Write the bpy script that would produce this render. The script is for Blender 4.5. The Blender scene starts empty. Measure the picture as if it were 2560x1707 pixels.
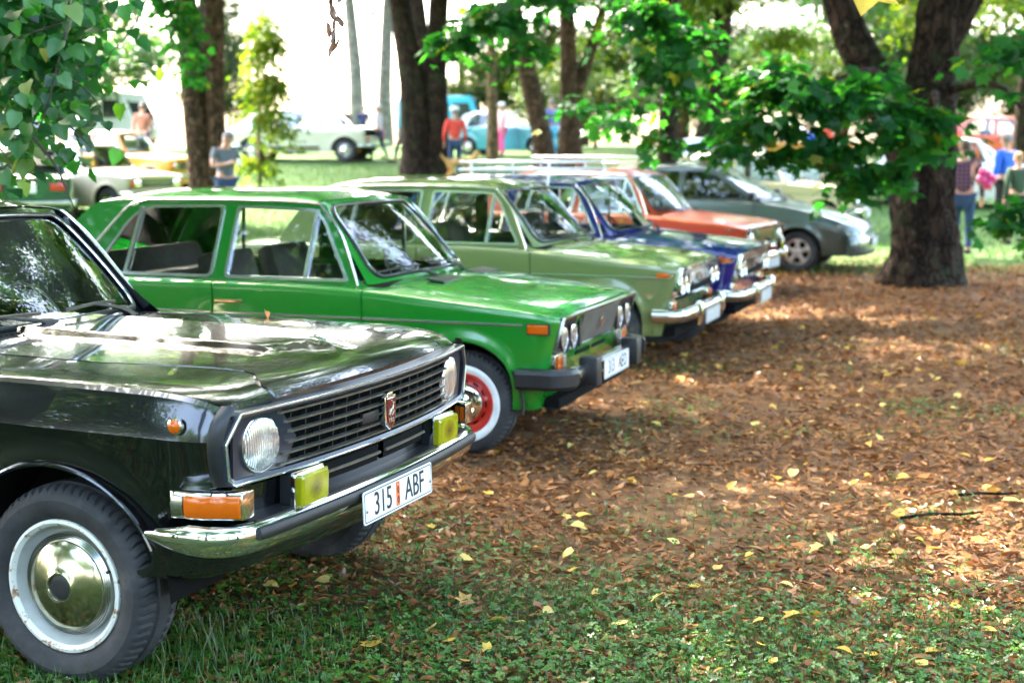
import bpy, bmesh, math, random
import numpy as np
from mathutils import Vector, Matrix
from mathutils.geometry import tessellate_polygon

R = math.radians
random.seed(7)
rng = np.random.default_rng(11)
SC = bpy.context.scene
COL = SC.collection

# ---------------------------------------------------------------- camera, sky, sun, exposure
cam_d = bpy.data.cameras.new('camera')
cam_d.lens = 50.0
cam_d.sensor_width = 36.0
cam_d.clip_start = 0.05
cam_d.clip_end = 2000
cam_d.dof.use_dof = True
cam_d.dof.focus_distance = 4.95
cam_d.dof.aperture_fstop = 2.6
cam = bpy.data.objects.new('camera', cam_d)
COL.objects.link(cam)
cam.location = (0, 0, 1.70)
cam.rotation_euler = (R(90 - 7.744), 0, 0)
SC.camera = cam

SUN_AZ = R(-38)      # from +Y towards -X (behind and to the left)
SUN_EL = R(50)
world = bpy.data.worlds.new('World')
SC.world = world
world.use_nodes = True
wn = world.node_tree
wn.nodes.clear()
w_out = wn.nodes.new('ShaderNodeOutputWorld')
w_bg = wn.nodes.new('ShaderNodeBackground')
w_sky = wn.nodes.new('ShaderNodeTexSky')
w_sky.sky_type = 'NISHITA'
w_sky.sun_disc = False
w_sky.sun_elevation = SUN_EL
w_sky.sun_rotation = SUN_AZ
w_sky.air_density = 1.0
w_sky.dust_density = 5.0
w_sky.ozone_density = 0.4
w_bg.inputs['Strength'].default_value = 0.15
wn.links.new(w_sky.outputs[0], w_bg.inputs[0])
wn.links.new(w_bg.outputs[0], w_out.inputs[0])

sun_d = bpy.data.lights.new('sun', 'SUN')
sun_d.energy = 2.2
sun_d.angle = R(0.53)
sun_d.color = (1.0, 0.94, 0.82)
sun = bpy.data.objects.new('sun', sun_d)
COL.objects.link(sun)
to_sun = Vector((math.sin(SUN_AZ) * math.cos(SUN_EL), math.cos(SUN_AZ) * math.cos(SUN_EL), math.sin(SUN_EL)))
sun.rotation_euler = (-to_sun).to_track_quat('-Z', 'Y').to_euler()
sun.location = to_sun * 60

SC.view_settings.view_transform = 'Standard'
SC.view_settings.look = 'None'
SC.view_settings.exposure = 4.5
SC.view_settings.gamma = 1.0
SC.view_settings.use_curve_mapping = False
SC.cycles.use_denoising = True
SC.cycles.max_bounces = 10
SC.cycles.transparent_max_bounces = 24
SC.cycles.transmission_bounces = 6
SC.cycles.diffuse_bounces = 4
SC.cycles.glossy_bounces = 4
SC.cycles.caustics_reflective = False
SC.cycles.caustics_refractive = False
SC.cycles.sample_clamp_indirect = 6.0

# ---------------------------------------------------------------- materials
def new_mat(name):
    m = bpy.data.materials.new(name)
    m.use_nodes = True
    nt = m.node_tree
    return m, nt, nt.nodes['Principled BSDF']

def N(nt, typ, **kw):
    n = nt.nodes.new(typ)
    for k, v in kw.items():
        setattr(n, k, v)
    return n

def noise(nt, scale, detail=4, rough=0.55, coord='Object', vec=None):
    tc = N(nt, 'ShaderNodeTexCoord')
    n = N(nt, 'ShaderNodeTexNoise')
    n.inputs['Scale'].default_value = scale
    n.inputs['Detail'].default_value = detail
    n.inputs['Roughness'].default_value = rough
    if vec is not None:
        mp = N(nt, 'ShaderNodeMapping')
        mp.inputs['Scale'].default_value = vec
        nt.links.new(tc.outputs[coord], mp.inputs[0])
        nt.links.new(mp.outputs[0], n.inputs['Vector'])
    else:
        nt.links.new(tc.outputs[coord], n.inputs['Vector'])
    return n.outputs['Fac']

def ramp(nt, fac, stops, interp='LINEAR'):
    r = N(nt, 'ShaderNodeValToRGB')
    r.color_ramp.interpolation = interp
    el = r.color_ramp.elements
    while len(el) < len(stops):
        el.new(0.5)
    for e, (p, c) in zip(el, stops):
        e.position = p
        e.color = (*c, 1) if len(c) == 3 else c
    nt.links.new(fac, r.inputs[0])
    return r.outputs[0]

def bump(nt, bsdf, fac, strength, dist=0.01):
    b = N(nt, 'ShaderNodeBump')
    b.inputs['Strength'].default_value = strength
    b.inputs['Distance'].default_value = dist
    nt.links.new(fac, b.inputs['Height'])
    nt.links.new(b.outputs[0], bsdf.inputs['Normal'])

def simple(name, col, rough=0.5, metal=0.0, var=0.0, scale=8, coat=0.0, spec=0.5, bmp=0.0):
    m, nt, b = new_mat(name)
    b.inputs['Base Color'].default_value = (*col, 1)
    b.inputs['Roughness'].default_value = rough
    b.inputs['Metallic'].default_value = metal
    b.inputs['Coat Weight'].default_value = coat
    b.inputs['Coat Roughness'].default_value = 0.03
    b.inputs['Specular IOR Level'].default_value = spec
    if var > 0:
        f = noise(nt, scale)
        c0 = tuple(max(0, c * (1 - var)) for c in col)
        c1 = tuple(min(1, c * (1 + var)) for c in col)
        nt.links.new(ramp(nt, f, [(0.3, c0), (0.7, c1)]), b.inputs['Base Color'])
    if bmp > 0:
        bump(nt, b, noise(nt, scale * 4), bmp)
    return m

def paint(name, col, rough=0.22, metal=0.0, dust=0.25, coat=1.0):
    """car paint: coloured base under a clear coat, with a thin uneven film of dust"""
    m, nt, b = new_mat(name)
    f = noise(nt, 3.0, 6, 0.65)
    dusty = tuple(c * (1 - 0.05 * dust) + 0.05 * dust * d for c, d in zip(col, (0.20, 0.21, 0.18)))
    nt.links.new(ramp(nt, f, [(0.35, col), (0.75, dusty)]), b.inputs['Base Color'])
    b.inputs['Metallic'].default_value = metal
    b.inputs['Roughness'].default_value = rough
    b.inputs['Coat Weight'].default_value = coat
    f2 = noise(nt, 5.0, 8, 0.7)
    rr = ramp(nt, f2, [(0.3, (0.02,) * 3), (0.8, (0.02 + 0.10 * dust,) * 3)])
    nt.links.new(rr, b.inputs['Coat Roughness'])
    bp = N(nt, 'ShaderNodeBump')
    bp.inputs['Strength'].default_value = 0.03
    bp.inputs['Distance'].default_value = 0.004
    nt.links.new(noise(nt, 7.0, 2, 0.4), bp.inputs['Height'])
    nt.links.new(bp.outputs[0], b.inputs['Coat Normal'])
    return m

def glass(name, tint=(0.93, 0.96, 0.93), refl=1.0, ribs=0):
    m = bpy.data.materials.new(name)
    m.use_nodes = True
    nt = m.node_tree
    nt.nodes.clear()
    o = N(nt, 'ShaderNodeOutputMaterial')
    mix = N(nt, 'ShaderNodeMixShader')
    tr = N(nt, 'ShaderNodeBsdfTransparent')
    tr.inputs[0].default_value = (*tint, 1)
    gl = N(nt, 'ShaderNodeBsdfGlossy')
    gl.inputs['Roughness'].default_value = 0.0
    gl.inputs['Color'].default_value = (0.95, 0.97, 1.0, 1)
    fr = N(nt, 'ShaderNodeFresnel')
    fr.inputs[0].default_value = 1.5
    mm = N(nt, 'ShaderNodeMath', operation='MULTIPLY_ADD')
    mm.inputs[1].default_value = refl * 1.25
    mm.inputs[2].default_value = 0.02
    nt.links.new(fr.outputs[0], mm.inputs[0])
    nt.links.new(mm.outputs[0], mix.inputs[0])
    nt.links.new(tr.outputs[0], mix.inputs[1])
    nt.links.new(gl.outputs[0], mix.inputs[2])
    nt.links.new(mix.outputs[0], o.inputs[0])
    if ribs:
        tc = N(nt, 'ShaderNodeTexCoord')
        w = N(nt, 'ShaderNodeTexWave', wave_type='BANDS', bands_direction='Y')
        w.inputs['Scale'].default_value = ribs / 6.28
        nt.links.new(tc.outputs['Object'], w.inputs['Vector'])
        bp = N(nt, 'ShaderNodeBump')
        bp.inputs['Strength'].default_value = 0.5
        bp.inputs['Distance'].default_value = 0.002
        nt.links.new(w.outputs['Fac'], bp.inputs['Height'])
        nt.links.new(bp.outputs[0], gl.inputs['Normal'])
    return m

def lens(name, col, rough=0.08, trans=0.55, ribs=90.0, depth=0.25):
    """coloured or clear moulded lamp lens with fine vertical ribs"""
    m, nt, b = new_mat(name)
    b.inputs['Base Color'].default_value = (*col, 1)
    b.inputs['Roughness'].default_value = rough
    b.inputs['Transmission Weight'].default_value = trans
    b.inputs['IOR'].default_value = 1.45
    b.inputs['Coat Weight'].default_value = 0.6
    tc = N(nt, 'ShaderNodeTexCoord')
    w = N(nt, 'ShaderNodeTexWave', wave_type='BANDS', bands_direction='Y')
    w.inputs['Scale'].default_value = ribs / 6.28
    w.inputs['Distortion'].default_value = 0.4
    nt.links.new(tc.outputs['Object'], w.inputs['Vector'])
    bump(nt, b, w.outputs['Fac'], depth, 0.003)
    return m

def leaf_mat(name, stops, trans_gain=(1.6, 1.9, 0.8), trans=0.45, attr=True, gloss=0.08):
    """thin leaf: diffuse front, light coming through from behind, slight sheen; each leaf its own tone"""
    m = bpy.data.materials.new(name)
    m.use_nodes = True
    nt = m.node_tree
    nt.nodes.clear()
    o = N(nt, 'ShaderNodeOutputMaterial')
    if attr:
        a = N(nt, 'ShaderNodeAttribute', attribute_name='tone')
        fac = a.outputs['Fac']
    else:
        a = N(nt, 'ShaderNodeObjectInfo')
        fac = a.outputs['Random']
    c = ramp(nt, fac, stops)
    d = N(nt, 'ShaderNodeBsdfDiffuse')
    nt.links.new(c, d.inputs[0])
    t = N(nt, 'ShaderNodeBsdfTranslucent')
    g = N(nt, 'ShaderNodeMix', data_type='RGBA', blend_type='MULTIPLY')
    g.inputs['Factor'].default_value = 1.0
    g.clamp_result = False
    nt.links.new(c, g.inputs[6])
    g.inputs[7].default_value = (*trans_gain, 1)
    nt.links.new(g.outputs[2], t.inputs[0])
    m1 = N(nt, 'ShaderNodeMixShader')
    m1.inputs[0].default_value = trans
    nt.links.new(d.outputs[0], m1.inputs[1])
    nt.links.new(t.outputs[0], m1.inputs[2])
    gl = N(nt, 'ShaderNodeBsdfGlossy')
    gl.inputs['Roughness'].default_value = 0.35
    m2 = N(nt, 'ShaderNodeMixShader')
    m2.inputs[0].default_value = gloss
    nt.links.new(m1.outputs[0], m2.inputs[1])
    nt.links.new(gl.outputs[0], m2.inputs[2])
    nt.links.new(m2.outputs[0], o.inputs[0])
    return m

def bark_mat(name, c0, c1, moss=0.25):
    m, nt, b = new_mat(name)
    f = noise(nt, 7, 9, 0.72, vec=(1, 1, 0.30))
    v = N(nt, 'ShaderNodeTexVoronoi', feature='DISTANCE_TO_EDGE')
    v.inputs['Scale'].default_value = 9.0
    tc = N(nt, 'ShaderNodeTexCoord')
    mp = N(nt, 'ShaderNodeMapping')
    mp.inputs['Scale'].default_value = (1, 1, 0.30)
    nz = N(nt, 'ShaderNodeTexNoise')
    nz.inputs['Scale'].default_value = 5
    wob = N(nt, 'ShaderNodeVectorMath', operation='MULTIPLY_ADD')
    wob.inputs[1].default_value = (0.25, 0.25, 0.25)
    nt.links.new(tc.outputs['Object'], nz.inputs['Vector'])
    nt.links.new(nz.outputs['Color'], wob.inputs[0])
    nt.links.new(tc.outputs['Object'], wob.inputs[2])
    nt.links.new(wob.outputs[0], mp.inputs[0])
    nt.links.new(mp.outputs[0], v.inputs['Vector'])
    crack = ramp(nt, v.outputs['Distance'], [(0.0, (0.25,) * 3), (0.16, (1,) * 3)])
    base = ramp(nt, f, [(0.30, c0), (0.52, tuple((x + y) / 2 for x, y in zip(c0, c1))), (0.72, c1)])
    mu = N(nt, 'ShaderNodeMix', data_type='RGBA', blend_type='MULTIPLY')
    mu.inputs['Factor'].default_value = 1.0
    nt.links.new(base, mu.inputs[6])
    nt.links.new(crack, mu.inputs[7])
    def patch(prev, sc, lo, hi, amt, col):
        k = ramp(nt, noise(nt, sc, 6, 0.65), [(lo, (0, 0, 0)), (hi, (amt,) * 3)])
        mx = N(nt, 'ShaderNodeMix', data_type='RGBA')
        nt.links.new(k, mx.inputs['Factor'])
        nt.links.new(prev, mx.inputs[6])
        mx.inputs[7].default_value = (*col, 1)
        return mx.outputs[2]
    c = patch(mu.outputs[2], 2.3, 0.52, 0.64, moss * 2.2, (0.022, 0.036, 0.012))
    c = patch(c, 5.1, 0.58, 0.66, 0.45, tuple(min(1, q * 1.7) for q in c1))
    c = patch(c, 11.0, 0.64, 0.70, 0.5, (0.20, 0.19, 0.16))
    nt.links.new(c, b.inputs['Base Color'])
    b.inputs['Roughness'].default_value = 0.95
    b.inputs['Specular IOR Level'].default_value = 0.12
    ad = N(nt, 'ShaderNodeMath', operation='MULTIPLY_ADD')
    nt.links.new(crack, ad.inputs[0])
    ad.inputs[1].default_value = 0.8
    nt.links.new(f, ad.inputs[2])
    bump(nt, b, ad.outputs[0], 1.0, 0.06)
    return m

M = {}
M['chrome'] = simple('chrome', (0.78, 0.78, 0.76), 0.07, 1.0, var=0.06, scale=5)
M['dull_chrome'] = simple('dull_chrome', (0.52, 0.53, 0.52), 0.22, 1.0, var=0.1)
M['trim'] = simple('bright_trim', (0.74, 0.76, 0.77), 0.16, 0.9)
M['black_plastic'] = simple('black_plastic', (0.012, 0.013, 0.015), 0.42, var=0.3, bmp=0.05)
M['rubber'] = simple('rubber', (0.010, 0.010, 0.011), 0.55, var=0.3)
M['dark'] = simple('dark_void', (0.006, 0.006, 0.006), 0.9, spec=0.1)
M['cabin'] = simple('cabin_trim', (0.022, 0.020, 0.019), 0.7, var=0.3, scale=20)
M['seat'] = simple('seat_cloth', (0.045, 0.038, 0.032), 0.85, var=0.25, scale=30)
M['bezel'] = simple('bezel', (0.020, 0.024, 0.036), 0.30, var=0.2)
M['slat'] = simple('grille_slat', (0.20, 0.195, 0.165), 0.35, 0.7, var=0.3, scale=12)
M['grille_mesh'] = simple('grille_mesh', (0.22, 0.20, 0.18), 0.4, 0.6, var=0.2)
M['reflector'] = simple('reflector', (0.85, 0.85, 0.83), 0.12, 1.0)
M['glass'] = glass('window_glass')
M['glass_dark'] = glass('darkened_glass', (0.30, 0.34, 0.33), 1.1)  # hatchback glass, darkened to stand in for its shaded interior
M['lens_clear'] = lens('lens_clear', (0.80, 0.82, 0.78), 0.06, 0.80, 230, 0.6)
M['amber'] = lens('lens_amber', (0.62, 0.115, 0.004), 0.12, 0.15, 110)
def fog_lens():
    m, nt, b = new_mat('lens_yellow')
    tc = N(nt, 'ShaderNodeTexCoord')
    ln = N(nt, 'ShaderNodeVectorMath', operation='LENGTH')
    mp = N(nt, 'ShaderNodeMapping')
    mp.inputs['Scale'].default_value = (0, 1.0, 1.15)
    nt.links.new(tc.outputs['Object'], mp.inputs[0])
    nt.links.new(mp.outputs[0], ln.inputs[0])
    ad = N(nt, 'ShaderNodeMath', operation='MULTIPLY_ADD')
    nt.links.new(noise(nt, 60, 4, 0.7), ad.inputs[0])
    ad.inputs[1].default_value = 0.03
    nt.links.new(ln.outputs['Value'], ad.inputs[2])
    nt.links.new(ramp(nt, ad.outputs[0], [(0.018, (0.10, 0.075, 0.003)), (0.040, (0.26, 0.22, 0.004)), (0.066, (0.46, 0.43, 0.006)), (0.11, (0.34, 0.34, 0.006))]), b.inputs['Base Color'])  # bulb's dark reflection and bright edge painted into the lens colour
    b.inputs['Roughness'].default_value = 0.12
    b.inputs['Transmission Weight'].default_value = 0.15
    b.inputs['Coat Weight'].default_value = 0.8
    w = N(nt, 'ShaderNodeTexWave', wave_type='BANDS', bands_direction='Y')
    w.inputs['Scale'].default_value = 45
    nt.links.new(tc.outputs['Object'], w.inputs['Vector'])
    bump(nt, b, w.outputs['Fac'], 0.6, 0.003)
    return m
M['yellow_lens'] = fog_lens()
M['red_lens'] = lens('lens_red', (0.55, 0.05, 0.02), 0.15, 0.2, 60)
M['plate'] = simple('plate_white', (0.78, 0.80, 0.80), 0.35, var=0.05, scale=14)
M['plate_dim'] = simple('plate_grey', (0.42, 0.43, 0.42), 0.5, var=0.2, scale=40)  # darker mottled grey for the plates without lettering
M['ink'] = simple('plate_black', (0.010, 0.010, 0.010), 0.5)
M['sticker'] = simple('sticker_orange', (0.75, 0.16, 0.04), 0.5, var=0.15)
M['alloy'] = simple('alloy', (0.55, 0.55, 0.53), 0.3, 0.8)
m, nt, b = new_mat('reflector_fluted')
b.inputs['Base Color'].default_value = (0.86, 0.86, 0.82, 1)
b.inputs['Metallic'].default_value = 1.0
b.inputs['Roughness'].default_value = 0.30
tc = N(nt, 'ShaderNodeTexCoord')
w_ = N(nt, 'ShaderNodeTexWave', wave_type='BANDS', bands_direction='Y')
w_.inputs['Scale'].default_value = 26
w_.inputs['Distortion'].default_value = 1.5
w_.inputs['Detail Scale'].default_value = 0.6
nt.links.new(tc.outputs['Object'], w_.inputs['Vector'])
bump(nt, b, w_.outputs['Fac'], 0.5, 0.012)
M['reflector_fluted'] = m
M['champagne'] = simple('champagne_metal', (0.60, 0.56, 0.40), 0.16, 1.0, var=0.10, scale=6)
M['white_paint'] = simple('white_wall', (0.72, 0.75, 0.75), 0.6, var=0.12, scale=16)
M['red_rim'] = simple('red_rim', (0.52, 0.014, 0.006), 0.35, coat=0.3, var=0.1)
M['rack_white'] = simple('rack_white', (0.75, 0.77, 0.78), 0.35, 0.2)
M['badge_red'] = simple('badge_red', (0.14, 0.01, 0.012), 0.2, coat=1.0)
M['badge_gold'] = simple('badge_gold', (0.8, 0.75, 0.6), 0.3, 0.9)

# worn tyre: black rubber with grey dust caked along the shoulder and sidewall
m, nt, b = new_mat('tyre')
f = noise(nt, 6, 8, 0.7)
nt.links.new(ramp(nt, f, [(0.35, (0.018, 0.018, 0.019)), (0.6, (0.045, 0.045, 0.047)), (0.80, (0.13, 0.12, 0.11))]), b.inputs['Base Color'])
b.inputs['Roughness'].default_value = 0.75
b.inputs['Specular IOR Level'].default_value = 0.3
bump(nt, b, noise(nt, 60, 4), 0.25, 0.003)
M['tyre'] = m
# steel rim: off-white enamel flaking to rust at its edge
m, nt, b = new_mat('rim_enamel')
f = noise(nt, 22, 8, 0.72)
nt.links.new(ramp(nt, f, [(0.0, (0.62, 0.63, 0.58)), (0.55, (0.60, 0.60, 0.54)), (0.59, (0.30, 0.17, 0.09)), (0.70, (0.10, 0.045, 0.025))]), b.inputs['Base Color'])
b.inputs['Roughness'].default_value = 0.45
M['rim_rusty'] = m
m, nt, b = new_mat('rim_cream')
f = noise(nt, 10, 6, 0.6)
nt.links.new(ramp(nt, f, [(0.3, (0.46, 0.49, 0.47)), (0.62, (0.38, 0.38, 0.34)), (0.8, (0.20, 0.15, 0.10))]), b.inputs['Base Color'])
b.inputs['Roughness'].default_value = 0.4
M['rim_inner'] = m

M['paint_black'] = paint('paint_black', (0.0018, 0.0022, 0.0035), 0.18, dust=0.12)
M['paint_green'] = paint('paint_green', (0.004, 0.185, 0.013), 0.25, dust=0.4)
M['paint_olive'] = paint('paint_olive', (0.125, 0.175, 0.062), 0.25, dust=0.3)
M['paint_blue'] = paint('paint_blue', (0.003, 0.006, 0.13), 0.2, dust=0.15)
M['paint_orange'] = paint('paint_orange', (0.40, 0.050, 0.002), 0.3, dust=0.1, coat=0.6)
M['paint_grey'] = paint('paint_grey', (0.085, 0.115, 0.105), 0.25, metal=0.35, dust=0.3)
M['paint_beige'] = paint('paint_beige', (0.55, 0.47, 0.27), 0.3)
M['paint_sky'] = paint('paint_pale_blue', (0.42, 0.50, 0.52), 0.3)
M['paint_cream'] = paint('paint_cream', (0.56, 0.50, 0.38), 0.3)
M['paint_yellow'] = paint('paint_yellow', (0.48, 0.20, 0.002), 0.3)
M['paint_white'] = paint('paint_white', (0.70, 0.70, 0.66), 0.3)
M['paint_ivory'] = paint('paint_ivory', (0.62, 0.60, 0.48), 0.3)
M['paint_red'] = paint('paint_red', (0.50, 0.06, 0.025), 0.3)
M['paint_forest'] = paint('paint_forest', (0.006, 0.055, 0.02), 0.25)
M['paint_turquoise'] = paint('paint_turquoise', (0.05, 0.36, 0.46), 0.3)

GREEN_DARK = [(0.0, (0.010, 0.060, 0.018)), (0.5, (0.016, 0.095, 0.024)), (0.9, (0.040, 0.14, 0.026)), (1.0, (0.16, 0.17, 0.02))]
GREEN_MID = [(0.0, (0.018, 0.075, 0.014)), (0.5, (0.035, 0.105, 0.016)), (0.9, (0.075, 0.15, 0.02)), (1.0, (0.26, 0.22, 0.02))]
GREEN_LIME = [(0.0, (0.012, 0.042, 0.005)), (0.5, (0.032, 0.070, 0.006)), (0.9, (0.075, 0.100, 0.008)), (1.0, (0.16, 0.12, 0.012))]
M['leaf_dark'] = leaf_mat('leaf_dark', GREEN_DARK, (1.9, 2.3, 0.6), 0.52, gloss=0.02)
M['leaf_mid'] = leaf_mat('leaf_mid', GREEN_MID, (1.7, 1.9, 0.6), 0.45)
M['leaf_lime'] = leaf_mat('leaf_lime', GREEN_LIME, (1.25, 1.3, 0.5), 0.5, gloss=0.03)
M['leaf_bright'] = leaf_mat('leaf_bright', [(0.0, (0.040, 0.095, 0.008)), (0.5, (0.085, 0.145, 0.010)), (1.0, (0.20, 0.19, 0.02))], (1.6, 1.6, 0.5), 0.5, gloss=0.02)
M['leaf_single'] = leaf_mat('leaf_single', GREEN_DARK, (1.3, 1.7, 0.6), 0.35, attr=False, gloss=0.05)
M['leaf_litter'] = leaf_mat('leaf_litter', [(0.0, (0.08, 0.035, 0.014)), (0.3, (0.18, 0.070, 0.024)), (0.6, (0.30, 0.122, 0.038)), (0.84, (0.40, 0.180, 0.056)), (1.0, (0.54, 0.34, 0.11))], (1, 1, 1), 0.15, gloss=0.04)
M['leaf_fallen'] = leaf_mat('leaf_fallen', [(0.0, (0.55, 0.30, 0.05)), (0.45, (0.66, 0.43, 0.07)), (0.75, (0.62, 0.50, 0.16)), (1.0, (0.48, 0.20, 0.05))], (1, 1, 1), 0.2, attr=False, gloss=0.05)
M['clover'] = leaf_mat('clover', [(0.0, (0.018, 0.075, 0.010)), (0.5, (0.042, 0.145, 0.016)), (0.85, (0.085, 0.20, 0.022)), (1.0, (0.15, 0.22, 0.03))], (1.2, 1.4, 0.7), 0.25, gloss=0.07)
M['grass'] = leaf_mat('grass', [(0.0, (0.018, 0.070, 0.010)), (0.6, (0.050, 0.125, 0.018)), (1.0, (0.18, 0.19, 0.05))], (1.3, 1.4, 0.7), 0.3, gloss=0.04)
M['leaf_dry'] = leaf_mat('leaf_dry', [(0.0, (0.11, 0.045, 0.022)), (1.0, (0.22, 0.10, 0.05))], (1.2, 1, 0.8), 0.25, attr=False)
M['leaf_yellow'] = leaf_mat('leaf_yellow', [(0.0, (0.75, 0.55, 0.08)), (1.0, (0.70, 0.52, 0.10))], (1, 1, 1), 0.4, attr=False)
M['bark_dark'] = bark_mat('bark_dark', (0.010, 0.0065, 0.0045), (0.062, 0.039, 0.026))
M['bark_warm'] = bark_mat('bark_warm', (0.040, 0.023, 0.013), (0.16, 0.095, 0.052), 0.15)
M['bark_pale'] = bark_mat('bark_pale', (0.16, 0.11, 0.055), (0.30, 0.21, 0.10), 0.1)
M['twig'] = simple('twig', (0.05, 0.032, 0.024), 0.8, var=0.3, scale=40)

# ---------------------------------------------------------------- mesh helpers
def tag(o, label=None, cat=None, group=None, kind=None):
    if label: o['label'] = label
    if cat: o['category'] = cat
    if group: o['group'] = group
    if kind: o['kind'] = kind
    return o

def link(name, me, parent=None, mat=None):
    o = bpy.data.objects.new(name, me)
    COL.objects.link(o)
    if parent is not None:
        o.parent = parent
    if mat is not None and me is not None and len(me.materials) == 0:
        me.materials.append(mat)
    return o

def empty(name, loc=(0, 0, 0), rz=0.0, scale=1.0):
    o = bpy.data.objects.new(name, None)
    o.empty_display_size = 0.2
    COL.objects.link(o)
    o.location = loc
    o.rotation_euler = (0, 0, rz)
    o.scale = (scale,) * 3
    return o

class MB:
    """collects shapes into one mesh"""
    def __init__(s):
        s.v = []; s.f = []
    def add(s, vs, fs):
        n = len(s.v)
        s.v += [tuple(p) for p in vs]
        s.f += [tuple(i + n for i in f) for f in fs]
        return s
    def grid(s, rows, close_u=False, close_v=False, flip=False):
        """rows: list of equally long point lists"""
        a, b = len(rows), len(rows[0])
        vs = [p for r in rows for p in r]
        fs = []
        for i in range(a if close_v else a - 1):
            for j in range(b if close_u else b - 1):
                i2, j2 = (i + 1) % a, (j + 1) % b
                q = (i * b + j, i * b + j2, i2 * b + j2, i2 * b + j)
                fs.append(q[::-1] if flip else q)
        return s.add(vs, fs)
    def box(s, c, d, rot=None):
        x, y, z = (k / 2 for k in d)
        vs = [Vector(p) for p in ((-x, -y, -z), (x, -y, -z), (x, y, -z), (-x, y, -z), (-x, -y, z), (x, -y, z), (x, y, z), (-x, y, z))]
        if rot is not None:
            vs = [rot @ p for p in vs]
        return s.add([p + Vector(c) for p in vs], [(3, 2, 1, 0), (4, 5, 6, 7), (0, 1, 5, 4), (1, 2, 6, 5), (2, 3, 7, 6), (3, 0, 4, 7)])
    def tube(s, pts, rad, n=8, closed=False, cap=True):
        pts = [Vector(p) for p in pts]
        rad = [rad] * len(pts) if isinstance(rad, (int, float)) else rad
        rows = []
        prev = None
        L = len(pts)
        for i, p in enumerate(pts):
            if closed:
                t = (pts[(i + 1) % L] - pts[i - 1])
            else:
                t = (pts[min(i + 1, L - 1)] - pts[max(i - 1, 0)])
            t.normalize()
            if prev is None:
                a = Vector((0, 0, 1)) if abs(t.z) < 0.9 else Vector((1, 0, 0))
                nrm = (a - t * a.dot(t)).normalized()
            else:
                nrm = (prev - t * prev.dot(t)).normalized()
            prev = nrm
            bi = t.cross(nrm)
            rows.append([p + (nrm * math.cos(2 * math.pi * k / n) + bi * math.sin(2 * math.pi * k / n)) * rad[i] for k in range(n)])
        base = len(s.v)
        s.grid(rows, close_u=True, close_v=closed)
        if cap and not closed:
            s.f.append(tuple(range(base + n - 1, base - 1, -1)))
            e = base + (L - 1) * n
            s.f.append(tuple(range(e, e + n)))
        return s
    def lathe(s, prof, n=48, c=(0, 0, 0), axis='y', ang=None):
        """prof: (radius, offset along the axis)"""
        rows = []
        for k in range(n):
            a = 2 * math.pi * k / n
            ca, sa = math.cos(a), math.sin(a)
            if axis == 'y':
                rows.append([(c[0] + r * ca, c[1] + h, c[2] + r * sa) for r, h in prof])
            elif axis == 'x':
                rows.append([(c[0] + h, c[1] + r * ca, c[2] + r * sa) for r, h in prof])
            else:
                rows.append([(c[0] + r * ca, c[1] + r * sa, c[2] + h) for r, h in prof])
        return s.grid(rows, close_v=True)
    def prism(s, poly, fn, t0, t1):
        """polygon in 2D mapped by fn(a, b, t); extruded between t0 and t1"""
        n = len(poly)
        vs = [fn(a, b, t0) for a, b in poly] + [fn(a, b, t1) for a, b in poly]
        fs = [tuple(range(n))[::-1], tuple(range(n, 2 * n))]
        fs += [(i, (i + 1) % n, n + (i + 1) % n, n + i) for i in range(n)]
        return s.add(vs, fs)
    def sweep(s, path, prof, cap=True):
        """path in plan (x, y, z), prof (outward offset, height); outward = right-hand side of travel"""
        rows = []
        L = len(path)
        for i in range(L):
            a, b = Vector(path[max(i - 1, 0)]), Vector(path[min(i + 1, L - 1)])
            t = (b - a); t.z = 0; t.normalize()
            o = Vector((t.y, -t.x, 0))
            rows.append([Vector(path[i]) + o * p[0] + Vector((0, 0, p[1])) for p in prof])
        base = len(s.v)
        s.grid(rows, close_u=True)
        n = len(prof)
        if cap:
            s.f.append(tuple(range(base, base + n)))
            s.f.append(tuple(range(base + (L - 1) * n, base + L * n))[::-1])
        return s
    def mesh(s, name, sharp=35, bevel=0.0, recalc=True):
        me = bpy.data.meshes.new(name)
        me.from_pydata(s.v, [], s.f)
        bm = bmesh.new()
        bm.from_mesh(me)
        if recalc:
            bmesh.ops.remove_doubles(bm, verts=bm.verts, dist=1e-5)
            bmesh.ops.recalc_face_normals(bm, faces=bm.faces)
        if bevel > 0:
            ed = [e for e in bm.edges if len(e.link_faces) == 2 and e.calc_face_angle(0) > 0.6]
            bmesh.ops.bevel(bm, geom=ed, offset=bevel, segments=2, profile=0.6, affect='EDGES', clamp_overlap=True)
        bm.to_mesh(me)
        bm.free()
        me.polygons.foreach_set('use_smooth', [True] * len(me.polygons))
        me.set_sharp_from_angle(angle=R(sharp))
        return me
    def build(s, name, mat, parent=None, sharp=35, bevel=0.0, recalc=True):
        return link(name, s.mesh(name, sharp, bevel, recalc), parent, mat)

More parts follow.
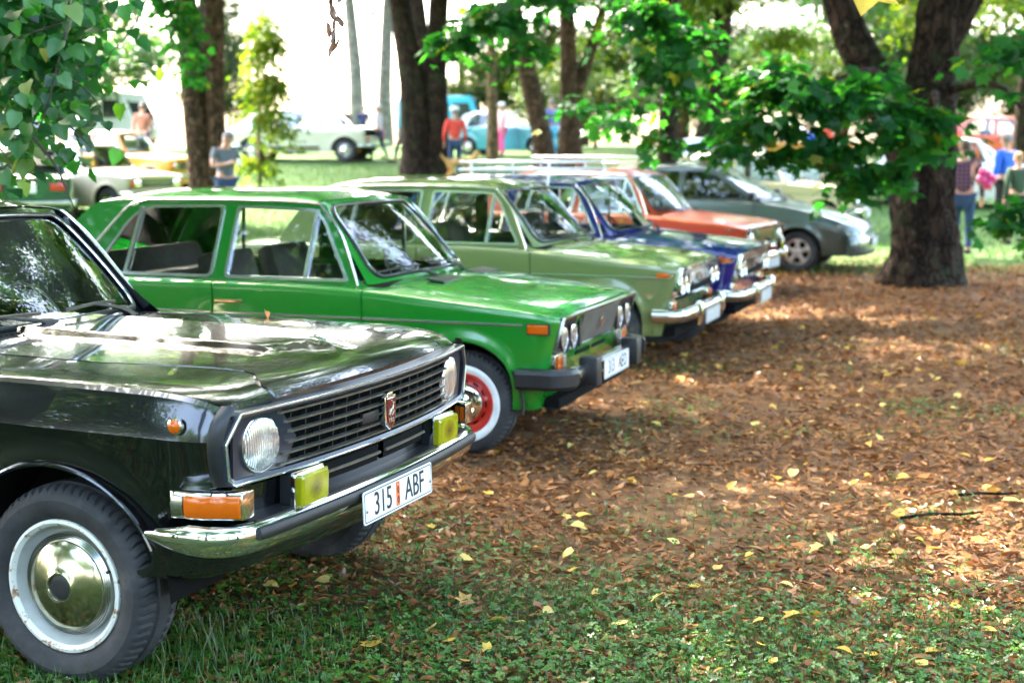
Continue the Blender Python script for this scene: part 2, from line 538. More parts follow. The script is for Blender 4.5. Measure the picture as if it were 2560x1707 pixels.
def pchip(xs, ys):
    """smooth curve through control points without overshoot"""
    xs = np.asarray(xs, float); ys = np.asarray(ys, float)
    if xs[0] > xs[-1]:
        xs, ys = xs[::-1], ys[::-1]
    h = np.diff(xs); d = np.diff(ys) / h
    m = np.zeros(len(xs))
    for i in range(1, len(xs) - 1):
        if d[i - 1] * d[i] > 0:
            w1, w2 = 2 * h[i] + h[i - 1], h[i] + 2 * h[i - 1]
            m[i] = (w1 + w2) / (w1 / d[i - 1] + w2 / d[i])
    m[0], m[-1] = d[0], d[-1]
    def f(x):
        x = min(max(x, xs[0]), xs[-1])
        i = int(min(max(np.searchsorted(xs, x) - 1, 0), len(xs) - 2))
        t = (x - xs[i]) / h[i]
        return float((2 * t ** 3 - 3 * t ** 2 + 1) * ys[i] + (t ** 3 - 2 * t ** 2 + t) * h[i] * m[i] + (-2 * t ** 3 + 3 * t ** 2) * ys[i + 1] + (t ** 3 - t ** 2) * h[i] * m[i + 1])
    return f

def sstep(a, b, x):
    t = min(max((x - a) / (b - a), 0), 1)
    return t * t * (3 - 2 * t)

def bez(pts, n):
    """Catmull-Rom through 2D/3D points"""
    P = [Vector(p) for p in pts]
    P = [P[0] * 2 - P[1]] + P + [P[-1] * 2 - P[-2]]
    out = []
    for i in range(1, len(P) - 2):
        for k in range(n):
            t = k / n
            a, b, c, d = P[i - 1], P[i], P[i + 1], P[i + 2]
            out.append(0.5 * (2 * b + (c - a) * t + (2 * a - 5 * b + 4 * c - d) * t * t + (3 * b - a - 3 * c + d) * t ** 3))
    out.append(P[-2])
    return out

def text_obj(body, size, mat, parent, mtx, extrude=0.0008, xscale=1.0, name='lettering', font_align='CENTER'):
    cu = bpy.data.curves.new(name, 'FONT')
    cu.body = body
    cu.size = size
    cu.extrude = extrude
    cu.align_x = font_align
    cu.align_y = 'CENTER'
    cu.resolution_u = 3
    tmp = bpy.data.objects.new(name, cu)
    COL.objects.link(tmp)
    dg = bpy.context.evaluated_depsgraph_get()
    me = bpy.data.meshes.new_from_object(tmp.evaluated_get(dg))
    COL.objects.unlink(tmp)
    bpy.data.objects.remove(tmp)
    me.transform(mtx @ Matrix.Diagonal((xscale, 1, 1, 1)))
    me.materials.clear()
    me.materials.append(mat)
    return link(name, me, parent)

# ---------------------------------------------------------------- terrain and ground
def gz(x, y):
    t = max(0.0, y - 20.5)
    z = 0.066 * t * t / (t + 2.5)
    return min(z, 1.9 - 0.5 * math.exp(-(max(0.0, y - 45) / 20)) if y > 45 else z)

def vnoise(x, y, s, seed=0):
    """2D value noise, vectorised"""
    x = np.asarray(x) * s; y = np.asarray(y) * s
    xi = np.floor(x).astype(int); yi = np.floor(y).astype(int)
    xf = x - xi; yf = y - yi
    def h(a, b):
        n = (a * 374761393 + b * 668265263 + seed * 974634777) & 0x7fffffff
        n = ((n ^ (n >> 13)) * 1274126177) & 0x7fffffff
        return (n & 0xffff) / 65535.0
    u = xf * xf * (3 - 2 * xf); v = yf * yf * (3 - 2 * yf)
    return (h(xi, yi) * (1 - u) + h(xi + 1, yi) * u) * (1 - v) + (h(xi, yi + 1) * (1 - u) + h(xi + 1, yi + 1) * u) * v

def green_mask(x, y):
    """how much ground cover grows at a spot: dense in the foreground left, thin among the leaves behind"""
    n = vnoise(x, y, 1.1, 1) * 0.6 + vnoise(x, y, 3.1, 2) * 0.4
    near = np.clip((7.4 - y - np.maximum(0, x - 0.3) * 0.8) / 2.6, 0, 1)
    return np.clip(near * 1.15 + (n - 0.5) * 1.5 - 0.05, 0, 1)

def build_ground():
    rows = []
    ys = [-900, -400, -200, -100, -60, -40, -26, -18] + list(np.arange(-14, 24, 0.5)) + list(np.arange(24, 70, 2.0)) + [80, 100, 140, 200, 300, 500, 900]
    xs = [-900, -400, -200, -120, -80, -60] + list(np.arange(-48, 48.1, 2.0)) + [60, 80, 120, 200, 400, 900]
    for y in ys:
        rows.append([(x, y, gz(x, y)) for x in xs])
    mb = MB().grid(rows)
    m, nt, b = new_mat('ground_soil')
    f = noise(nt, 5.5, 10, 0.72)
    soil = ramp(nt, f, [(0.30, (0.045, 0.027, 0.016)), (0.46, (0.11, 0.062, 0.032)), (0.60, (0.19, 0.105, 0.048)), (0.76, (0.32, 0.20, 0.095))])
    f2 = noise(nt, 3.0, 8, 0.7)
    turf = ramp(nt, f2, [(0.3, (0.045, 0.095, 0.025)), (0.55, (0.075, 0.135, 0.04)), (0.75, (0.13, 0.15, 0.06))])
    tc = N(nt, 'ShaderNodeTexCoord')
    sp = N(nt, 'ShaderNodeSeparateXYZ')
    nt.links.new(tc.outputs['Object'], sp.inputs[0])
    add = N(nt, 'ShaderNodeMath', operation='MULTIPLY_ADD')
    nt.links.new(noise(nt, 0.5, 6, 0.65), add.inputs[0])
    add.inputs[1].default_value = 7.0
    fold = N(nt, 'ShaderNodeMath', operation='ABSOLUTE')
    sh = N(nt, 'ShaderNodeMath', operation='SUBTRACT')
    sh.inputs[1].default_value = 8.5
    nt.links.new(sp.outputs['Y'], sh.inputs[0])
    nt.links.new(sh.outputs[0], fold.inputs[0])
    nt.links.new(fold.outputs[0], add.inputs[2])
    mr = N(nt, 'ShaderNodeMapRange')
    mr.inputs['From Min'].default_value = 13.0
    mr.inputs['From Max'].default_value = 17.5
    nt.links.new(add.outputs[0], mr.inputs['Value'])
    mx = N(nt, 'ShaderNodeMix', data_type='RGBA')
    nt.links.new(mr.outputs[0], mx.inputs['Factor'])
    nt.links.new(soil, mx.inputs[6])
    nt.links.new(turf, mx.inputs[7])
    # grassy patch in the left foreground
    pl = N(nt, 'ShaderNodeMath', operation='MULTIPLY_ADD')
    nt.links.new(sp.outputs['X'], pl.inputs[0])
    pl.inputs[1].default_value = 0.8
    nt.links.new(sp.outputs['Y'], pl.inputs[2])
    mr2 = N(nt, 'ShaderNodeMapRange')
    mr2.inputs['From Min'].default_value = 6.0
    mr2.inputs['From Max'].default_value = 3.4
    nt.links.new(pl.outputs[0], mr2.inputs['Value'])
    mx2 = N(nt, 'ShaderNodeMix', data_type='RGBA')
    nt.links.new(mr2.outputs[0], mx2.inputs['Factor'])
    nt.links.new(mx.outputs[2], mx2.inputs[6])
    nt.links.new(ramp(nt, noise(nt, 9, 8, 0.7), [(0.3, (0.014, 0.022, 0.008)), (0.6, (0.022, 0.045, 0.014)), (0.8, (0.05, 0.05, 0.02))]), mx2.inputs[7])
    nt.links.new(mx2.outputs[2], b.inputs['Base Color'])
    b.inputs['Roughness'].default_value = 0.95
    b.inputs['Specular IOR Level'].default_value = 0.1
    bump(nt, b, noise(nt, 14, 8, 0.7), 0.7, 0.03)
    g = mb.build('ground', m, recalc=False, sharp=60)
    tag(g, kind='structure')

build_ground()
# ---------------------------------------------------------------- leaves
M['bark_hazed'] = bark_mat('bark_hazed', (0.20, 0.17, 0.15), (0.34, 0.30, 0.27), 0.0)  # greyed and lightened to stand in for haze on the far trunks
def T_simple():
    v = np.array([(0, 0, 0), (-0.36, 0.42, 0.10), (0, 1, -0.06), (0.36, 0.42, 0.10)], float)
    return v, np.array([(0, 2, 1), (0, 3, 2)])

def T_linden():
    v = np.array([(0, 0, 0), (-0.30, -0.06, 0.05), (-0.46, 0.25, 0.11), (-0.30, 0.62, 0.07), (0, 1.0, -0.10), (0.30, 0.62, 0.07), (0.46, 0.25, 0.11), (0.30, -0.06, 0.05), (0, 0.5, 0.0)], float)
    f = [(8, 0, 7), (8, 7, 6), (8, 6, 5), (8, 5, 4), (8, 4, 3), (8, 3, 2), (8, 2, 1), (8, 1, 0)]
    return v, np.array(f)

def T_maple():
    o = [(0, -0.05, 0), (0.28, -0.02, .03), (0.50, 0.10, .0), (0.36, 0.27, .05), (0.62, 0.55, -.06), (0.25, 0.58, .05), (0.0, 1.0, -.10), (-0.25, 0.58, .05), (-0.62, 0.55, -.06), (-0.36, 0.27, .05), (-0.50, 0.10, 0), (-0.28, -0.02, .03)]
    v = np.array(o + [(0, 0.32, 0.0)], float)
    n = len(o)
    return v, np.array([(n, i, (i + 1) % n) for i in range(n)])

def T_blade():
    v = np.array([(-0.035, 0, 0), (0.035, 0, 0), (0.028, 0.05, 0.5), (-0.028, 0.05, 0.5), (0.0, 0.28, 1.0)], float)
    return v, np.array([(0, 1, 2), (0, 2, 3), (3, 2, 4)])

def T_clover():
    v = []
    f = []
    for k in range(3):
        a = 2 * math.pi * k / 3
        c, s_ = math.cos(a), math.sin(a)
        base = len(v)
        for x, y, z in ((0, 0, 0), (-0.28, 0.30, 0.06), (-0.20, 0.58, 0.03), (0, 0.52, 0.0), (0.20, 0.58, 0.03), (0.28, 0.30, 0.06)):
            v.append((x * c - y * s_, x * s_ + y * c, z))
        f += [(base, base + 3, base + 2), (base, base + 2, base + 1), (base, base + 5, base + 4), (base, base + 4, base + 3)]
    return np.array(v), np.array(f)

def T_scrap():
    v = np.array([(-0.16, -0.5, 0.02), (0.20, -0.42, 0.10), (0.24, 0.10, -0.02), (0.02, 0.55, 0.12), (-0.22, 0.12, 0.08)], float)
    return v, np.array([(0, 1, 2), (0, 2, 4), (4, 2, 3)])

def T_curl():
    v = np.array([(0, -0.5, 0.0), (-0.18, -0.1, 0.16), (0.16, -0.05, 0.14), (-0.12, 0.32, 0.20), (0.15, 0.30, 0.12), (0.02, 0.6, 0.06), (0.0, 0.0, 0.0), (0, 0.33, 0.03)], float)
    return v, np.array([(0, 6, 1), (0, 2, 6), (6, 3, 1), (6, 7, 3), (6, 2, 4), (6, 4, 7), (7, 5, 3), (7, 4, 5)])

def orient(tip, nrm):
    """rotation matrices (n,3,3) whose y axis follows tip and z axis leans to nrm"""
    y = tip / np.linalg.norm(tip, axis=1, keepdims=True)
    z = nrm - (nrm * y).sum(1, keepdims=True) * y
    z /= np.linalg.norm(z, axis=1, keepdims=True) + 1e-9
    x = np.cross(y, z)
    return np.stack([x, y, z], axis=2)

def scatter_mesh(name, templ, pos, rot, scale, tone, smooth=True):
    tv, tf = templ
    n = len(pos)
    sc = np.asarray(scale, float)
    if sc.ndim == 1:
        sc = np.repeat(sc[:, None], 3, 1)
    V = np.einsum('nij,nkj->nki', rot, tv[None] * sc[:, None, :]) + pos[:, None, :]
    nv = len(tv)
    F = (tf[None] + (np.arange(n) * nv)[:, None, None]).reshape(-1, tf.shape[1])
    me = bpy.data.meshes.new(name)
    me.vertices.add(n * nv)
    me.vertices.foreach_set('co', V.astype(np.float32).ravel())
    nl = F.size
    me.loops.add(nl)
    me.loops.foreach_set('vertex_index', F.astype(np.int32).ravel())
    me.polygons.add(len(F))
    me.polygons.foreach_set('loop_start', np.arange(0, nl, F.shape[1], dtype=np.int32))
    me.update(calc_edges=True)
    at = me.attributes.new('tone', 'FLOAT', 'POINT')
    at.data.foreach_set('value', np.repeat(np.asarray(tone, np.float32), nv))
    me.polygons.foreach_set('use_smooth', [smooth] * len(F))
    return me

def unit(n, r=rng):
    v = r.normal(size=(n, 3))
    return v / np.linalg.norm(v, axis=1, keepdims=True)

def crown_points(center, rad, n, size, clump=0.9, per=26, hollow=0.55, droop=0.45, r=rng):
    """leaves gathered in flat sprays through an uneven ellipsoid; returns pos, rot, scale, tone"""
    center = np.array(center, float); rad = np.array(rad, float)
    k = max(1, n // per)
    d = unit(k, r)
    q = (hollow + (1 - hollow) * r.random(k)) ** 1.0
    lump = 0.78 + 0.3 * np.sin(d[:, 0] * 5.1 + d[:, 2] * 4.3 + center[0]) * np.cos(d[:, 1] * 4.7 + center[1])
    cc = center + d * rad * (q * lump)[:, None]
    idx = r.integers(0, k, n)
    off = r.normal(size=(n, 3)) * np.array([clump, clump, clump * 0.30]) * 0.5
    out = d[idx]
    off[:, 2] -= droop * (off[:, 0] ** 2 + off[:, 1] ** 2) / max(clump, 0.05)
    pos = cc[idx] + off
    flat = off.copy(); flat[:, 2] = 0
    tip = flat / (np.linalg.norm(flat, axis=1, keepdims=True) + 1e-6) + out * 0.4 + r.normal(size=(n, 3)) * 0.35
    tip[:, 2] -= 0.55
    nrm = np.tile(np.array([0, 0, 1.0]), (n, 1)) + r.normal(size=(n, 3)) * 0.42
    tone = np.clip(0.45 + 0.22 * r.normal(size=n) + 0.12 * np.repeat(r.normal(size=k), 1)[idx], 0, 0.97)
    tone = np.where(r.random(n) < 0.012, 1.0, tone)
    return pos, orient(tip, nrm), size * (0.65 + 0.6 * r.random(n)), tone

def merge_pts(lst):
    return [np.concatenate([l[i] for l in lst]) for i in range(4)]

# three crowns shared by the canopy trees (unit size, scaled per tree)
CROWN_MESH = []
for k in range(3):
    r_ = np.random.default_rng(40 + k)
    parts_ = []
    for j in range(7):
        a = 2 * math.pi * j / 6 + k
        c = (0, 0, 0.35) if j == 6 else (0.52 * math.cos(a), 0.52 * math.sin(a), -0.1 + 0.25 * r_.random())
        parts_.append(crown_points(c, (0.46, 0.46, 0.30), 2700, 0.036, clump=0.15, per=30, hollow=0.25, r=r_))
    CROWN_MESH.append(scatter_mesh('crown', T_simple(), *merge_pts(parts_)))

def trunk_obj(parent, stems, mat, name='trunk', n=18, rough=0.10, seed=0):
    """stems: list of (points, radii); bark ridges and bulges as geometry"""
    rr = random.Random(seed)
    mb = MB()
    for pts, rad in stems:
        P = bez(pts, 5)
        L = len(P)
        rs = []
        for i in range(L):
            t = i / (L - 1) * (len(rad) - 1)
            a = min(int(t), len(rad) - 2)
            rs.append(rad[a] + (rad[a + 1] - rad[a]) * (t - a))
        base = len(mb.v)
        mb.tube(P, rs, n=n)
        ph = rr.random() * 6
        for i in range(L):
            for k in range(n):
                q = base + i * n + k
                c = P[i]
                f = 1 + rough * (0.5 * math.sin(k * 2 * math.pi / n * 3 + ph + i * 0.25) + 0.5 * math.sin(k * 2.4 + i * 0.7 + ph) + rr.uniform(-0.35, 0.35))
                v = Vector(mb.v[q])
                mb.v[q] = tuple(c + (v - c) * f)
    return mb.build(name, mat, parent, sharp=80, recalc=False)

def canopy(parent, k, c, s, mat, rz=0.0):
    o = link('crown', CROWN_MESH[k % 3], parent)
    if not o.data.materials:
        o.data.materials.append(mat)
    o.material_slots[0].link = 'OBJECT'
    o.material_slots[0].material = mat
    o.location = c
    o.scale = s
    o.rotation_euler = (0, 0, rz)
    return o

def low_leaves(parent, templ, blobs, mat, name='crown', seed=3):
    """low hanging boughs: blobs of (centre, radii, count, leaf size, clump)"""
    r = np.random.default_rng(seed)
    pts = [crown_points(c, rad, n, sz, clump=cl, per=16, hollow=0.0, droop=0.5, r=r) for c, rad, n, sz, cl in blobs]
    o = link(name, scatter_mesh(name, templ, *merge_pts(pts)), parent, mat)
    o['kind'] = 'stuff'
    return o

def limb(p0, p1, sag=0.15, r0=0.05, r1=0.012):
    a, b = Vector(p0), Vector(p1)
    mid = (a + b) / 2 + Vector((0, 0, sag))
    return ([a, mid, b], [r0, (r0 + r1) / 2, r1])

def tree(name, label, base, group=None):
    x, y = base
    o = empty(name, (x, y, gz(x, y)))
    tag(o, label, 'tree', group)
    return o

G_TREES = 'trees of the park'
# --- the big forked tree on the right
t = tree('maple_tree', 'massive forked maple with rough dark bark right of the car row', (5.12, 17.8), G_TREES)
trunk_obj(t, [([(0, 0, -0.15), (0.03, 0, 0.35), (0.0, 0, 0.9), (0.02, 0, 1.9), (0.10, 0, 2.9), (0.16, 0, 4.2), (0.25, 0.1, 7.5)], [0.60, 0.43, 0.38, 0.35, 0.28, 0.24, 0.16]),
              ([(-0.02, 0.02, 1.25), (-0.36, 0.05, 2.0), (-0.75, 0.1, 2.75), (-1.02, 0.15, 3.35), (-1.5, 0.3, 5.0), (-2.2, 0.4, 7.5)], [0.28, 0.255, 0.225, 0.20, 0.15, 0.09]),
              ([(0.16, 0, 2.95), (0.46, 0, 3.55), (1.0, 0.1, 5.0)], [0.2, 0.18, 0.12]),
              limb((-0.3, -0.1, 2.0), (-1.6, -2.6, 2.45), 0.3, 0.09, 0.02), limb((0, -0.2, 2.1), (-0.8, -3.2, 1.9), 0.3, 0.07, 0.012),
              limb((-1.6, -2.6, 2.45), (-2.8, -3.6, 1.9), 0.1, 0.02, 0.006), limb((0.2, 0, 2.4), (0.6, -3.2, 1.3), 0.5, 0.05, 0.01)], M['bark_dark'], seed=1, n=26, rough=0.13)
canopy(t, 0, (0.2, 0.2, 7.2), (5.6, 5.6, 4.6), M['leaf_mid'], 0.4)
low_leaves(t, T_maple(), [((-2.35, -3.4, 2.42), (0.62, 0.6, 0.24), 330, 0.15, 0.34), ((-1.6, -3.4, 2.25), (0.52, 0.6, 0.26), 280, 0.15, 0.34), ((-2.65, -3.5, 2.05), (0.45, 0.5, 0.25), 100, 0.145, 0.30),
                          ((-1.05, -3.4, 1.95), (0.36, 0.5, 0.28), 230, 0.15, 0.32), ((-1.95, -3.5, 1.78), (0.45, 0.5, 0.25), 140, 0.15, 0.30),
                          ((-1.75, -3.4, 1.42), (0.30, 0.4, 0.22), 100, 0.14, 0.24), ((-1.38, -3.4, 1.50), (0.20, 0.4, 0.22), 80, 0.15, 0.24),
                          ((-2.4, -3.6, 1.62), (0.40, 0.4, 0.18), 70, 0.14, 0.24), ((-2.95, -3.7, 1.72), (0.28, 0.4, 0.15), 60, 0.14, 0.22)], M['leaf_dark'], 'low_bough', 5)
low_leaves(t, T_maple(), [((0.05, -3.6, 1.12), (0.40, 0.5, 0.22), 160, 0.14, 0.26), ((0.30, -3.5, 0.85), (0.30, 0.4, 0.16), 80, 0.14, 0.22), ((-0.25, -3.7, 0.93), (0.18, 0.3, 0.16), 40, 0.13, 0.18),
                          ((0.0, -3.4, 2.75), (0.6, 0.5, 0.35), 160, 0.15, 0.34)], M['leaf_dark'], 'low_bough', 6)

# --- dark straight tree behind the grey hatchback, its boughs hanging over the row
t = tree('linden_tree', 'dark straight trunk rising behind the grey hatchback, boughs hanging over the cars', (2.54, 23.5), G_TREES)
trunk_obj(t, [([(0, 0, -0.1), (0, 0, 1.5), (0.02, 0, 3.4), (0.1, 0, 6), (0.1, 0, 9)], [0.26, 0.16, 0.14, 0.13, 0.08]),
              limb((0.02, 0, 3.9), (-1.6, -7.5, 3.3), 1.0, 0.08, 0.015), limb((0.02, 0, 3.6), (-3.2, -8.0, 3.4), 1.1, 0.08, 0.012), limb((0, 0, 3.3), (-0.6, -7.5, 2.2), 0.9, 0.06, 0.01)], M['bark_dark'], seed=2)
canopy(t, 1, (0, -0.5, 9.2), (6.0, 6.4, 4.9), M['leaf_mid'], 1.2)
canopy(t, 0, (-1.0, -7.5, 9.9), (5.0, 5.2, 3.0), M['leaf_mid'], 2.0)  # extra crown added above the view to block sky mirrored in the paint
low_leaves(t, T_maple(), [((-1.05, -8.2, 3.05), (0.50, 0.7, 0.40), 240, 0.14, 0.32), ((-1.0, -8.4, 2.45), (0.42, 0.6, 0.34), 160, 0.14, 0.30), ((-0.7, -8.2, 2.75), (0.4, 0.6, 0.4), 100, 0.14, 0.3),
                          ((-1.35, -8.4, 1.98), (0.60, 0.6, 0.24), 105, 0.135, 0.28), ((-0.35, -8.6, 1.84), (0.62, 0.5, 0.17), 100, 0.135, 0.26), ((-0.95, -8.6, 1.70), (0.5, 0.5, 0.10), 60, 0.13, 0.22),
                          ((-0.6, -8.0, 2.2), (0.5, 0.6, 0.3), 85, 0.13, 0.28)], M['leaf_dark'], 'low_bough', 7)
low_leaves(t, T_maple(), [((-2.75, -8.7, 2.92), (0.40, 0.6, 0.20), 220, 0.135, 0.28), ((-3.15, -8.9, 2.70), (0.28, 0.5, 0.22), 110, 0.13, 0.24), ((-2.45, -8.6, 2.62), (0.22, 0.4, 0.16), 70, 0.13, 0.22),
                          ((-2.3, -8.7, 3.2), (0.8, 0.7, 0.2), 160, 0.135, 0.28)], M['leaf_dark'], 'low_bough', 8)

# --- left double trunk
t = tree('linden_tree', 'double trunked tree beside the man in grey at the left', (-5.72, 27.0), G_TREES)
trunk_obj(t, [([(-0.10, 0, -0.2), (-0.12, 0, 0.7), (-0.22, 0, 2.2), (-0.35, 0, 4.3), (-0.6, 0, 8)], [0.36, 0.26, 0.22, 0.20, 0.12]),
              ([(0.12, 0, -0.2), (0.12, 0, 0.7), (0.15, 0, 2.2), (0.20, 0, 4.3), (0.4, 0, 8)], [0.36, 0.24, 0.19, 0.17, 0.12])], M['bark_warm'], seed=3)
canopy(t, 2, (-0.5, -1.0, 7.5), (6.4, 6.4, 4.6), M['leaf_mid'], 2.2)
canopy(t, 0, (-0.2, -0.4, 9.6), (6.4, 6.4, 4.6), M['leaf_mid'], 0.2)  # second crown added above the view to thicken the bonnet's reflection
low_leaves(t, T_linden(), [((0.55, -4.2, 3.35), (0.34, 0.5, 0.85), 330, 0.13, 0.28), ((0.72, -4.4, 2.55), (0.20, 0.4, 0.5), 90, 0.13, 0.22), ((0.2, -4.2, 3.75), (0.5, 0.5, 0.3), 110, 0.13, 0.25)], M['leaf_dark'], 'low_bough', 9)

# --- middle double trunk
t = tree('linden_tree', 'two stout leaning trunks from one base in the middle of the lawn', (-2.25, 38.0), G_TREES)
trunk_obj(t, [([(-0.22, 0, -0.3), (-0.25, 0, 0.6), (-0.36, 0, 2.4), (-0.72, 0, 4.7), (-1.3, 0, 9)], [0.62, 0.43, 0.35, 0.26, 0.15]),
              ([(0.22, 0, -0.3), (0.22, 0, 0.6), (0.26, 0.0, 2.4), (0.36, 0, 4.7), (0.7, 0, 9)], [0.55, 0.36, 0.29, 0.24, 0.15])], M['bark_dark'], seed=4, n=22)
canopy(t, 0, (0.0, 0, 8.9), (6.8, 6.6, 5.0), M['leaf_mid'], 3.0)
canopy(t, 1, (0.4, 0.5, 11.2), (6.6, 6.6, 5.4), M['leaf_mid'], 1.0)  # doubled crown, added to shut sky gaps out of the bonnet's reflection

# --- thin pale trunk, leaning trunks
t = tree('young_tree', 'slender pale straight trunk of a young tree on the lawn', (-0.56, 42.0), G_TREES)
trunk_obj(t, [([(0, 0, -0.1), (0, 0, 1.2), (-0.05, 0, 2.9), (0, 0, 4.2)], [0.20, 0.16, 0.14, 0.06])], M['bark_pale'], seed=5)
low_leaves(t, T_simple(), [((0.0, 0, 3.9), (1.3, 1.0, 1.0), 500, 0.16, 0.5)], M['leaf_lime'], seed=31)
t = tree('linden_tree', 'sunlit trunk leaning left beyond the roof racks', (0.82, 38.0), G_TREES)
trunk_obj(t, [([(0.08, 0, -0.2), (-0.02, 0, 0.9), (-0.40, 0, 2.6), (-0.72, 0, 4.0), (-1.4, 0, 8)], [0.36, 0.27, 0.24, 0.22, 0.12])], M['bark_warm'], seed=6)
canopy(t, 1, (-0.6, 0, 9.6), (5.4, 5.4, 4.8), M['leaf_lime'], 0.3)
t = tree('linden_tree', 'brown trunk forking to the right behind the leaning trunk', (1.62, 40.0), G_TREES)
trunk_obj(t, [([(0, 0, -0.2), (0, 0, 1.5), (-0.05, 0, 3.0), (-0.12, 0, 5.0), (-0.2, 0, 8)], [0.38, 0.28, 0.24, 0.19, 0.12]),
              ([(0.0, 0, 1.6), (0.35, 0, 2.6), (0.9, 0, 4.4), (1.3, 0, 6)], [0.2, 0.17, 0.13, 0.08])], M['bark_warm'], seed=7)
canopy(t, 2, (0.2, 0, 7.4), (5.0, 5.0, 4.2), M['leaf_lime'], 1.3)
t = tree('linden_tree', 'dark trunk leaning right between the car row and the big maple', (4.25, 32.0), G_TREES)
trunk_obj(t, [([(-0.15, 0, -0.2), (-0.02, 0, 1.0), (0.25, 0, 2.3), (0.42, 0, 4.0), (0.5, 0, 8)], [0.32, 0.24, 0.20, 0.18, 0.10])], M['bark_dark'], seed=8)
canopy(t, 0, (0.6, 0, 7.0), (5.4, 5.4, 5.0), M['leaf_mid'], 2.0)
t = tree('linden_tree', 'thin dark trunk beside the red saloon at the far right', (12.6, 35.5), G_TREES)
trunk_obj(t, [([(0, 0, -0.2), (0.0, 0, 1.5), (0.1, 0, 3.6), (0.2, 0, 7)], [0.26, 0.19, 0.16, 0.1])], M['bark_dark'], seed=9)
canopy(t, 1, (0.2, 0, 7.2), (5.0, 5.0, 3.7), M['leaf_mid'], 2.6)

def top_boughs(t, blobs, mat, seed):
    low_leaves(t, T_simple(), blobs, mat, 'low_bough', seed)
# boughs reaching down to the top of the view
TT = {o['label']: o for o in COL.objects if o.get('category') == 'tree'}
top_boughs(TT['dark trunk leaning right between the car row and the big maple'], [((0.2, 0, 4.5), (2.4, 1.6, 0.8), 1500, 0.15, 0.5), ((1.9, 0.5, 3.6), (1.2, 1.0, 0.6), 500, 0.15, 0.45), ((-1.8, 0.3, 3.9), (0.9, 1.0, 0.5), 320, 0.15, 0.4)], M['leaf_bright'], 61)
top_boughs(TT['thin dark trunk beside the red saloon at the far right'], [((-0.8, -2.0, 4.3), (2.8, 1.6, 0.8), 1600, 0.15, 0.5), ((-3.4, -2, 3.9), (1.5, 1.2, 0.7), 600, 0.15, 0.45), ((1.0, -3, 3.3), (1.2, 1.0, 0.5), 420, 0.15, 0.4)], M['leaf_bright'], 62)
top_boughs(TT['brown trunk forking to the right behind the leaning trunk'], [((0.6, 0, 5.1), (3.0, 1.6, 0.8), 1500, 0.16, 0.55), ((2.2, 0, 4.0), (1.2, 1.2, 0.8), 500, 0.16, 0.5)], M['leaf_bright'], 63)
top_boughs(TT['two stout leaning trunks from one base in the middle of the lawn'], [((-2.6, -1.0, 6.2), (5.0, 2.0, 1.0), 6500, 0.20, 0.6), ((1.6, -1.0, 5.3), (1.6, 1.4, 0.5), 600, 0.15, 0.5), ((-3.2, 0, 5.6), (1.2, 1.2, 0.35), 220, 0.14, 0.45)], M['leaf_bright'], 64)  # largest blob added above the view to fill the bonnet's reflection
top_boughs(TT['double trunked tree beside the man in grey at the left'], [((1.2, 2.5, 5.75), (4.6, 2.0, 0.85), 6000, 0.19, 0.6), ((-2.0, 0.5, 4.0), (1.5, 1.2, 0.6), 900, 0.13, 0.45), ((1.6, 0.5, 4.5), (1.0, 1.2, 0.35), 160, 0.13, 0.4)], M['leaf_lime'], 65)  # largest blob is unseen, added to keep sky out of the bonnet

# --- sunlit far trees whose crowns close the view between the trunks
far = [(-16.0, 52, 5.2, 'broad pale crown far behind the yellow saloon'), (-23.0, 60, 6.5, 'tall crown at the far left edge of the park'),
       (1.6, 60, 4.4, 'bright crown behind the turquoise van'), (6.6, 56, 5.0, 'bright crown behind the forked trunk'), (11.4, 50, 4.8, 'lime crown between the row and the maple'),
       (15.5, 56, 5.4, 'lime crown directly behind the big maple'), (19.8, 52, 5.2, 'lime crown above the red saloon'), (25.5, 58, 5.6, 'green crown right of the red saloon'),
       (-2.6, 72, 6.0, 'pale tall crown seen through the gap in the trees'), (13.0, 78, 6.5, 'distant green crown behind the lime ones'), (22.5, 80, 7, 'distant dense crown at the right'), (4.0, 80, 6.0, 'distant green crown behind the turquoise van')]
for i, (x, y, s, lab) in enumerate(far):
    t = tree('linden_tree', lab, (x, y), 'far trees beyond the lawn')
    trunk_obj(t, [([(0, 0, -0.3), (0.1, 0, 2), (0.05, 0, 5)], [0.3, 0.24, 0.15])], M['bark_warm'], seed=20 + i, n=10)
    if i > 1 and i != 8:
        canopy(t, i + 1, (0, 0, 8.6), (s * 1.05, s * 1.05, s * 0.9), M['leaf_mid'] if i % 2 else M['leaf_lime'], i * 0.7)
    canopy(t, i, (0, 0, 3.3 if i not in (8,) else 11.5), (s, s, s * 0.95), M['leaf_lime'] if i % 4 else M['leaf_mid'], i * 1.1)
shr = [(-11.4, 58, 2.5, 'tall narrow lime shrub behind the small lime tree'), (-17.0, 44, 2.6, 'lime shrub behind the hanging bough'), (2.2, 50, 2.6, 'round lime shrub behind the leaning trunk'), (5.6, 47, 2.4, 'lime shrub behind the row of cars'), (9.2, 44, 2.6, 'lime shrub left of the big maple'), (13.2, 47, 2.8, 'bushy green shrub behind the big maple'),
       (17.5, 46, 2.6, 'bushy lime shrub above the red saloon'), (21.0, 47, 3.0, 'green shrub at the far right edge'), (-1.2, 64, 3.0, 'grey green shrub behind the turquoise van'), (3.6, 62, 3.4, 'shrub behind the turquoise saloon'), (-19.5, 47, 3.2, 'pale shrub at the far left')]
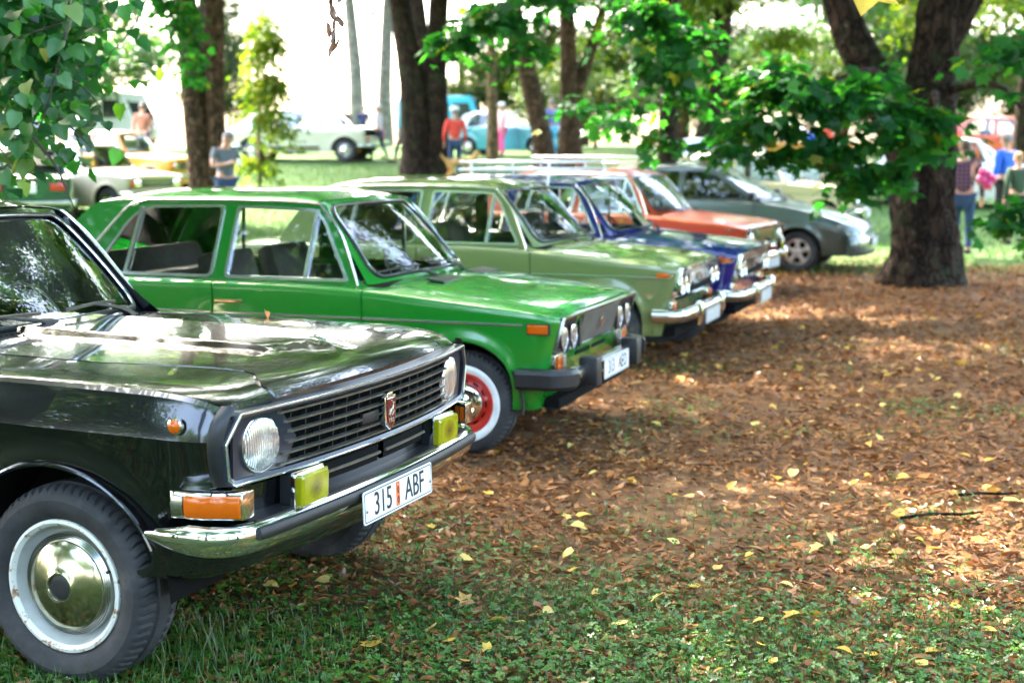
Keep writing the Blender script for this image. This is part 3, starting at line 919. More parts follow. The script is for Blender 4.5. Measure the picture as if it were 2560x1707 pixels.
for i, (x, y, s, lab) in enumerate(shr):
    t = empty('shrub', (x, y, gz(x, y)))
    tag(t, lab, 'shrub', 'shrubs beyond the lawn')
    trunk_obj(t, [([(0, 0, -0.2), (0, 0, 0.8), (0.05, 0, 1.6)], [0.09, 0.07, 0.04])], M['bark_warm'], 'stem', seed=90 + i, n=8)
    canopy(t, i, (0, 0, s * 0.8), (s, s, s * 1.25), M['leaf_lime'], i * 0.7)
    if i < 2:
        canopy(t, i + 1, (0.1, 0, s * 1.7), (s * 0.9, s, s * 1.6), M['leaf_lime'], i + 2.0)
# thin far trunks against the white sky, haze put into their bark colour
for i, (x, y, lab) in enumerate([(-7.6, 70, 'thin far trunk against the bright sky, left of its pair'), (-6.3, 71, 'thin far trunk against the bright sky, right of its pair')]):
    t = tree('linden_tree', lab, (x, y), 'far trees beyond the lawn')
    trunk_obj(t, [([(0, 0, -0.3), (0.05, 0, 3), (0.3 * (i * 2 - 1), 0, 8)], [0.42, 0.34, 0.24])], M['bark_hazed'], seed=50 + i, n=10)
    canopy(t, i, (0, 0, 13.0), (7.5, 7.0, 8.0), M['leaf_mid'], i)  # crown enlarged above the view to block sky in the reflections
    canopy(t, i + 1, (-8.0 + 12 * i, -6, 12.0), (7.5, 7.0, 7.0), M['leaf_mid'], i + 2)  # offset extra crown, unseen, added against sky reflections
for x, y, dx, lab in ((-9.8, 46, 3.4, 'unseen tall linden added behind the left double trunk to block sky reflections'), (-2.9, 46, -3.0, 'unseen tall linden added behind the stout middle trunks to block sky reflections')):
    t = tree('linden_tree', lab, (x, y), 'far trees beyond the lawn')  # unseen trees, added only to block sky mirrored in the bonnets
    trunk_obj(t, [([(0, 0, -0.3), (0, 0, 4), (dx * 0.3, 0, 8), (dx, 0, 12)], [0.3, 0.25, 0.2, 0.1])], M['bark_dark'], seed=85, n=10)
    for q in range(2):
        canopy(t, q, (dx - 1.5 + 3 * q, q * 1.5, 10.6), (7.5, 6.0, 6.4), M['leaf_mid'], q * 1.3 + x)
# small lime tree beside the man
t = tree('young_tree', 'small bright lime green tree right of the double trunk', (-5.9, 33.5), G_TREES)
trunk_obj(t, [([(0, 0, -0.2), (0, 0, 1.5), (0.05, 0, 4)], [0.05, 0.04, 0.02])], M['bark_pale'], seed=60, n=8)
low_leaves(t, T_simple(), [((0.25, 0, 3.4), (0.60, 0.7, 1.3), 1100, 0.15, 0.4), ((0.35, 0, 1.6), (0.7, 0.7, 1.0), 700, 0.15, 0.4), ((0.2, 0, 2.5), (0.6, 0.7, 0.7), 700, 0.15, 0.4), ((0.0, 0, 0.6), (1.0, 0.7, 0.5), 380, 0.15, 0.4)], M['leaf_bright'], seed=33)

# --- trees standing out of the frame whose crowns shade the cars and mirror in the bonnets
G_OUT = 'trees around the car row'
out = [((-5.2, 8.2), (0.6, -0.5, 6.6), (5.0, 4.6, 3.0), 'linden at the left whose leafy bough hangs into the view', 0),
       ((-10.0, 19.5), (1.0, -0.5, 7.4), (5.2, 5.0, 3.2), 'tall linden beyond the left edge of the lawn', 1),
       ((-2.6, -3.0), (0, 0.5, 7.8), (5.0, 5.0, 3.2), 'linden standing behind the viewer', 2),
       ((8.2, 9.0), (-0.8, 0.4, 7.6), (5.4, 5.2, 3.4), 'maple shading the leaf covered ground at the right', 0),
       ((5.8, -1.0), (-0.4, 0, 8.0), (5.2, 5.2, 3.4), 'maple behind the viewer at the right', 1),
       ((-5.5, 13.2), (2.7, 1.6, 8.0), (4.8, 4.8, 2.6), 'linden leaning over the green and olive saloons', 2),
       ((10.5, 20.0), (0, 0, 7.6), (5.4, 5.2, 3.6), 'maple at the right beyond the frame', 1),
       ((-9.0, -12.0), (0, 0, 4.4), (6.4, 5.0, 6.6), 'unseen broad linden added behind the viewer at the left for dark reflections', 0), ((0.5, -15.0), (0, 0, 4.4), (6.4, 5.0, 6.6), 'unseen broad linden added behind the viewer for dark reflections', 1),  # unseen lindens behind the viewer, added so the paint reflects dark green
       ((10.0, -13.0), (0, 0, 4.4), (6.4, 5.0, 6.6), 'unseen broad linden added behind the viewer at the right for dark reflections', 2), ((17.0, -3.0), (0, 0, 5.4), (6.0, 6.0, 5.4), 'broad linden to the right of the viewer', 0),
       ((17.5, 9.0), (0, 0, 5.4), (6.0, 6.0, 5.4), 'broad linden at the right of the leaf covered ground', 1), ((-14.0, -3.0), (0, 0, 4.6), (6.4, 6.4, 6.8), 'broad linden to the left of the viewer', 2), ((-13.0, 9.0), (0, 0, 6.4), (5.4, 5.4, 4.0), 'broad linden left of the black saloon', 1), ((-8.2, 1.2), (-0.4, 0, 6.2), (4.6, 4.6, 4.6), 'unseen linden added left of the black saloon for darker window reflections', 2), ((-10.8, 5.2), (0, 0, 5.0), (4.6, 4.6, 5.6), 'unseen low crowned linden added left of the green saloon to block sky reflections', 0)]  # unseen lindens by the black and green saloons added against sky reflections
for i, ((x, y), c, s, lab, k) in enumerate(out):
    t = tree('linden_tree', lab, (x, y), G_OUT)
    trunk_obj(t, [([(0, 0, -0.2), (0.05, 0, 2), (c[0] * 0.3, c[1] * 0.3, 4.2), (c[0], c[1], 7.5)], [0.42, 0.30, 0.26, 0.14]),
                  limb((0.1, 0, 3.4), (2.6, 1.2, 6.2), 0.4, 0.14, 0.05), limb((0.1, 0, 3.6), (-2.4, -1.2, 6.4), 0.4, 0.14, 0.05), limb((0.1, 0, 3.8), (0.6, -2.6, 6.4), 0.4, 0.12, 0.04)], M['bark_dark'], seed=70 + i)
    canopy(t, k, c, s, M['leaf_mid'], i * 0.9)
    if i == 0:
        canopy(t, 1, (3.6, -1.5, 8.8), (4.8, 4.8, 2.8), M['leaf_mid'], 1.7)  # extra overhead crown added to darken the windscreen's sky reflection
    if i == 3:
        canopy(t, 2, (-5.2, -1.8, 9.0), (4.8, 4.8, 2.8), M['leaf_mid'], 2.7)  # another unseen crown added overhead for darker windscreen reflections

# --- bough hanging in at the upper left: every leaf its own piece
def leafy_bough():
    root = empty('leafy_bough', (-2.55, 7.4, 2.75))
    tag(root, 'drooping linden bough with fresh green leaves hanging in at the upper left', 'branch')
    W = lambda u, v, Y: Vector(((u - 1176) / 3267 * Y, Y, 1.7 - (v - 340) / 3267 * Y)) - root.location
    twigs = [[W(205, -60, 7.3), W(184, 0, 7.25), W(170, 88, 7.2), W(143, 174, 7.1), W(123, 242, 7.05), W(88, 318, 7.0), (W(30, 385, 6.95))],
             [W(60, -80, 7.7), W(40, 0, 7.7), W(-10, 60, 7.6), W(-80, 150, 7.5)],
             [W(330, -70, 7.9), W(215, 40, 7.6), W(120, 75, 7.3), W(20, 110, 7.1)],
             [W(360, -60, 8.2), W(350, 20, 8.2), W(300, 100, 8.1), W(240, 150, 8.0)],
             [W(123, 242, 7.05), W(180, 300, 7.0), W(225, 345, 6.95)], [W(88, 318, 7.0), W(135, 380, 6.9), W(160, 440, 6.85), W(175, 480, 6.85)],
             [W(-60, 200, 7.3), W(20, 250, 7.2), W(70, 260, 7.1)], [W(-40, 300, 7.3), W(10, 340, 7.2), W(40, 400, 7.1)], [W(143, 174, 7.1), W(200, 200, 7.2), W(245, 250, 7.2)]]
    tw = MB()
    for p in twigs:
        q = bez(p, 4)
        tw.tube(q, [0.009 - 0.007 * i / (len(q) - 1) for i in range(len(q))], n=6)
    tw.build('twig', M['twig'], root)
    tv, tf = T_linden()
    me = bpy.data.meshes.new('leaf')
    me.from_pydata([tuple(p) for p in tv], [], [tuple(f) for f in tf])
    me.materials.append(M['leaf_single'])
    me.polygons.foreach_set('use_smooth', [True] * len(me.polygons))
    r = np.random.default_rng(5)
    zones = [(-20, 60, 90, 80, 40), (120, 60, 90, 70, 36), (220, 40, 60, 50, 22), (60, 170, 80, 60, 38), (190, 150, 55, 50, 20), (0, 270, 80, 60, 36), (110, 260, 80, 50, 30), (30, 350, 80, 50, 26),
             (215, 290, 30, 55, 13), (150, 340, 60, 36, 17), (50, 370, 65, 45, 20), (10, 440, 30, 30, 8), (165, 440, 26, 42, 16), (300, 110, 60, 70, 14), (235, 220, 28, 30, 8), (330, 20, 60, 40, 14)]
    pts = []
    for u, v, du, dv, n in zones:
        for _ in range(n):
            pts.append((u + du * r.normal() * 0.62, v + dv * r.normal() * 0.62))
    near = pts[:290]
    rest_p, rest_r, rest_s, rest_t = [], [], [], []
    for i, (u, v) in enumerate(pts):
        Y = 7.35 + 0.45 * r.normal() + (0.5 if u > 260 else 0)
        p = W(u, v, Y)
        tip = np.array([[0.5 * r.normal() + 0.25, 0.4 * r.normal() - 0.35, -0.45 + 0.35 * r.normal()]])
        nrm = np.array([[0.45 * r.normal(), -0.55 + 0.4 * r.normal(), 0.85]])
        rot = orient(tip, nrm)[0]
        sc = 0.086 * (0.75 + 0.5 * r.random())
        o = bpy.data.objects.new('leaf', me)
        COL.objects.link(o)
        o.parent = root
        mt = Matrix([list(rot[0]) + [p.x], list(rot[1]) + [p.y], list(rot[2]) + [p.z], [0, 0, 0, 1]])
        o.matrix_local = mt @ Matrix.Diagonal((sc, sc, sc, 1))
        if i >= 299:
            break
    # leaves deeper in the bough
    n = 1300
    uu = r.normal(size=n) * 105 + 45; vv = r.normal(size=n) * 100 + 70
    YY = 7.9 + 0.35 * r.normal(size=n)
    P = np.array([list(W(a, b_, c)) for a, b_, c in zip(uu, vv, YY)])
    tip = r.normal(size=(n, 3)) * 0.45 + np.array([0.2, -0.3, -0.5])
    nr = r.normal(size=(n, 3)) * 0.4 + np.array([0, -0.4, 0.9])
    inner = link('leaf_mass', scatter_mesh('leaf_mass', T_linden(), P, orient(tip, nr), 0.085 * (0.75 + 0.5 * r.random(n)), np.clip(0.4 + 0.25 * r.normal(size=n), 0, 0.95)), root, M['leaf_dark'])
    inner['kind'] = 'stuff'
leafy_bough()

# --- dried leaves hanging at the top, bright yellow leaf at the top right
def hanging_things():
    root = empty('dried_leaf_cluster', (-0.613, 5.0, 2.2))
    tag(root, 'cluster of curled brown dried leaves dangling from the top edge', 'dry leaves')
    mb = MB().tube([(0.02, 0, 0.35), (0.01, 0, 0.15), (0.0, 0, 0.0)], 0.0015, 5)
    mb.build('stalk', M['twig'], root)
    tv, tf = T_curl()
    me = bpy.data.meshes.new('curled_leaf')
    me.from_pydata([tuple(p) for p in tv], [], [tuple(f) for f in tf])
    me.materials.append(M['leaf_dry'])
    rr = random.Random(4)
    for i in range(13):
        z = 0.03 - i * 0.0165
        o = link('curled_leaf', me, root)
        o.location = (rr.uniform(-0.012, 0.012) + 0.012 * math.sin(i * 1.3), rr.uniform(-0.012, 0.012), z)
        o.rotation_euler = (rr.uniform(1.2, 2.2), rr.uniform(-0.6, 0.6), rr.uniform(0, 6.3))
        o.scale = (0.062, 0.05 + 0.02 * rr.random(), 0.062)
    # yellow leaf, close to the lens side of the scene
    root = empty('yellow_leaf', (0.93, 3.75, 2.085))
    tag(root, 'bright yellow lobed leaf hanging at the top edge in front of the big trunk', 'leaf')
    tv, tf = T_maple()
    me = bpy.data.meshes.new('leaf_blade')
    me.from_pydata([tuple(p) for p in tv], [], [tuple(f) for f in tf])
    me.materials.append(M['leaf_yellow'])
    o = link('leaf_blade', me, root)
    o.scale = (0.15, 0.10, 0.1)
    o.rotation_euler = (R(-60), R(8), R(10))
    o.location = (0, 0, 0.045)
    MB().tube([(0, 0, 0.04), (0.01, 0.0, 0.12), (0.04, 0, 0.3)], 0.0012, 5).build('stalk', M['twig'], root)
hanging_things()

# ---------------------------------------------------------------- leaf litter, ground cover, fallen leaves
def in_view(x, y, pad=0.6):
    return np.abs(x) < y * 0.372 + pad

def ground_cover():
    r = np.random.default_rng(21)
    # brown scraps of leaf
    n = 115000
    y = 3.1 + 17.5 * r.random(n) ** 1.35
    x = (r.random(n) * 2 - 1) * (y * 0.372 + 0.6)
    keep = (r.random(n) < (1.0 - 0.30 * green_mask(x, y)) * np.clip(0.25 + 1.5 * vnoise(x, y, 1.3, 31) * (0.5 + vnoise(x, y, 4.0, 32)), 0, 1)) & ~((y > 14) & (x < -1.5))
    x, y = x[keep], y[keep]
    n = len(x)
    z = np.array([gz(a, b_) for a, b_ in zip(x, y)]) + 0.006 + 0.016 * r.random(n)
    ang = r.random(n) * 6.283
    tip = np.stack([np.cos(ang), np.sin(ang), 0.30 * r.normal(size=n)], 1)
    nrm = np.stack([0.35 * r.normal(size=n), 0.35 * r.normal(size=n), np.ones(n)], 1)
    sc = np.stack([0.034 * (0.6 + 0.9 * r.random(n)), 0.034 * (0.7 + 1.1 * r.random(n)), 0.045 * (0.5 + r.random(n))], 1) * (1 + 0.035 * (y - 5))[:, None].clip(0.9, 1.5) * np.exp(0.30 * r.normal(size=n))[:, None].clip(0.5, 2.2) * 0.84
    tone = np.clip(0.45 + 0.22 * r.normal(size=n) + 0.25 * (vnoise(x, y, 1.7, 9) - 0.5), 0, 1)
    half = n // 2
    pos = np.stack([x, y, z], 1)
    rot = orient(tip, nrm)
    o = link('leaf_litter', scatter_mesh('leaf_litter', T_scrap(), pos[:half], rot[:half], sc[:half], tone[:half]), None, M['leaf_litter'])
    tag(o, 'brown broken leaf litter covering the ground', 'leaf litter', kind='stuff')
    o = link('curled_litter', scatter_mesh('curled_litter', T_curl(), pos[half:], rot[half:], sc[half:] * 0.95, tone[half:]), None, M['leaf_litter'])
    tag(o, 'curled dry brown leaves lying all over the ground', 'leaf litter', kind='stuff')
    # clover and small weeds
    n = 95000
    y = 3.1 + 9.0 * r.random(n) ** 1.2
    x = (r.random(n) * 2 - 1) * (y * 0.372 + 0.6)
    keep = r.random(n) < green_mask(x, y) * 0.92
    x, y = x[keep], y[keep]
    n = len(x)
    z = 0.012 + 0.028 * r.random(n)
    ang = r.random(n) * 6.283
    tip = np.stack([np.cos(ang), np.sin(ang), 0.25 * r.normal(size=n)], 1)
    nrm = np.stack([0.35 * r.normal(size=n), -0.12 + 0.35 * r.normal(size=n), np.ones(n)], 1)
    o = link('clover', scatter_mesh('clover', T_clover(), np.stack([x, y, z], 1), orient(tip, nrm), 0.019 * (0.55 + 0.9 * r.random(n)), np.clip(0.45 + 0.24 * r.normal(size=n) + 0.5 * (vnoise(x, y, 2.2, 5) - 0.5), 0, 1)), None, M['clover'])
    tag(o, 'low green clover and weeds among the leaves', 'ground cover', kind='stuff')
    # grass blades
    n = 110000
    y = 3.1 + 9.5 * r.random(n) ** 1.2
    x = (r.random(n) * 2 - 1) * (y * 0.372 + 0.6)
    keep = r.random(n) < green_mask(x, y) * (0.35 + 0.9 * vnoise(x, y, 2.6, 7))
    x, y = x[keep], y[keep]
    n = len(x)
    tip = np.stack([0.5 * r.normal(size=n), 0.5 * r.normal(size=n), np.zeros(n)], 1) + 1e-3
    nrm = np.stack([0.28 * r.normal(size=n), 0.28 * r.normal(size=n), np.ones(n)], 1)
    h = 0.040 * (0.5 + 1.0 * r.random(n)) * (0.7 + 1.1 * vnoise(x, y, 1.9, 41) ** 2) * np.where((x < -0.55) & (y < 4.6), 1.7, 1.0)
    o = link('grass', scatter_mesh('grass', T_blade(), np.stack([x, y, np.zeros(n)], 1), orient(tip, nrm), np.stack([0.065 + 0 * h, h, h], 1), np.clip(0.4 + 0.25 * r.normal(size=n), 0, 1)), None, M['grass'])
    tag(o, 'thin green grass blades in the foreground', 'grass', kind='stuff')
    # lawn tufts further back, sunlit
    n = 26000
    y = 19 + 22 * r.random(n)
    x = (r.random(n) * 2 - 1) * (y * 0.372 + 1)
    tip = np.stack([0.5 * r.normal(size=n), 0.5 * r.normal(size=n), np.zeros(n)], 1) + 1e-3
    nrm = np.stack([0.3 * r.normal(size=n), 0.3 * r.normal(size=n), np.ones(n)], 1)
    z = np.array([gz(a, b_) for a, b_ in zip(x, y)]) - 0.01
    h = 0.09 * (0.5 + r.random(n))
    o = link('lawn_grass', scatter_mesh('lawn_grass', T_blade(), np.stack([x, y, z], 1), orient(tip, nrm), np.stack([0.3 + 0 * h, h, h], 1), np.clip(0.6 + 0.25 * r.normal(size=n), 0, 1)), None, M['grass'])
    tag(o, 'sunlit lawn grass behind the cars', 'grass', kind='stuff')
    # yellow fallen leaves, one object each
    meshes = []
    for q in range(5):
        tv, tf = (T_linden(), T_curl(), T_linden(), T_maple(), T_linden())[q]
        tv = tv.copy()
        tv[:, 1] -= 0.45
        tv[:, 2] += (0.35 + 0.25 * q % 0.5) * tv[:, 0] ** 2 * (1 if q % 2 else -0.4) + 0.18 * np.sin(tv[:, 1] * 3 + q) * 0.5
        me = bpy.data.meshes.new('fallen_leaf')
        me.from_pydata([tuple(p) for p in tv], [], [tuple(f) for f in tf])
        me.materials.append(M['leaf_fallen'])
        meshes.append(me)
    k = 0
    while k < 298:
        yy = 3.3 + 11.5 * r.random() ** 1.25
        xx = (r.random() * 2 - 1) * (yy * 0.36)
        if xx < 0.2 * (yy - 5.5) - 0.9 + (0.5 if yy < 5 else 0):
            if r.random() < 0.75:
                continue
        o = link('fallen_leaf', meshes[int(r.integers(0, 5))])
        s = 0.036 + 0.034 * r.random() ** 1.5
        o.location = (xx, yy, gz(xx, yy) + 0.030)
        o.rotation_euler = (0.28 * r.normal(), 0.28 * r.normal(), r.random() * 6.28)
        o.scale = (s * (0.8 + 0.4 * r.random()), s * (1.0 + 0.3 * r.random()), s)
        tag(o, 'yellow fallen leaf lying on the leaf littered ground', 'leaf', 'yellow fallen leaves')
        k += 1
ground_cover()

def sticks():
    L = [((2.32, 6.75), 0.30, 0.0, 0.008, 'dark twig lying on the leaves near the right edge', 'bark_dark'), ((1.98, 6.35), 0.42, 0.15, 0.008, 'long dark curved twig lying across the leaf litter', 'bark_dark'),
         ((0.93, 3.72), 0.055, -0.6, 0.007, 'short pale broken stick beside a yellow leaf', 'bark_pale'), ((1.26, 3.95), 0.07, 0.5, 0.005, 'thin pale stick among clover at the lower right', 'bark_pale'), ((1.0, 7.4), 0.16, -0.3, 0.006, 'pale bent stick on the leaves right of the green saloon', 'bark_pale')]
    for (x, y), ln, a, rad, lab, mt in L:
        o = empty('stick', (x, y, 0.025), a)
        o2 = MB().tube([(-ln / 2, 0, 0), (-ln * 0.15, 0.012 * ln / 0.2, 0.006), (ln * 0.2, -0.01, 0.008), (ln / 2, 0.02 * ln / 0.2, 0.002)], [rad, rad * 0.95, rad * 0.85, rad * 0.6], 7).mesh('stick', 60)
        COL.objects.unlink(o); bpy.data.objects.remove(o)
        s = link('stick', o2, None, M[mt])
        s.location = (x, y, 0.03); s.rotation_euler = (0, 0, a)
        tag(s, lab, 'stick')
    # broad leaved weeds
    for (x, y), n, sc, lab in (((1.42, 3.98), 7, 0.075, 'small leafy weed with broad pointed leaves at the lower right'), ((-0.42, 3.86), 4, 0.085, 'young dock plant with upright leaves in the clover'), ((-0.95, 3.55), 2, 0.07, 'single upright pale green leaf in front of the black saloon wheel')):
        root = empty('weed', (x, y, 0.0))
        tag(root, lab, 'plant')
        tv, tf = T_simple()
        me = bpy.data.meshes.new('leaf')
        me.from_pydata([tuple(p) for p in tv], [], [tuple(f) for f in tf])
        me.materials.append(M['weed'])
        for i in range(n):
            o = link('leaf', me, root)
            o.location = (0, 0, 0.012)
            o.rotation_euler = (R(35 + 25 * (i % 2)) if n > 3 else R(75), 0, i * 2.4)
            o.scale = (sc * 0.8, sc * (0.8 + 0.4 * (i % 3) / 2), sc)
M['weed'] = leaf_mat('leaf_weed', [(0, (0.05, 0.19, 0.035)), (1, (0.10, 0.26, 0.06))], (1.2, 1.3, 0.7), 0.3, attr=False)
sticks()
# ---------------------------------------------------------------- cars
# local frame: origin on the ground under the front axle, x forward, y to the car's left, z up; -y is the side the camera sees
def offset_poly(P, d):
    """inset a 2D polygon by d"""
    n = len(P)
    A = sum(P[i][0] * P[(i + 1) % n][1] - P[(i + 1) % n][0] * P[i][1] for i in range(n))
    sg = 1 if A > 0 else -1
    out = []
    for i in range(n):
        p, q, r_ = Vector(P[i - 1]), Vector(P[i]), Vector(P[(i + 1) % n])
        a = (q - p).normalized(); b = (r_ - q).normalized()
        na = Vector((-a.y, a.x)) * sg; nb = Vector((-b.y, b.x)) * sg
        k = (na + nb)
        k = k / max(0.35, k.length_squared) * 2 if k.length > 0.01 else na
        out.append(tuple(q + k * d))
    return out

def round_poly(P, rad, n=4):
    """round the corners of a 2D polygon"""
    out = []
    L = len(P)
    for i in range(L):
        p, q, r_ = Vector(P[i - 1]), Vector(P[i]), Vector(P[(i + 1) % L])
        a, b = p - q, r_ - q
        d = min(rad, a.length * 0.45, b.length * 0.45)
        s, e = q + a.normalized() * d, q + b.normalized() * d
        for k in range(n + 1):
            t = k / n
            out.append(tuple(s * (1 - t) ** 2 + q * 2 * t * (1 - t) + e * t ** 2))
    return out

SEDAN = dict(   # small square-cut saloon
    xf=0.575, xr=-3.40, wb=2.424, R=0.355, wz=0.288, tr=0.288, trackw=0.683, sill=0.20, front_b=0.27, rear_b=0.30,
    hw=[(0.575, .742), (0.54, .775), (0.45, .79), (0, .803), (-0.8, .806), (-2.2, .806), (-2.9, .795), (-3.3, .765), (-3.40, .735)],
    zsh=[(0.575, .772), (0.54, .790), (0.45, .808), (0, .855), (-0.6, .905), (-1.2, .925), (-2.2, .925), (-2.9, .915), (-3.3, .895), (-3.40, .865)],
    zc=[(0.575, .745), (0.54, .758), (0.45, .773), (0.2, .795), (-0.2, .825), (-0.6, .862), (-1.2, .882), (-2.4, .890), (-3.0, .88), (-3.4, .84)],
    zt=[(0.575, .815), (0.54, .838), (0.4, .868), (0, .912), (-0.55, .955), (-2.7, .945), (-2.9, .945), (-3.3, .915), (-3.40, .88)],
    tuck=0.055, lean=0.012, rs=0.030, seam=.635, cowl=-0.50, deck=-2.78, nose_bow=0.012, nose_lean=0.27, bulge=None,
    gaps=(-0.605, -1.575, -2.52), ledge=.700,
    side=[(-0.58, .905), (-0.70, .985), (-0.80, 1.185), (-0.90, 1.325), (-0.99, 1.385), (-1.5, 1.40), (-2.05, 1.395), (-2.42, 1.380), (-2.56, 1.342), (-2.72, 1.19), (-2.83, 1.04), (-2.90, .905)],
    front_win=[(-1.545, .945), (-1.505, 1.358), (-0.985, 1.345), (-0.915, 1.275), (-0.835, 1.12), (-0.735, .945)],
    vent_x=(-1.015, -0.975),
    rear_win=[(-1.640, .945), (-1.598, 1.362), (-2.10, 1.352), (-2.20, 1.315), (-2.27, 1.25), (-2.49, .945)],
    quarter_x=(-2.245, -2.175),
    yb=.715, kt=0.27, crown=.055,
    gutter=[(-2.56, 1.03), (-2.36, 1.26), (-2.27, 1.345), (-2.17, 1.382), (-2.03, 1.393), (-1.5, 1.394), (-1.02, 1.380), (-0.93, 1.345), (-0.80, 1.20), (-0.70, 1.0), (-0.665, .92)],
    ws_bottom=(-0.41, .955), ws_bow=0.20, ws_top=(-0.985, 1.405), rw_bottom=(-2.93, .945), rw_top=(-2.50, 1.375))

VOLGA = dict(tuck_p=0.85, sharp=17, nose_open=(.705, .920, .80),
    xf=0.70, xr=-3.95, wb=2.80, R=0.405, wz=0.325, tr=0.325, trackw=0.745, sill=0.27, front_b=0.42, rear_b=0.36,
    hw=[(0.70, .835), (0.66, .862), (0.58, .882), (0.3, .895), (0, .900), (-1.2, .905), (-2.8, .90), (-3.6, .88), (-3.90, .83), (-3.95, .80)],
    zsh=[(0.70, .925), (0.665, .945), (0.60, .965), (0.48, .978), (0.2, .988), (-0.3, .993), (-1.2, .990), (-2.6, .985), (-3.4, .955), (-3.9, .915), (-3.95, .89)],
    zc=[(0.70, .838), (0.5, .842), (0, .850), (-1, .862), (-2.6, .860), (-3.95, .83)],
    zt=[(0.70, .948), (0.665, .976), (0.60, .993), (0.48, 1.003), (0.2, 1.016), (-0.3, 1.025), (-0.7, 1.03), (-3.1, 1.0), (-3.4, .99), (-3.9, .94), (-3.95, .91)],
    tuck=0.165, lean=0.055, rs=0.035, seam=.60, cowl=-0.86, deck=-3.18, nose_bow=0.085, nose_lean=0.10, bulge=(0.235, 0.022),
    gaps=(-0.78, -1.85, -2.88), ledge=.775,
    side=[(-0.74, .965), (-0.90, 1.10), (-1.02, 1.26), (-1.14, 1.405), (-1.26, 1.445), (-1.8, 1.46), (-2.4, 1.45), (-2.75, 1.41), (-2.9, 1.32), (-3.08, 1.15), (-3.25, .965)],
    front_win=[(-1.82, 1.005), (-1.78, 1.415), (-1.27, 1.405), (-1.16, 1.32), (-1.02, 1.15), (-0.90, 1.005)],
    vent_x=(-1.17, -1.15),
    rear_win=[(-1.90, 1.005), (-1.86, 1.418), (-2.45, 1.41), (-2.58, 1.36), (-2.86, 1.005)],
    quarter_x=(-2.62, -2.52),
    yb=.785, kt=0.33, crown=.065,
    gutter=[(-2.95, 1.06), (-2.78, 1.34), (-2.68, 1.425), (-2.5, 1.45), (-1.8, 1.458), (-1.27, 1.442), (-1.14, 1.40), (-1.0, 1.235), (-0.86, 1.0)],
    ws_bottom=(-0.66, 1.02), ws_bow=0.20, ws_top=(-1.20, 1.452), rw_bottom=(-3.28, 1.0), rw_top=(-2.80, 1.42))

HATCH = dict(SEDAN, glass=M['glass_dark'],  # rounded hatchback of a later age
    xf=0.86, xr=-3.42, wb=2.49, R=0.335, wz=0.287, tr=0.287, trackw=0.70, sill=0.20, front_b=0.24, rear_b=0.28,
    hw=[(0.86, .47), (0.83, .58), (0.77, .67), (0.66, .745), (0.5, .79), (0, .825), (-0.8, .84), (-2.4, .84), (-3.0, .80), (-3.35, .70), (-3.42, .60)],
    zsh=[(0.86, .575), (0.83, .60), (0.77, .635), (0.66, .68), (0.5, .735), (0.2, .825), (-0.2, .905), (-0.6, .955), (-1.2, .985), (-2.4, 1.0), (-3.0, 1.0), (-3.42, .97)],
    zc=[(0.86, .50), (0.7, .56), (0.4, .64), (0, .70), (-0.6, .74), (-2.4, .78), (-3.42, .78)],
    zt=[(0.86, .60), (0.83, .63), (0.77, .67), (0.66, .72), (0.4, .83), (0, .925), (-0.5, 1.0), (-2.9, 1.05), (-3.42, 1.0)],
    tuck=0.06, lean=0.06, rs=0.06, seam=.60, cowl=-0.50, deck=-3.0, nose_bow=0.10, nose_lean=-0.10,
    gaps=(-0.60, -1.64, -2.50), ledge=.72,
    side=[(-0.36, .90), (-0.62, 1.02), (-0.95, 1.24), (-1.22, 1.385), (-1.42, 1.425), (-1.9, 1.44), (-2.5, 1.425), (-2.9, 1.38), (-3.1, 1.28), (-3.3, .985)],
    front_win=[(-1.66, 1.005), (-1.64, 1.375), (-1.36, 1.365), (-1.20, 1.32), (-0.92, 1.145), (-0.70, 1.005)],
    vent_x=None,
    rear_win=[(-1.74, 1.01), (-1.72, 1.378), (-2.32, 1.37), (-2.52, 1.31), (-2.70, 1.02)],
    quarter_x=None, yb=.765, kt=0.40, crown=.05,
    gutter=None, ws_bottom=(-0.30, .985), ws_bow=0.30, ws_top=(-1.33, 1.435), rw_bottom=(-3.34, 1.03), rw_top=(-2.96, 1.41))

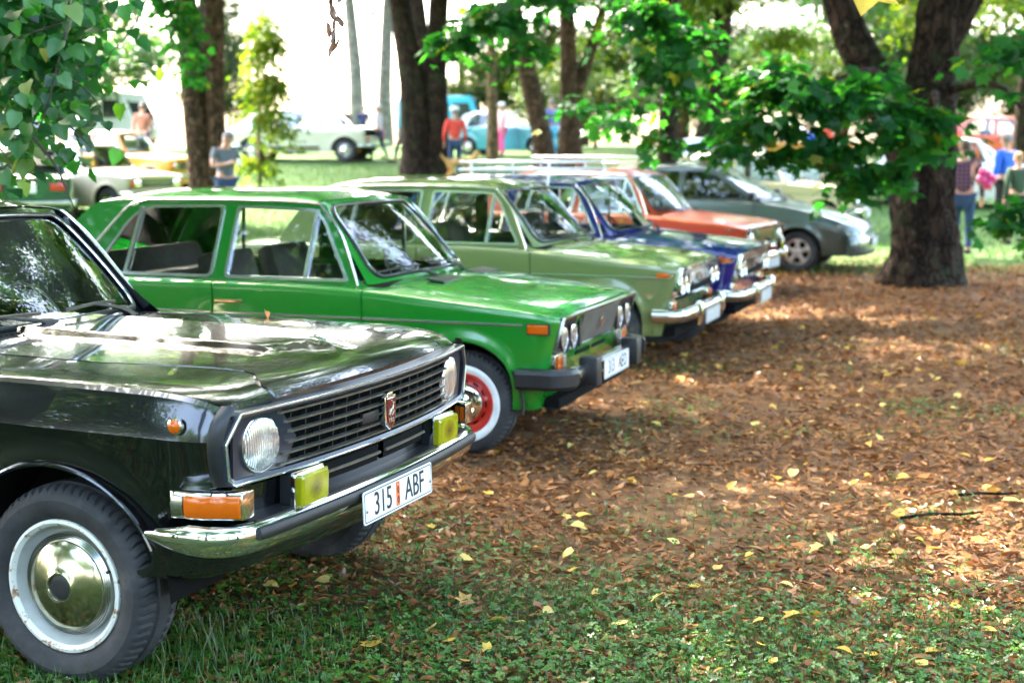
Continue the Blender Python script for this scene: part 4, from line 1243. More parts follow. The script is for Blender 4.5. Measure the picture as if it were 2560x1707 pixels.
def build_body(root, S, mats, chrome_frames=True, far=False):
    hw, zsh, zc, zt = pchip(*zip(*S['hw'])), pchip(*zip(*S['zsh'])), pchip(*zip(*S['zc'])), pchip(*zip(*S['zt']))
    xf, xr, Rr, wz, sill = S['xf'], S['xr'], S['R'], S['wz'], S['sill']
    wheels = (0.0, -S['wb'])
    gaps = S['gaps']
    # stations along the car
    xs = set()
    step = 0.09 if far else 0.055
    x = xf - 0.16
    while x > xr + 0.12:
        xs.add(round(x, 4)); x -= step
    for d in (0, .008, .02, .04, .07, .11, .15):
        xs.add(round(xf - d, 4))
    for d in (0, .01, .03, .06, .10):
        xs.add(round(xr + d, 4))
    for wx in wheels:
        xs = {q for q in xs if not (wx - Rr - 0.02 < q < wx + Rr + 0.02)}
        na = 14 if far else 28
        for k in range(na + 1):
            xs.add(round(wx + Rr * math.cos(math.pi * k / na), 5))
        xs.add(round(wx + Rr + 0.006, 5)); xs.add(round(wx - Rr - 0.006, 5))
    for g in gaps:
        xs = {q for q in xs if abs(q - g) > 0.012}
        for d in (-.0065, -.0025, .0025, .0065):
            xs.add(round(g + d, 5))
    for q in (S['cowl'], S['deck']):
        xs.add(q)
    xs = sorted(xs, reverse=True)
    def zbot(x):
        for wx in wheels:
            if abs(x - wx) <= Rr + 1e-6:
                return wz + math.sqrt(max(0, Rr * Rr - (x - wx) ** 2))
        if x > wheels[0]: return S['front_b'] + 0.0
        if x < wheels[1]: return S['rear_b']
        return sill
    NL = 6 if far else 10
    nose = lambda y, z: -S['nose_bow'] * (abs(y) / 0.8) ** 2 + (z - 0.8) * S['nose_lean'] * (1 if z < 0.8 else 0.3)
    sections = []
    for x in xs:
        w, zs, c, top = hw(x), zsh(x), zc(x), zt(x)
        c = min(c, zs - 0.012)
        zb = zbot(x)
        gap = any(abs(x - g) < 0.003 for g in gaps)
        fl = 0.0
        pts = []
        def side_d(z):
            if z <= c:
                u = (c - z) / max(0.05, c - sill)
                return w - S['tuck'] * (u ** S.get('tuck_p', 1.7))
            u = (z - c) / max(0.02, zs - c)
            return w - S['lean'] * u ** 1.6
        def flare(z):
            f = 0
            for wx in wheels:
                rr = math.hypot(x - wx, z - wz)
                f = max(f, 0.020 * (1 - sstep(Rr, Rr + 0.085, rr)))
            return f
        d0 = side_d(zb) + flare(zb)
        pts.append((d0 - 0.045, zb + 0.004))
        pts.append((d0 - 0.004, zb))
        for k in range(NL):
            t = ((k + 0.15) / (NL - 0.85 + 0.15)) ** 1.15 if k < NL - 1 else 1.0
            z = zb + (c - zb) * min(t, 1.0) + (0.004 if k == 0 else 0)
            pts.append((side_d(z) + flare(z), z))
        rs = min(S['rs'], (zs - c) * 0.7)
        pts.append((side_d(c + (zs - rs - c) * 0.5), c + (zs - rs - c) * 0.5))
        de = side_d(zs - rs)
        for k in range(4):
            a = k / 3 * math.pi / 2
            pts.append((de - rs * (1 - math.cos(a)), zs - rs + rs * math.sin(a)))
        n_side = len(pts)
        if gap:
            pts = [(d - 0.012, z) if i < n_side - 1 else (d - 0.004, z - 0.006) for i, (d, z) in enumerate(pts)]
        ds = pts[-1][0] if not gap else de - rs
        seam = S['seam']
        if x > 0 and S['bulge']:
            seam = S['seam'] - 0.10 * sstep(-0.1, 0.55, x) + 0.10 * sstep(0.50, xf - 0.05, x)
        seam = min(seam, ds * 0.94)
        def ztop(d):
            q = min(1, d / ds)
            z = zs + (top - zs) * (1 - q ** 2.6)
            if S['bulge'] and x > -1.0:
                bh = S['bulge'][1]
                qq = d / seam
                xe = 0.34 + 0.17 * max(0, 1 - qq / 0.41)
                z += bh * (1 - sstep(0.345, 0.405, qq)) * (1 - sstep(xe - 0.05, xe + 0.03, x))
                z += 0.008 * (1 - sstep(0.0, 0.16, qq)) * sstep(0.2, 0.5, x) * (1 - sstep(0.57, 0.65, x))
            return z
        tops = [ds + (seam - ds) * 0.45, seam + 0.0075, seam + 0.0025, seam - 0.0025, seam - 0.0075]
        inner = [0.86, 0.72, 0.58, 0.47, 0.42, 0.405, 0.385, 0.365, 0.345, 0.33, 0.26, 0.16, 0.07, 0.0] if S['bulge'] else [0.8, 0.55, 0.3, 0.12, 0.0]
        tops += [seam * q for q in inner]
        for k, d in enumerate(tops):
            z = ztop(d)
            if k in (2, 3):
                z -= 0.012
            pts.append((d, z))
        sections.append((x, pts, n_side))
    n_side = sections[0][2]
    M_ = len(sections[0][1])
    V = []
    idx = {}
    for i, (x, pts, _) in enumerate(sections):
        b = sstep(xf - 0.40, xf, x)
        for j, (d, z) in enumerate(pts):
            xx = x + b * nose(d, z)
            idx[(i, j, -1)] = len(V); V.append((xx, -d, z))
            if d > 1e-6:
                idx[(i, j, 1)] = len(V); V.append((xx, d, z))
            else:
                idx[(i, j, 1)] = idx[(i, j, -1)]
    buckets = {}
    def put(k, f):
        buckets.setdefault(k, []).append(f)
    seam_j = n_side + 2
    for i in range(len(sections) - 1):
        xm = (sections[i][0] + sections[i + 1][0]) / 2
        for j in range(M_ - 1):
            if j >= n_side + 0 and S['deck'] < xm < S['cowl']:
                continue
            for sd in (-1, 1):
                q = (idx[(i, j, sd)], idx[(i, j + 1, sd)], idx[(i + 1, j + 1, sd)], idx[(i + 1, j, sd)])
                q = q if sd == -1 else q[::-1]
                if len(set(q)) < 3: continue
                if len(set(q)) == 3:
                    q = tuple(dict.fromkeys(q))
                key = 'body'
                if j >= seam_j:
                    key = 'bonnet' if xm > -1.2 else 'boot_lid'
                elif 1 <= j < n_side:
                    if gaps[1] < xm < gaps[0]: key = 'front_door%d' % sd
                    elif gaps[2] < xm < gaps[1]: key = 'rear_door%d' % sd
                put(key, q)
    # nose and tail panels
    for end in (0, len(sections) - 1):
        x, pts, _ = sections[end]
        topd = [p[0] for p in pts[n_side - 1:]]
        topz = [p[1] for p in pts[n_side - 1:]]
        ds = topd[0]
        row_top = [idx[(end, j, -1)] for j in range(n_side - 1, M_)] + [idx[(end, j, 1)] for j in range(M_ - 2, n_side - 2, -1)]
        prev = row_top
        for j in range(n_side - 2, -1, -1):
            d, z = pts[j]
            row = []
            for k, old in enumerate(row_top):
                if k == 0: row.append(idx[(end, j, -1)])
                elif k == len(row_top) - 1: row.append(idx[(end, j, 1)])
                else:
                    kk = k if k < len(topd) else len(row_top) - 1 - k
                    y = d * topd[kk] / ds * (-1 if k < len(topd) else 1)
                    zz = z + (topz[kk] - topz[0]) * ((j / (n_side - 1)) ** 3)
                    xx = x + (nose(y, zz) if end == 0 else 0)
                    row.append(len(V)); V.append((xx, y, zz))
            for k in range(len(row) - 1):
                yc_, zc_ = (V[row[k]][1] + V[row[k + 1]][1]) / 2, (V[row[k]][2] + V[prev[k]][2]) / 2
                if end == 0 and S.get('nose_open') and S['nose_open'][0] < zc_ < S['nose_open'][1] and abs(yc_) < S['nose_open'][2]:
                    continue
                q = (prev[k], row[k], row[k + 1], prev[k + 1])
                put('body', q if end == 0 else q[::-1])
            prev = row
    names = {'front_door-1': 'front_door', 'front_door1': 'front_door', 'rear_door-1': 'rear_door', 'rear_door1': 'rear_door'}
    made = {}
    for key, fs in buckets.items():
        used = sorted({q for f in fs for q in f})
        mp = {q: n for n, q in enumerate(used)}
        mb = MB()
        mb.v = [V[q] for q in used]
        mb.f = [tuple(mp[q] for q in f) for f in fs]
        made[key] = mb.build(names.get(key, key), mats['paint'], root, sharp=S.get('sharp', 30), recalc=False)
    # greenhouse
    yb, kt = S['yb'], S['kt']
    zb0 = S['side'][0][1]
    def yside(x, z, off=0.0):
        taper = 0.0 if x > -2.0 else 0.035 * ((-2.0 - x) / 0.9) ** 2
        return yb - kt * (z - zb0) - taper + off
    outer = S['side']
    fw = round_poly(S['front_win'], 0.03, 3)
    rw = round_poly(S['rear_win'], 0.03, 3)
    mb = MB()
    dense = [outer[0]] + [tuple(p) for p in bez([(*p, 0) for p in outer], 3)][1:-1] + [outer[-1]]
    dense = [(p[0], p[1]) for p in dense]
    base_pts = [(outer[-1][0] + (outer[0][0] - outer[-1][0]) * k / 8, zb0) for k in range(1, 8)]
    ring = dense + base_pts
    loops = [ring, fw[::-1], rw[::-1]]
    tris = tessellate_polygon([[Vector((a, b_, 0)) for a, b_ in lp] for lp in loops])
    flat = [p for lp in loops for p in lp]
    for sd in (-1, 1):
        def facing(t):
            (x0, z0), (x1, z1), (x2, z2) = (flat[q] for q in t)
            cw = (x1 - x0) * (z2 - z0) - (z1 - z0) * (x2 - x0)      # > 0: normal towards -y
            return t if (cw > 0) == (sd == -1) else t[::-1]
        mb.add([(a, sd * yside(a, b_), b_) for a, b_ in flat], [facing(t) for t in tris if len(set(t)) == 3])
        for lp in loops[1:]:
            n = len(lp)
            mb.add([(a, sd * yside(a, b_), b_) for a, b_ in lp] + [(a, sd * yside(a, b_, -0.03), b_) for a, b_ in lp], [(k, (k + 1) % n, n + (k + 1) % n, n + k) for k in range(n)])
    mb.build('pillars', mats.get('pillar', mats['paint']), root, sharp=40, recalc=False)
    # roof
    i_top = max(range(len(outer)), key=lambda k: outer[k][1])
    xa, za = S['ws_top']; xc, zcb = S['rw_top']
    bow = 0.07
    zedge = pchip([p[0] for p in dense if p[1] > min(za, zcb) - 0.06 and p[0] <= xa + 0.02][::-1], [p[1] for p in dense if p[1] > min(za, zcb) - 0.06 and p[0] <= xa + 0.02][::-1])
    rows = []
    NX, NY = (10, 14) if far else (18, 22)
    def xfr(s): return xa + bow * (1 - s * s)
    def xbk(s): return xc - bow * (1 - s * s)
    def zroof(x, s):
        e = zedge(x)
        fade = sstep(xa + bow + 0.02, xa - 0.25, x) * sstep(xc - bow - 0.02, xc + 0.30, x)
        return e + S['crown'] * (0.42 + 0.58 * fade) * (1 - abs(s) ** 2.4) ** 0.75
    for a in range(NX + 1):
        row = []
        for b_ in range(NY + 1):
            s = -math.cos(math.pi * b_ / NY)
            x = xfr(s) + (xbk(s) - xfr(s)) * a / NX
            z = zroof(x, s)
            row.append((x, s * yside(x, zedge(x)), z))
        rows.append(row)
    MB().grid(rows).build('roof', mats.get('roof', mats['paint']), root, sharp=40)
    # windscreen and rear window
    def pane(front):
        x0, z0 = S['ws_bottom'] if front else S['rw_bottom']
        bowb = S['ws_bow'] if front else -0.10
        def P(u, v, off=0.0):
            if front:
                e0 = outer[0]; e1 = None
            xb_ = x0 - bowb * u * u
            zb_ = z0 - 0.035 * abs(u) ** 3
            yb_ = u * (yside(xb_, zb_) - 0.006)
            xt_ = (xfr(u) if front else xbk(u))
            zt_ = zroof(xt_, u) - 0.004
            yt_ = u * (yside(xt_, zedge(xt_)) - 0.004)
            w = math.sin(math.pi * v) * 0.022 * (1 if front else -1)
            p = Vector((xb_ + (xt_ - xb_) * v + w * (1 - u * u * 0.6), yb_ + (yt_ - yb_) * v, zb_ + (zt_ - zb_) * v + abs(w) * 0.5))
            return p + Vector((0.75 * (1 if front else -1), 0, 0.6)).normalized() * off
        mu, mv0, mv1 = (0.925, 0.05, 0.925) if front else (0.86, 0.07, 0.90)
        cu, cv = 0.10, 0.17
        inner = round_poly([(-mu, mv0), (mu, mv0), (mu, mv1), (-mu, mv1)], 0.001, 1)
        inner = []
        for (cx_, cy_, a0) in ((mu - cu, mv0 + cv, -90), (mu - cu, mv1 - cv, 0), (-mu + cu, mv1 - cv, 90), (-mu + cu, mv0 + cv, 180)):
            for k in range(6):
                a = R(a0 + 18 * k)
                inner.append((cx_ + cu * math.cos(a), cy_ + cv * math.sin(a)))
        full = []
        for k in range(len(inner)):
            (a, b_), (c, d) = inner[k], inner[(k + 1) % len(inner)]
            m_ = 6 if math.hypot(a - c, b_ - d) > 0.3 else 1
            for q in range(m_):
                full.append((a + (c - a) * q / m_, b_ + (d - b_) * q / m_))
        def outer_of(u, v):
            return (max(-1, min(1, u / mu)) if abs(u) > mu - cu else u / mu, 0 if v < mv0 + cv * 0.29 else (1 if v > mv1 - cv * 0.29 else (v - mv0) / (mv1 - mv0)))
        mb = MB()
        o_ = [outer_of(*p) for p in full]
        o2 = []
        for (u, v), (a, b_) in zip(full, o_):
            # project to the border of the unit rectangle
            du, dv = u / mu, (v - (mv0 + mv1) / 2) / ((mv1 - mv0) / 2)
            k = max(abs(du), abs(dv))
            o2.append((du / k, (dv / k + 1) / 2))
        n = len(full)
        mid = [((a + c) / 2, (b_ + d) / 2) for (a, b_), (c, d) in zip(full, o2)]
        rows = [[P(*p) for p in o2], [P(*p) for p in mid], [P(*p) for p in full], [P(*p, off=-0.02) for p in full]]
        mb.grid(rows, close_u=True)
        mb.build('windscreen_surround' if front else 'rear_window_surround', mats.get('pillar', mats['paint']), root, sharp=50)
        MB().tube([P(*p, off=0.003) for p in full], 0.010, 6, closed=True).build('windscreen_seal' if front else 'rear_window_seal', M['rubber'], root)
        if chrome_frames:
            sc = [(u * 0.982, (v - 0.49) * 0.98 + 0.49) for u, v in full]
            MB().tube([P(*p, off=0.007) for p in sc], 0.0045, 6, closed=True).build('windscreen_trim' if front else 'rear_window_trim', M['trim'], root)
        g = MB()
        rows = []
        for a in range(9):
            rows.append([])
            for b_ in range(13):
                u = -mu + 2 * mu * b_ / 12; v = mv0 + (mv1 - mv0) * a / 8
                # squeeze the corners under the seal
                rows[-1].append(P(u * (0.985 if a in (0, 8) else 1), v, off=-0.006))
        g.grid(rows).build('windscreen' if front else 'rear_window', M['glass'], root)
        return P
    PW = pane(True)
    pane(False)
    # side windows: frames, panes, gutter
    for sd in (-1, 1):
        Y = lambda a, b_, t: (a, sd * (yside(a, b_) + t), b_)
        for lp, nm, div in ((S['front_win'], 'front', S['vent_x']), (S['rear_win'], 'rear', S['quarter_x'])):
            big = round_poly(offset_poly(lp, -0.006), 0.035, 4)
            small = round_poly(offset_poly(lp, 0.011 if chrome_frames else 0.008), 0.03, 4)
            mb = MB()
            rows = [[Y(*p, 0.000) for p in big], [Y(*p, 0.010) for p in big], [Y(*p, 0.010) for p in small], [Y(*p, -0.012) for p in small]]
            mb.grid(rows, close_u=True)
            mb.build('window_frame', M['trim'] if chrome_frames else M['black_plastic'], root, sharp=30)
            if div:
                zlo = min(p[1] for p in lp) + 0.012
                zhi = 1.352 if nm == 'front' else 1.345
                zhi = max(p[1] for p in lp) - 0.012
                w = 0.011
                x0, x1 = div
                MB().prism([(x0 - w, zlo), (x0 + w, zlo), (x1 + w, zhi), (x1 - w, zhi)], Y, -0.010, 0.009).build('window_bar', M['trim'], root)
            pg = round_poly(offset_poly(lp, 0.004), 0.03, 3)
            t2 = tessellate_polygon([[Vector((a, b_, 0)) for a, b_ in pg]])
            MB().add([Y(*p, -0.010) for p in pg], t2).build('window', S.get('glass') or M['glass'], root, recalc=False)
        if S['gutter']:
            pts = bez([(*p, 0) for p in S['gutter']], 5)
            MB().tube([Y(p[0], p[1], 0.010) for p in pts], 0.0085, 6).build('rain_gutter', M['trim'] if chrome_frames else mats['paint'], root)
    # underside and cabin
    mb = MB()
    mb.box(((-0.45 + xr + 0.25) / 2, 0, sill + 0.16), (-0.45 - xr - 0.25, 2 * hw(-1) - 0.62, 0.26))
    mb.box((xf / 2 - 0.35, 0, sill + 0.36), (xf + 0.3, 2 * hw(-1) - 0.74, 0.22))
    for wx in wheels:
        rows = []
        for k in range(17):
            a = math.pi * k / 16
            rows.append([(wx + (Rr + 0.015) * math.cos(a), sy * (hw(wx) - q), wz + (Rr + 0.015) * math.sin(a)) for sy, q in ((-1, .05), (-1, .34))] )
        mb.grid(rows)
        mb.grid([[(p[0], -p[1], p[2]) for p in r_] for r_ in rows])
        for sd in (-1, 1):
            mb.add([(wx + (Rr + .015) * math.cos(math.pi * k / 16), sd * (hw(wx) - .34), wz + (Rr + .015) * math.sin(math.pi * k / 16)) for k in range(17)], [tuple(range(17))])
    mb.box(((gaps[0] + S['deck']) / 2, 0, sill + 0.14), (abs(gaps[0] - S['deck']), 2 * hw(-1) - 0.2, 0.06))
    mb.build('underbody', M['dark'], root, sharp=50)
    zbelt = zsh(-1.5)
    for sd in (-1, 1):
        MB().box(((gaps[0] + gaps[2]) / 2 - 0.05, sd * (S['ledge'] - 0.035), 0.62), (abs(gaps[0] - gaps[2]) + 0.1, 0.03, zbelt - 0.70 + 0.36)).build('door_card', M['cabin'], root)
    rows = []
    for u in np.linspace(-0.97, 0.97, 11):
        p = PW(u, 0.0)
        rows.append([(p.x + 0.01, p.y, p.z - 0.02), (p.x - 0.12, p.y * 0.98, p.z + 0.0), (p.x - 0.26, p.y * 0.97, p.z - 0.02), (p.x - 0.30, p.y * 0.97, p.z - 0.10), (p.x - 0.24, p.y * 0.97, p.z - 0.28)])
    MB().grid(rows).build('dashboard', M['cabin'], root)
    xs0 = S['ws_bottom'][0]
    for sd in (-1, 1):
        st = MB()
        st.box((xs0 - 0.98, sd * 0.36, 0.50), (0.50, 0.50, 0.16))
        st.box((xs0 - 1.27, sd * 0.36, 0.80), (0.13, 0.50, 0.56), Matrix.Rotation(R(-16), 3, 'Y'))
        st.build('front_seat', M['seat'], root, bevel=0.045)
    st = MB()
    st.box((xs0 - 1.78, 0, 0.50), (0.50, 1.16, 0.18))
    st.box((xs0 - 2.10, 0, 0.80), (0.16, 1.16, 0.52), Matrix.Rotation(R(-20), 3, 'Y'))
    st.build('rear_seat', M['seat'], root, bevel=0.05)
    MB().box((S['deck'] + 0.16, 0, zbelt - 0.03), (0.62, 1.26, 0.03)).build('parcel_shelf', M['cabin'], root)
    # steering wheel on the car's left
    c = Vector((xs0 - 0.46, 0.36, zbelt - 0.02))
    rot = Matrix.Rotation(R(62), 3, 'Y')
    mb = MB().tube([c + rot @ Vector((0.19 * math.cos(a), 0.19 * math.sin(a), 0)) for a in np.linspace(0, 2 * math.pi, 25)[:-1]], 0.011, 6, closed=True)
    for k in (-1, 1):
        mb.tube([c + rot @ Vector((0, 0, -0.02)), c + rot @ Vector((0.05, k * 0.185, 0))], 0.010, 5)
    mb.tube([c, c + Vector((0.34, 0, -0.16))], 0.022, 6)
    mb.build('steering_wheel', M['black_plastic'], root)
    MB().box(tuple(PW(0.0, 0.90) + Vector((-0.07, 0, -0.01))), (0.02, 0.20, 0.055)).build('rear_view_mirror', M['black_plastic'], root, bevel=0.008)
    return dict(hw=hw, zsh=zsh, zc=zc, zt=zt, PW=PW, yside=yside, nose=nose)

# ---- wheels: tyre, rim, hub cap, each a mesh; side -1 faces the camera
def tyre_mesh(r, rim_r, width, lugs=64, detail=True):
    n = lugs * (4 if detail else 1)
    h = width / 2
    prof = [(rim_r - 0.004, -h * 0.62), (rim_r + 0.004, -h * 0.80), (rim_r + 0.018, -h * 0.93), ((r + rim_r) / 2 - 0.012, -h * 1.03), ((r + rim_r) / 2 + 0.012, -h * 1.04), (r - 0.030, -h * 0.97), (r - 0.022, -h * 0.92),
            (r - 0.012, -h * 0.84), (r - 0.003, -h * 0.66), (r, -h * 0.45), (r - 0.007, -h * 0.40), (r - 0.007, -h * 0.30), (r + 0.001, -h * 0.26), (r + 0.001, h * 0.26), (r - 0.007, h * 0.30), (r - 0.007, h * 0.40), (r, h * 0.45), (r - 0.003, h * 0.66), (r - 0.018, h * 0.9), ((r + rim_r) / 2, h * 1.03), (rim_r, h * 0.8), (rim_r - 0.004, h * 0.6)]
    lug_rows = {7, 8, 9, 16, 17}
    mb = MB()
    rows = []
    for k in range(n):
        a = 2 * math.pi * k / n
        groove = detail and (k % 4 == 0)
        row = []
        for i, (rr, y) in enumerate(prof):
            q = rr - (0.008 if groove and i in lug_rows else 0) - (0.004 if groove and i == 6 else 0)
            aa = a + (0.02 if i in (8, 9) else 0)
            row.append((q * math.cos(aa), y, q * math.sin(aa)))
        rows.append(row)
    mb.grid(rows, close_v=True)
    return mb.mesh('tyre', sharp=28 if detail else 45)

WHEELS = {}
def wheel(root, x, y, S, style, side):
    """side -1: outside faces -y"""
    r = S['tr']
    w = empty('wheel', (x, y, S['wz']), 0)
    w.parent = root
    if side > 0:
        w.rotation_euler = (0, 0, math.pi)
    def mesh(key, fn):
        k = (style, round(r, 3), key)
        if k not in WHEELS:
            WHEELS[k] = fn()
        return WHEELS[k]
    def put(name, key, fn, mat):
        o = link(name, mesh(key, fn), w)
        if not o.data.materials:
            o.data.materials.append(mat)
        return o
    rim = {'volga': 0.212, 'whitewall': 0.168, 'plain': 0.172, 'alloy': 0.178}[style]
    wd = {'volga': 0.20, 'whitewall': 0.165, 'plain': 0.165, 'alloy': 0.175}[style]
    h = wd / 2
    put('tyre', 'tyre', lambda: tyre_mesh(r, rim, wd, 62 if style == 'volga' else 56, style in ('volga', 'whitewall')), M['tyre'])
    if style == 'volga':
        put('rim', 'rim', lambda: MB().lathe([(rim + 0.006, -h * 0.62), (rim + 0.004, -h * 0.90), (rim - 0.006, -h * 0.93), (rim - 0.014, -h * 0.86), (rim - 0.018, -h * 0.80)], 72).mesh('rim', 40), M['rim_rusty'])
        put('rim_bowl', 'bowl', lambda: MB().lathe([(rim - 0.017, -h * 0.80), (rim - 0.022, -h * 0.62), (rim - 0.032, -h * 0.42), (rim - 0.046, -h * 0.34), (rim - 0.062, -h * 0.36), (0.02, -h * 0.36)], 72).mesh('rim_bowl', 40), M['rim_inner'])
        def ring():
            mb = MB()
            prof = [(0.168, -h * 0.36), (0.167, -h * 0.55)]
            for k in range(4):
                q = 0.166 - k * 0.0052
                prof += [(q, -h * (0.62 + 0.03 * k)), (q - 0.0026, -h * (0.645 + 0.03 * k)), (q - 0.0042, -h * (0.60 + 0.03 * k))]
            prof += [(0.143, -h * 0.70)]
            return mb.lathe(prof, 72).mesh('trim_ring', 30)
        put('trim_ring', 'ring', ring, M['dull_chrome'])
        put('hub_cap', 'cap', lambda: MB().lathe([(0.146, -h * 0.66), (0.142, -h * 0.74), (0.124, -h * 0.86), (0.095, -h * 0.95), (0.070, -h * 1.03), (0.052, -h * 1.07), (0.048, -h * 1.10), (0.043, -h * 1.10), (0.040, -h * 1.03)], 72).mesh('hub_cap', 25), M['champagne'])
        put('hub_centre', 'centre', lambda: MB().lathe([(0.043, -h * 1.04), (0.040, -h * 1.055), (0.020, -h * 1.06), (0.0005, -h * 1.06)], 40).mesh('hub_centre'), M['black_plastic'])
        put('valve', 'valve', lambda: MB().tube([(0.172, -h * 0.45, 0.064), (0.176, -h * 0.92, 0.066)], 0.0045, 8).mesh('valve'), M['rubber'])
    elif style == 'whitewall':
        put('whitewall', 'ww', lambda: MB().lathe([(rim + 0.004, -h * 0.93), (rim + 0.016, -h * 1.02), (rim + 0.030, -h * 1.075), (r - 0.073, -h * 1.06), (r - 0.069, -h * 1.0)], 72).mesh('whitewall', 50), M['white_paint'])
        def rimm():
            mb = MB().lathe([(rim + 0.006, -h * 0.80), (rim + 0.004, -h * 0.96), (rim - 0.004, -h * 0.98), (rim - 0.014, -h * 0.86), (rim - 0.034, -h * 0.72), (rim - 0.046, -h * 0.66), (rim - 0.058, -h * 0.72), (0.03, -h * 0.72)], 72)
            return mb.mesh('rim', 40)
        put('rim', 'rim', rimm, M['red_rim'])
        for k in range(12):
            o = put('rim_slot', 'slot', lambda: MB().box((rim - 0.046, -h * 0.665, 0), (0.011, 0.006, 0.036)).mesh('rim_slot'), M['dark'])
            o.rotation_euler = (0, 2 * math.pi * k / 12, 0)
        put('hub_cap', 'cap', lambda: MB().lathe([(0.112, -h * 0.70), (0.111, -h * 0.88), (0.104, -h * 1.00), (0.086, -h * 1.10), (0.068, -h * 1.12), (0.058, -h * 1.06), (0.048, -h * 1.08), (0.036, -h * 1.16), (0.016, -h * 1.22), (0.0005, -h * 1.23)], 64).mesh('hub_cap', 25), M['chrome'])
    elif style == 'plain':
        put('rim', 'rim', lambda: MB().lathe([(rim + 0.006, -h * 0.70), (rim + 0.003, -h * 0.94), (rim - 0.006, -h * 0.95), (rim - 0.018, -h * 0.75), (rim - 0.05, -h * 0.55), (rim - 0.065, -h * 0.62), (0.02, -h * 0.62)], 40).mesh('rim'), M['dull_chrome'])
        put('hub_cap', 'cap', lambda: MB().lathe([(0.09, -h * 0.60), (0.088, -h * 0.85), (0.06, -h * 1.0), (0.0005, -h * 1.06)], 32).mesh('hub_cap', 25), M['chrome'])
    else:
        put('rim', 'rim', lambda: MB().lathe([(rim + 0.006, -h * 0.70), (rim + 0.003, -h * 0.95), (rim - 0.010, -h * 0.96), (rim - 0.018, -h * 0.80), (rim - 0.022, -h * 0.2), (0.02, -h * 0.15)], 48).mesh('rim'), M['alloy'])
        def spokes():
            mb = MB()
            for k in range(5):
                a = 2 * math.pi * k / 5 + math.pi / 2
                ro = Matrix.Rotation(-a, 3, 'Y')
                pl = [(0.03, -0.042), (0.10, -0.026), (rim - 0.014, -0.052), (rim - 0.014, 0.052), (0.10, 0.026), (0.03, 0.042)]
                mb.prism(pl, lambda p, q, t: tuple(ro @ Vector((p, -h * 0.92 + t + 0.02 * (p / rim - 0.5) ** 2, q))), 0.0, 0.03)
            mb.lathe([(0.045, -h * 0.80), (0.045, -h * 0.96), (0.03, -h * 1.0), (0.0005, -h * 1.0)], 32)
            return mb.mesh('spokes', 35, bevel=0.004)
        put('spokes', 'spokes', spokes, M['alloy'])
        put('brake_disc', 'disc', lambda: MB().lathe([(rim - 0.03, -h * 0.25), (0.03, -h * 0.28)], 32).mesh('brake_disc'), M['dark'])
    return w

def four_wheels(root, S, style):
    for x in (0, -S['wb']):
        for sd in (-1, 1):
            wheel(root, x, sd * S['trackw'], S, style, sd)

def number_plate(root, x, y, z, text, w=0.52, h=0.115, lean=0.0, yaw=0.0, sticker=False, gap_text=None, border=True):
    """plate facing forward with a black border line and black characters"""
    p = empty('number_plate', (x, y, z))
    p.rotation_euler = (0, R(-lean), R(yaw))
    p.parent = root
    F = lambda a, b_, t: (t, a, b_)
    MB().prism(round_poly([(-w / 2, -h / 2), (w / 2, -h / 2), (w / 2, h / 2), (-w / 2, h / 2)], 0.012, 4), F, -0.002, 0.002).build('plate_panel', M['plate'] if text else M['plate_dim'], p, sharp=50)
    if border:
        a = round_poly([(-w / 2 + .006, -h / 2 + .006), (w / 2 - .006, -h / 2 + .006), (w / 2 - .006, h / 2 - .006), (-w / 2 + .006, h / 2 - .006)], 0.010, 4)
        b_ = round_poly([(-w / 2 + .0095, -h / 2 + .0095), (w / 2 - .0095, -h / 2 + .0095), (w / 2 - .0095, h / 2 - .0095), (-w / 2 + .0095, h / 2 - .0095)], 0.008, 4)
        MB().grid([[F(*q, 0.0026) for q in a], [F(*q, 0.0030) for q in b_]], close_u=True).build('plate_border', M['ink'], p)
    if text:
        # local x of the text runs along +y of the car seen from the front
        mt = Matrix(((0, 0, 1, 0.0030), (1, 0, 0, 0), (0, 1, 0, 0), (0, 0, 0, 1)))
        if gap_text:
            l, r_ = gap_text
            text_obj(l, 0.112, M['ink'], p, mt @ Matrix.Translation((-0.122, -0.002, 0)), xscale=0.80)
            text_obj(r_, 0.112, M['ink'], p, mt @ Matrix.Translation((0.118, -0.002, 0)), xscale=0.80)
        else:
            text_obj(text, h * 0.88, M['ink'], p, mt, xscale=0.82)
    if sticker:
        MB().box((0.0032, -0.012, 0), (0.0015, 0.026, 0.084)).build('inspection_sticker', M['sticker'], p)
        mt = Matrix(((0, 0, 1, 0.0044), (1, 0, 0, -0.012), (0, 1, 0, 0), (0, 0, 0, 1)))
        for dz in (0.012, -0.022):
            text_obj('0', 0.036, M['ink'], p, mt @ Matrix.Translation((0, dz, 0)), xscale=0.8)
        MB().lathe([(0.007, 0.0038), (0.0005, 0.0040)], 16, (0, -0.012, 0.033), axis='x').build('sticker_disc', M['plate'], p)
        for yy in (-w / 2 + 0.02, w / 2 - 0.02):
            MB().lathe([(0.006, 0.0028), (0.005, 0.006), (0.0005, 0.007)], 10, (0, yy, -0.012), axis='x').build('screw', M['dull_chrome'], p)
    return p

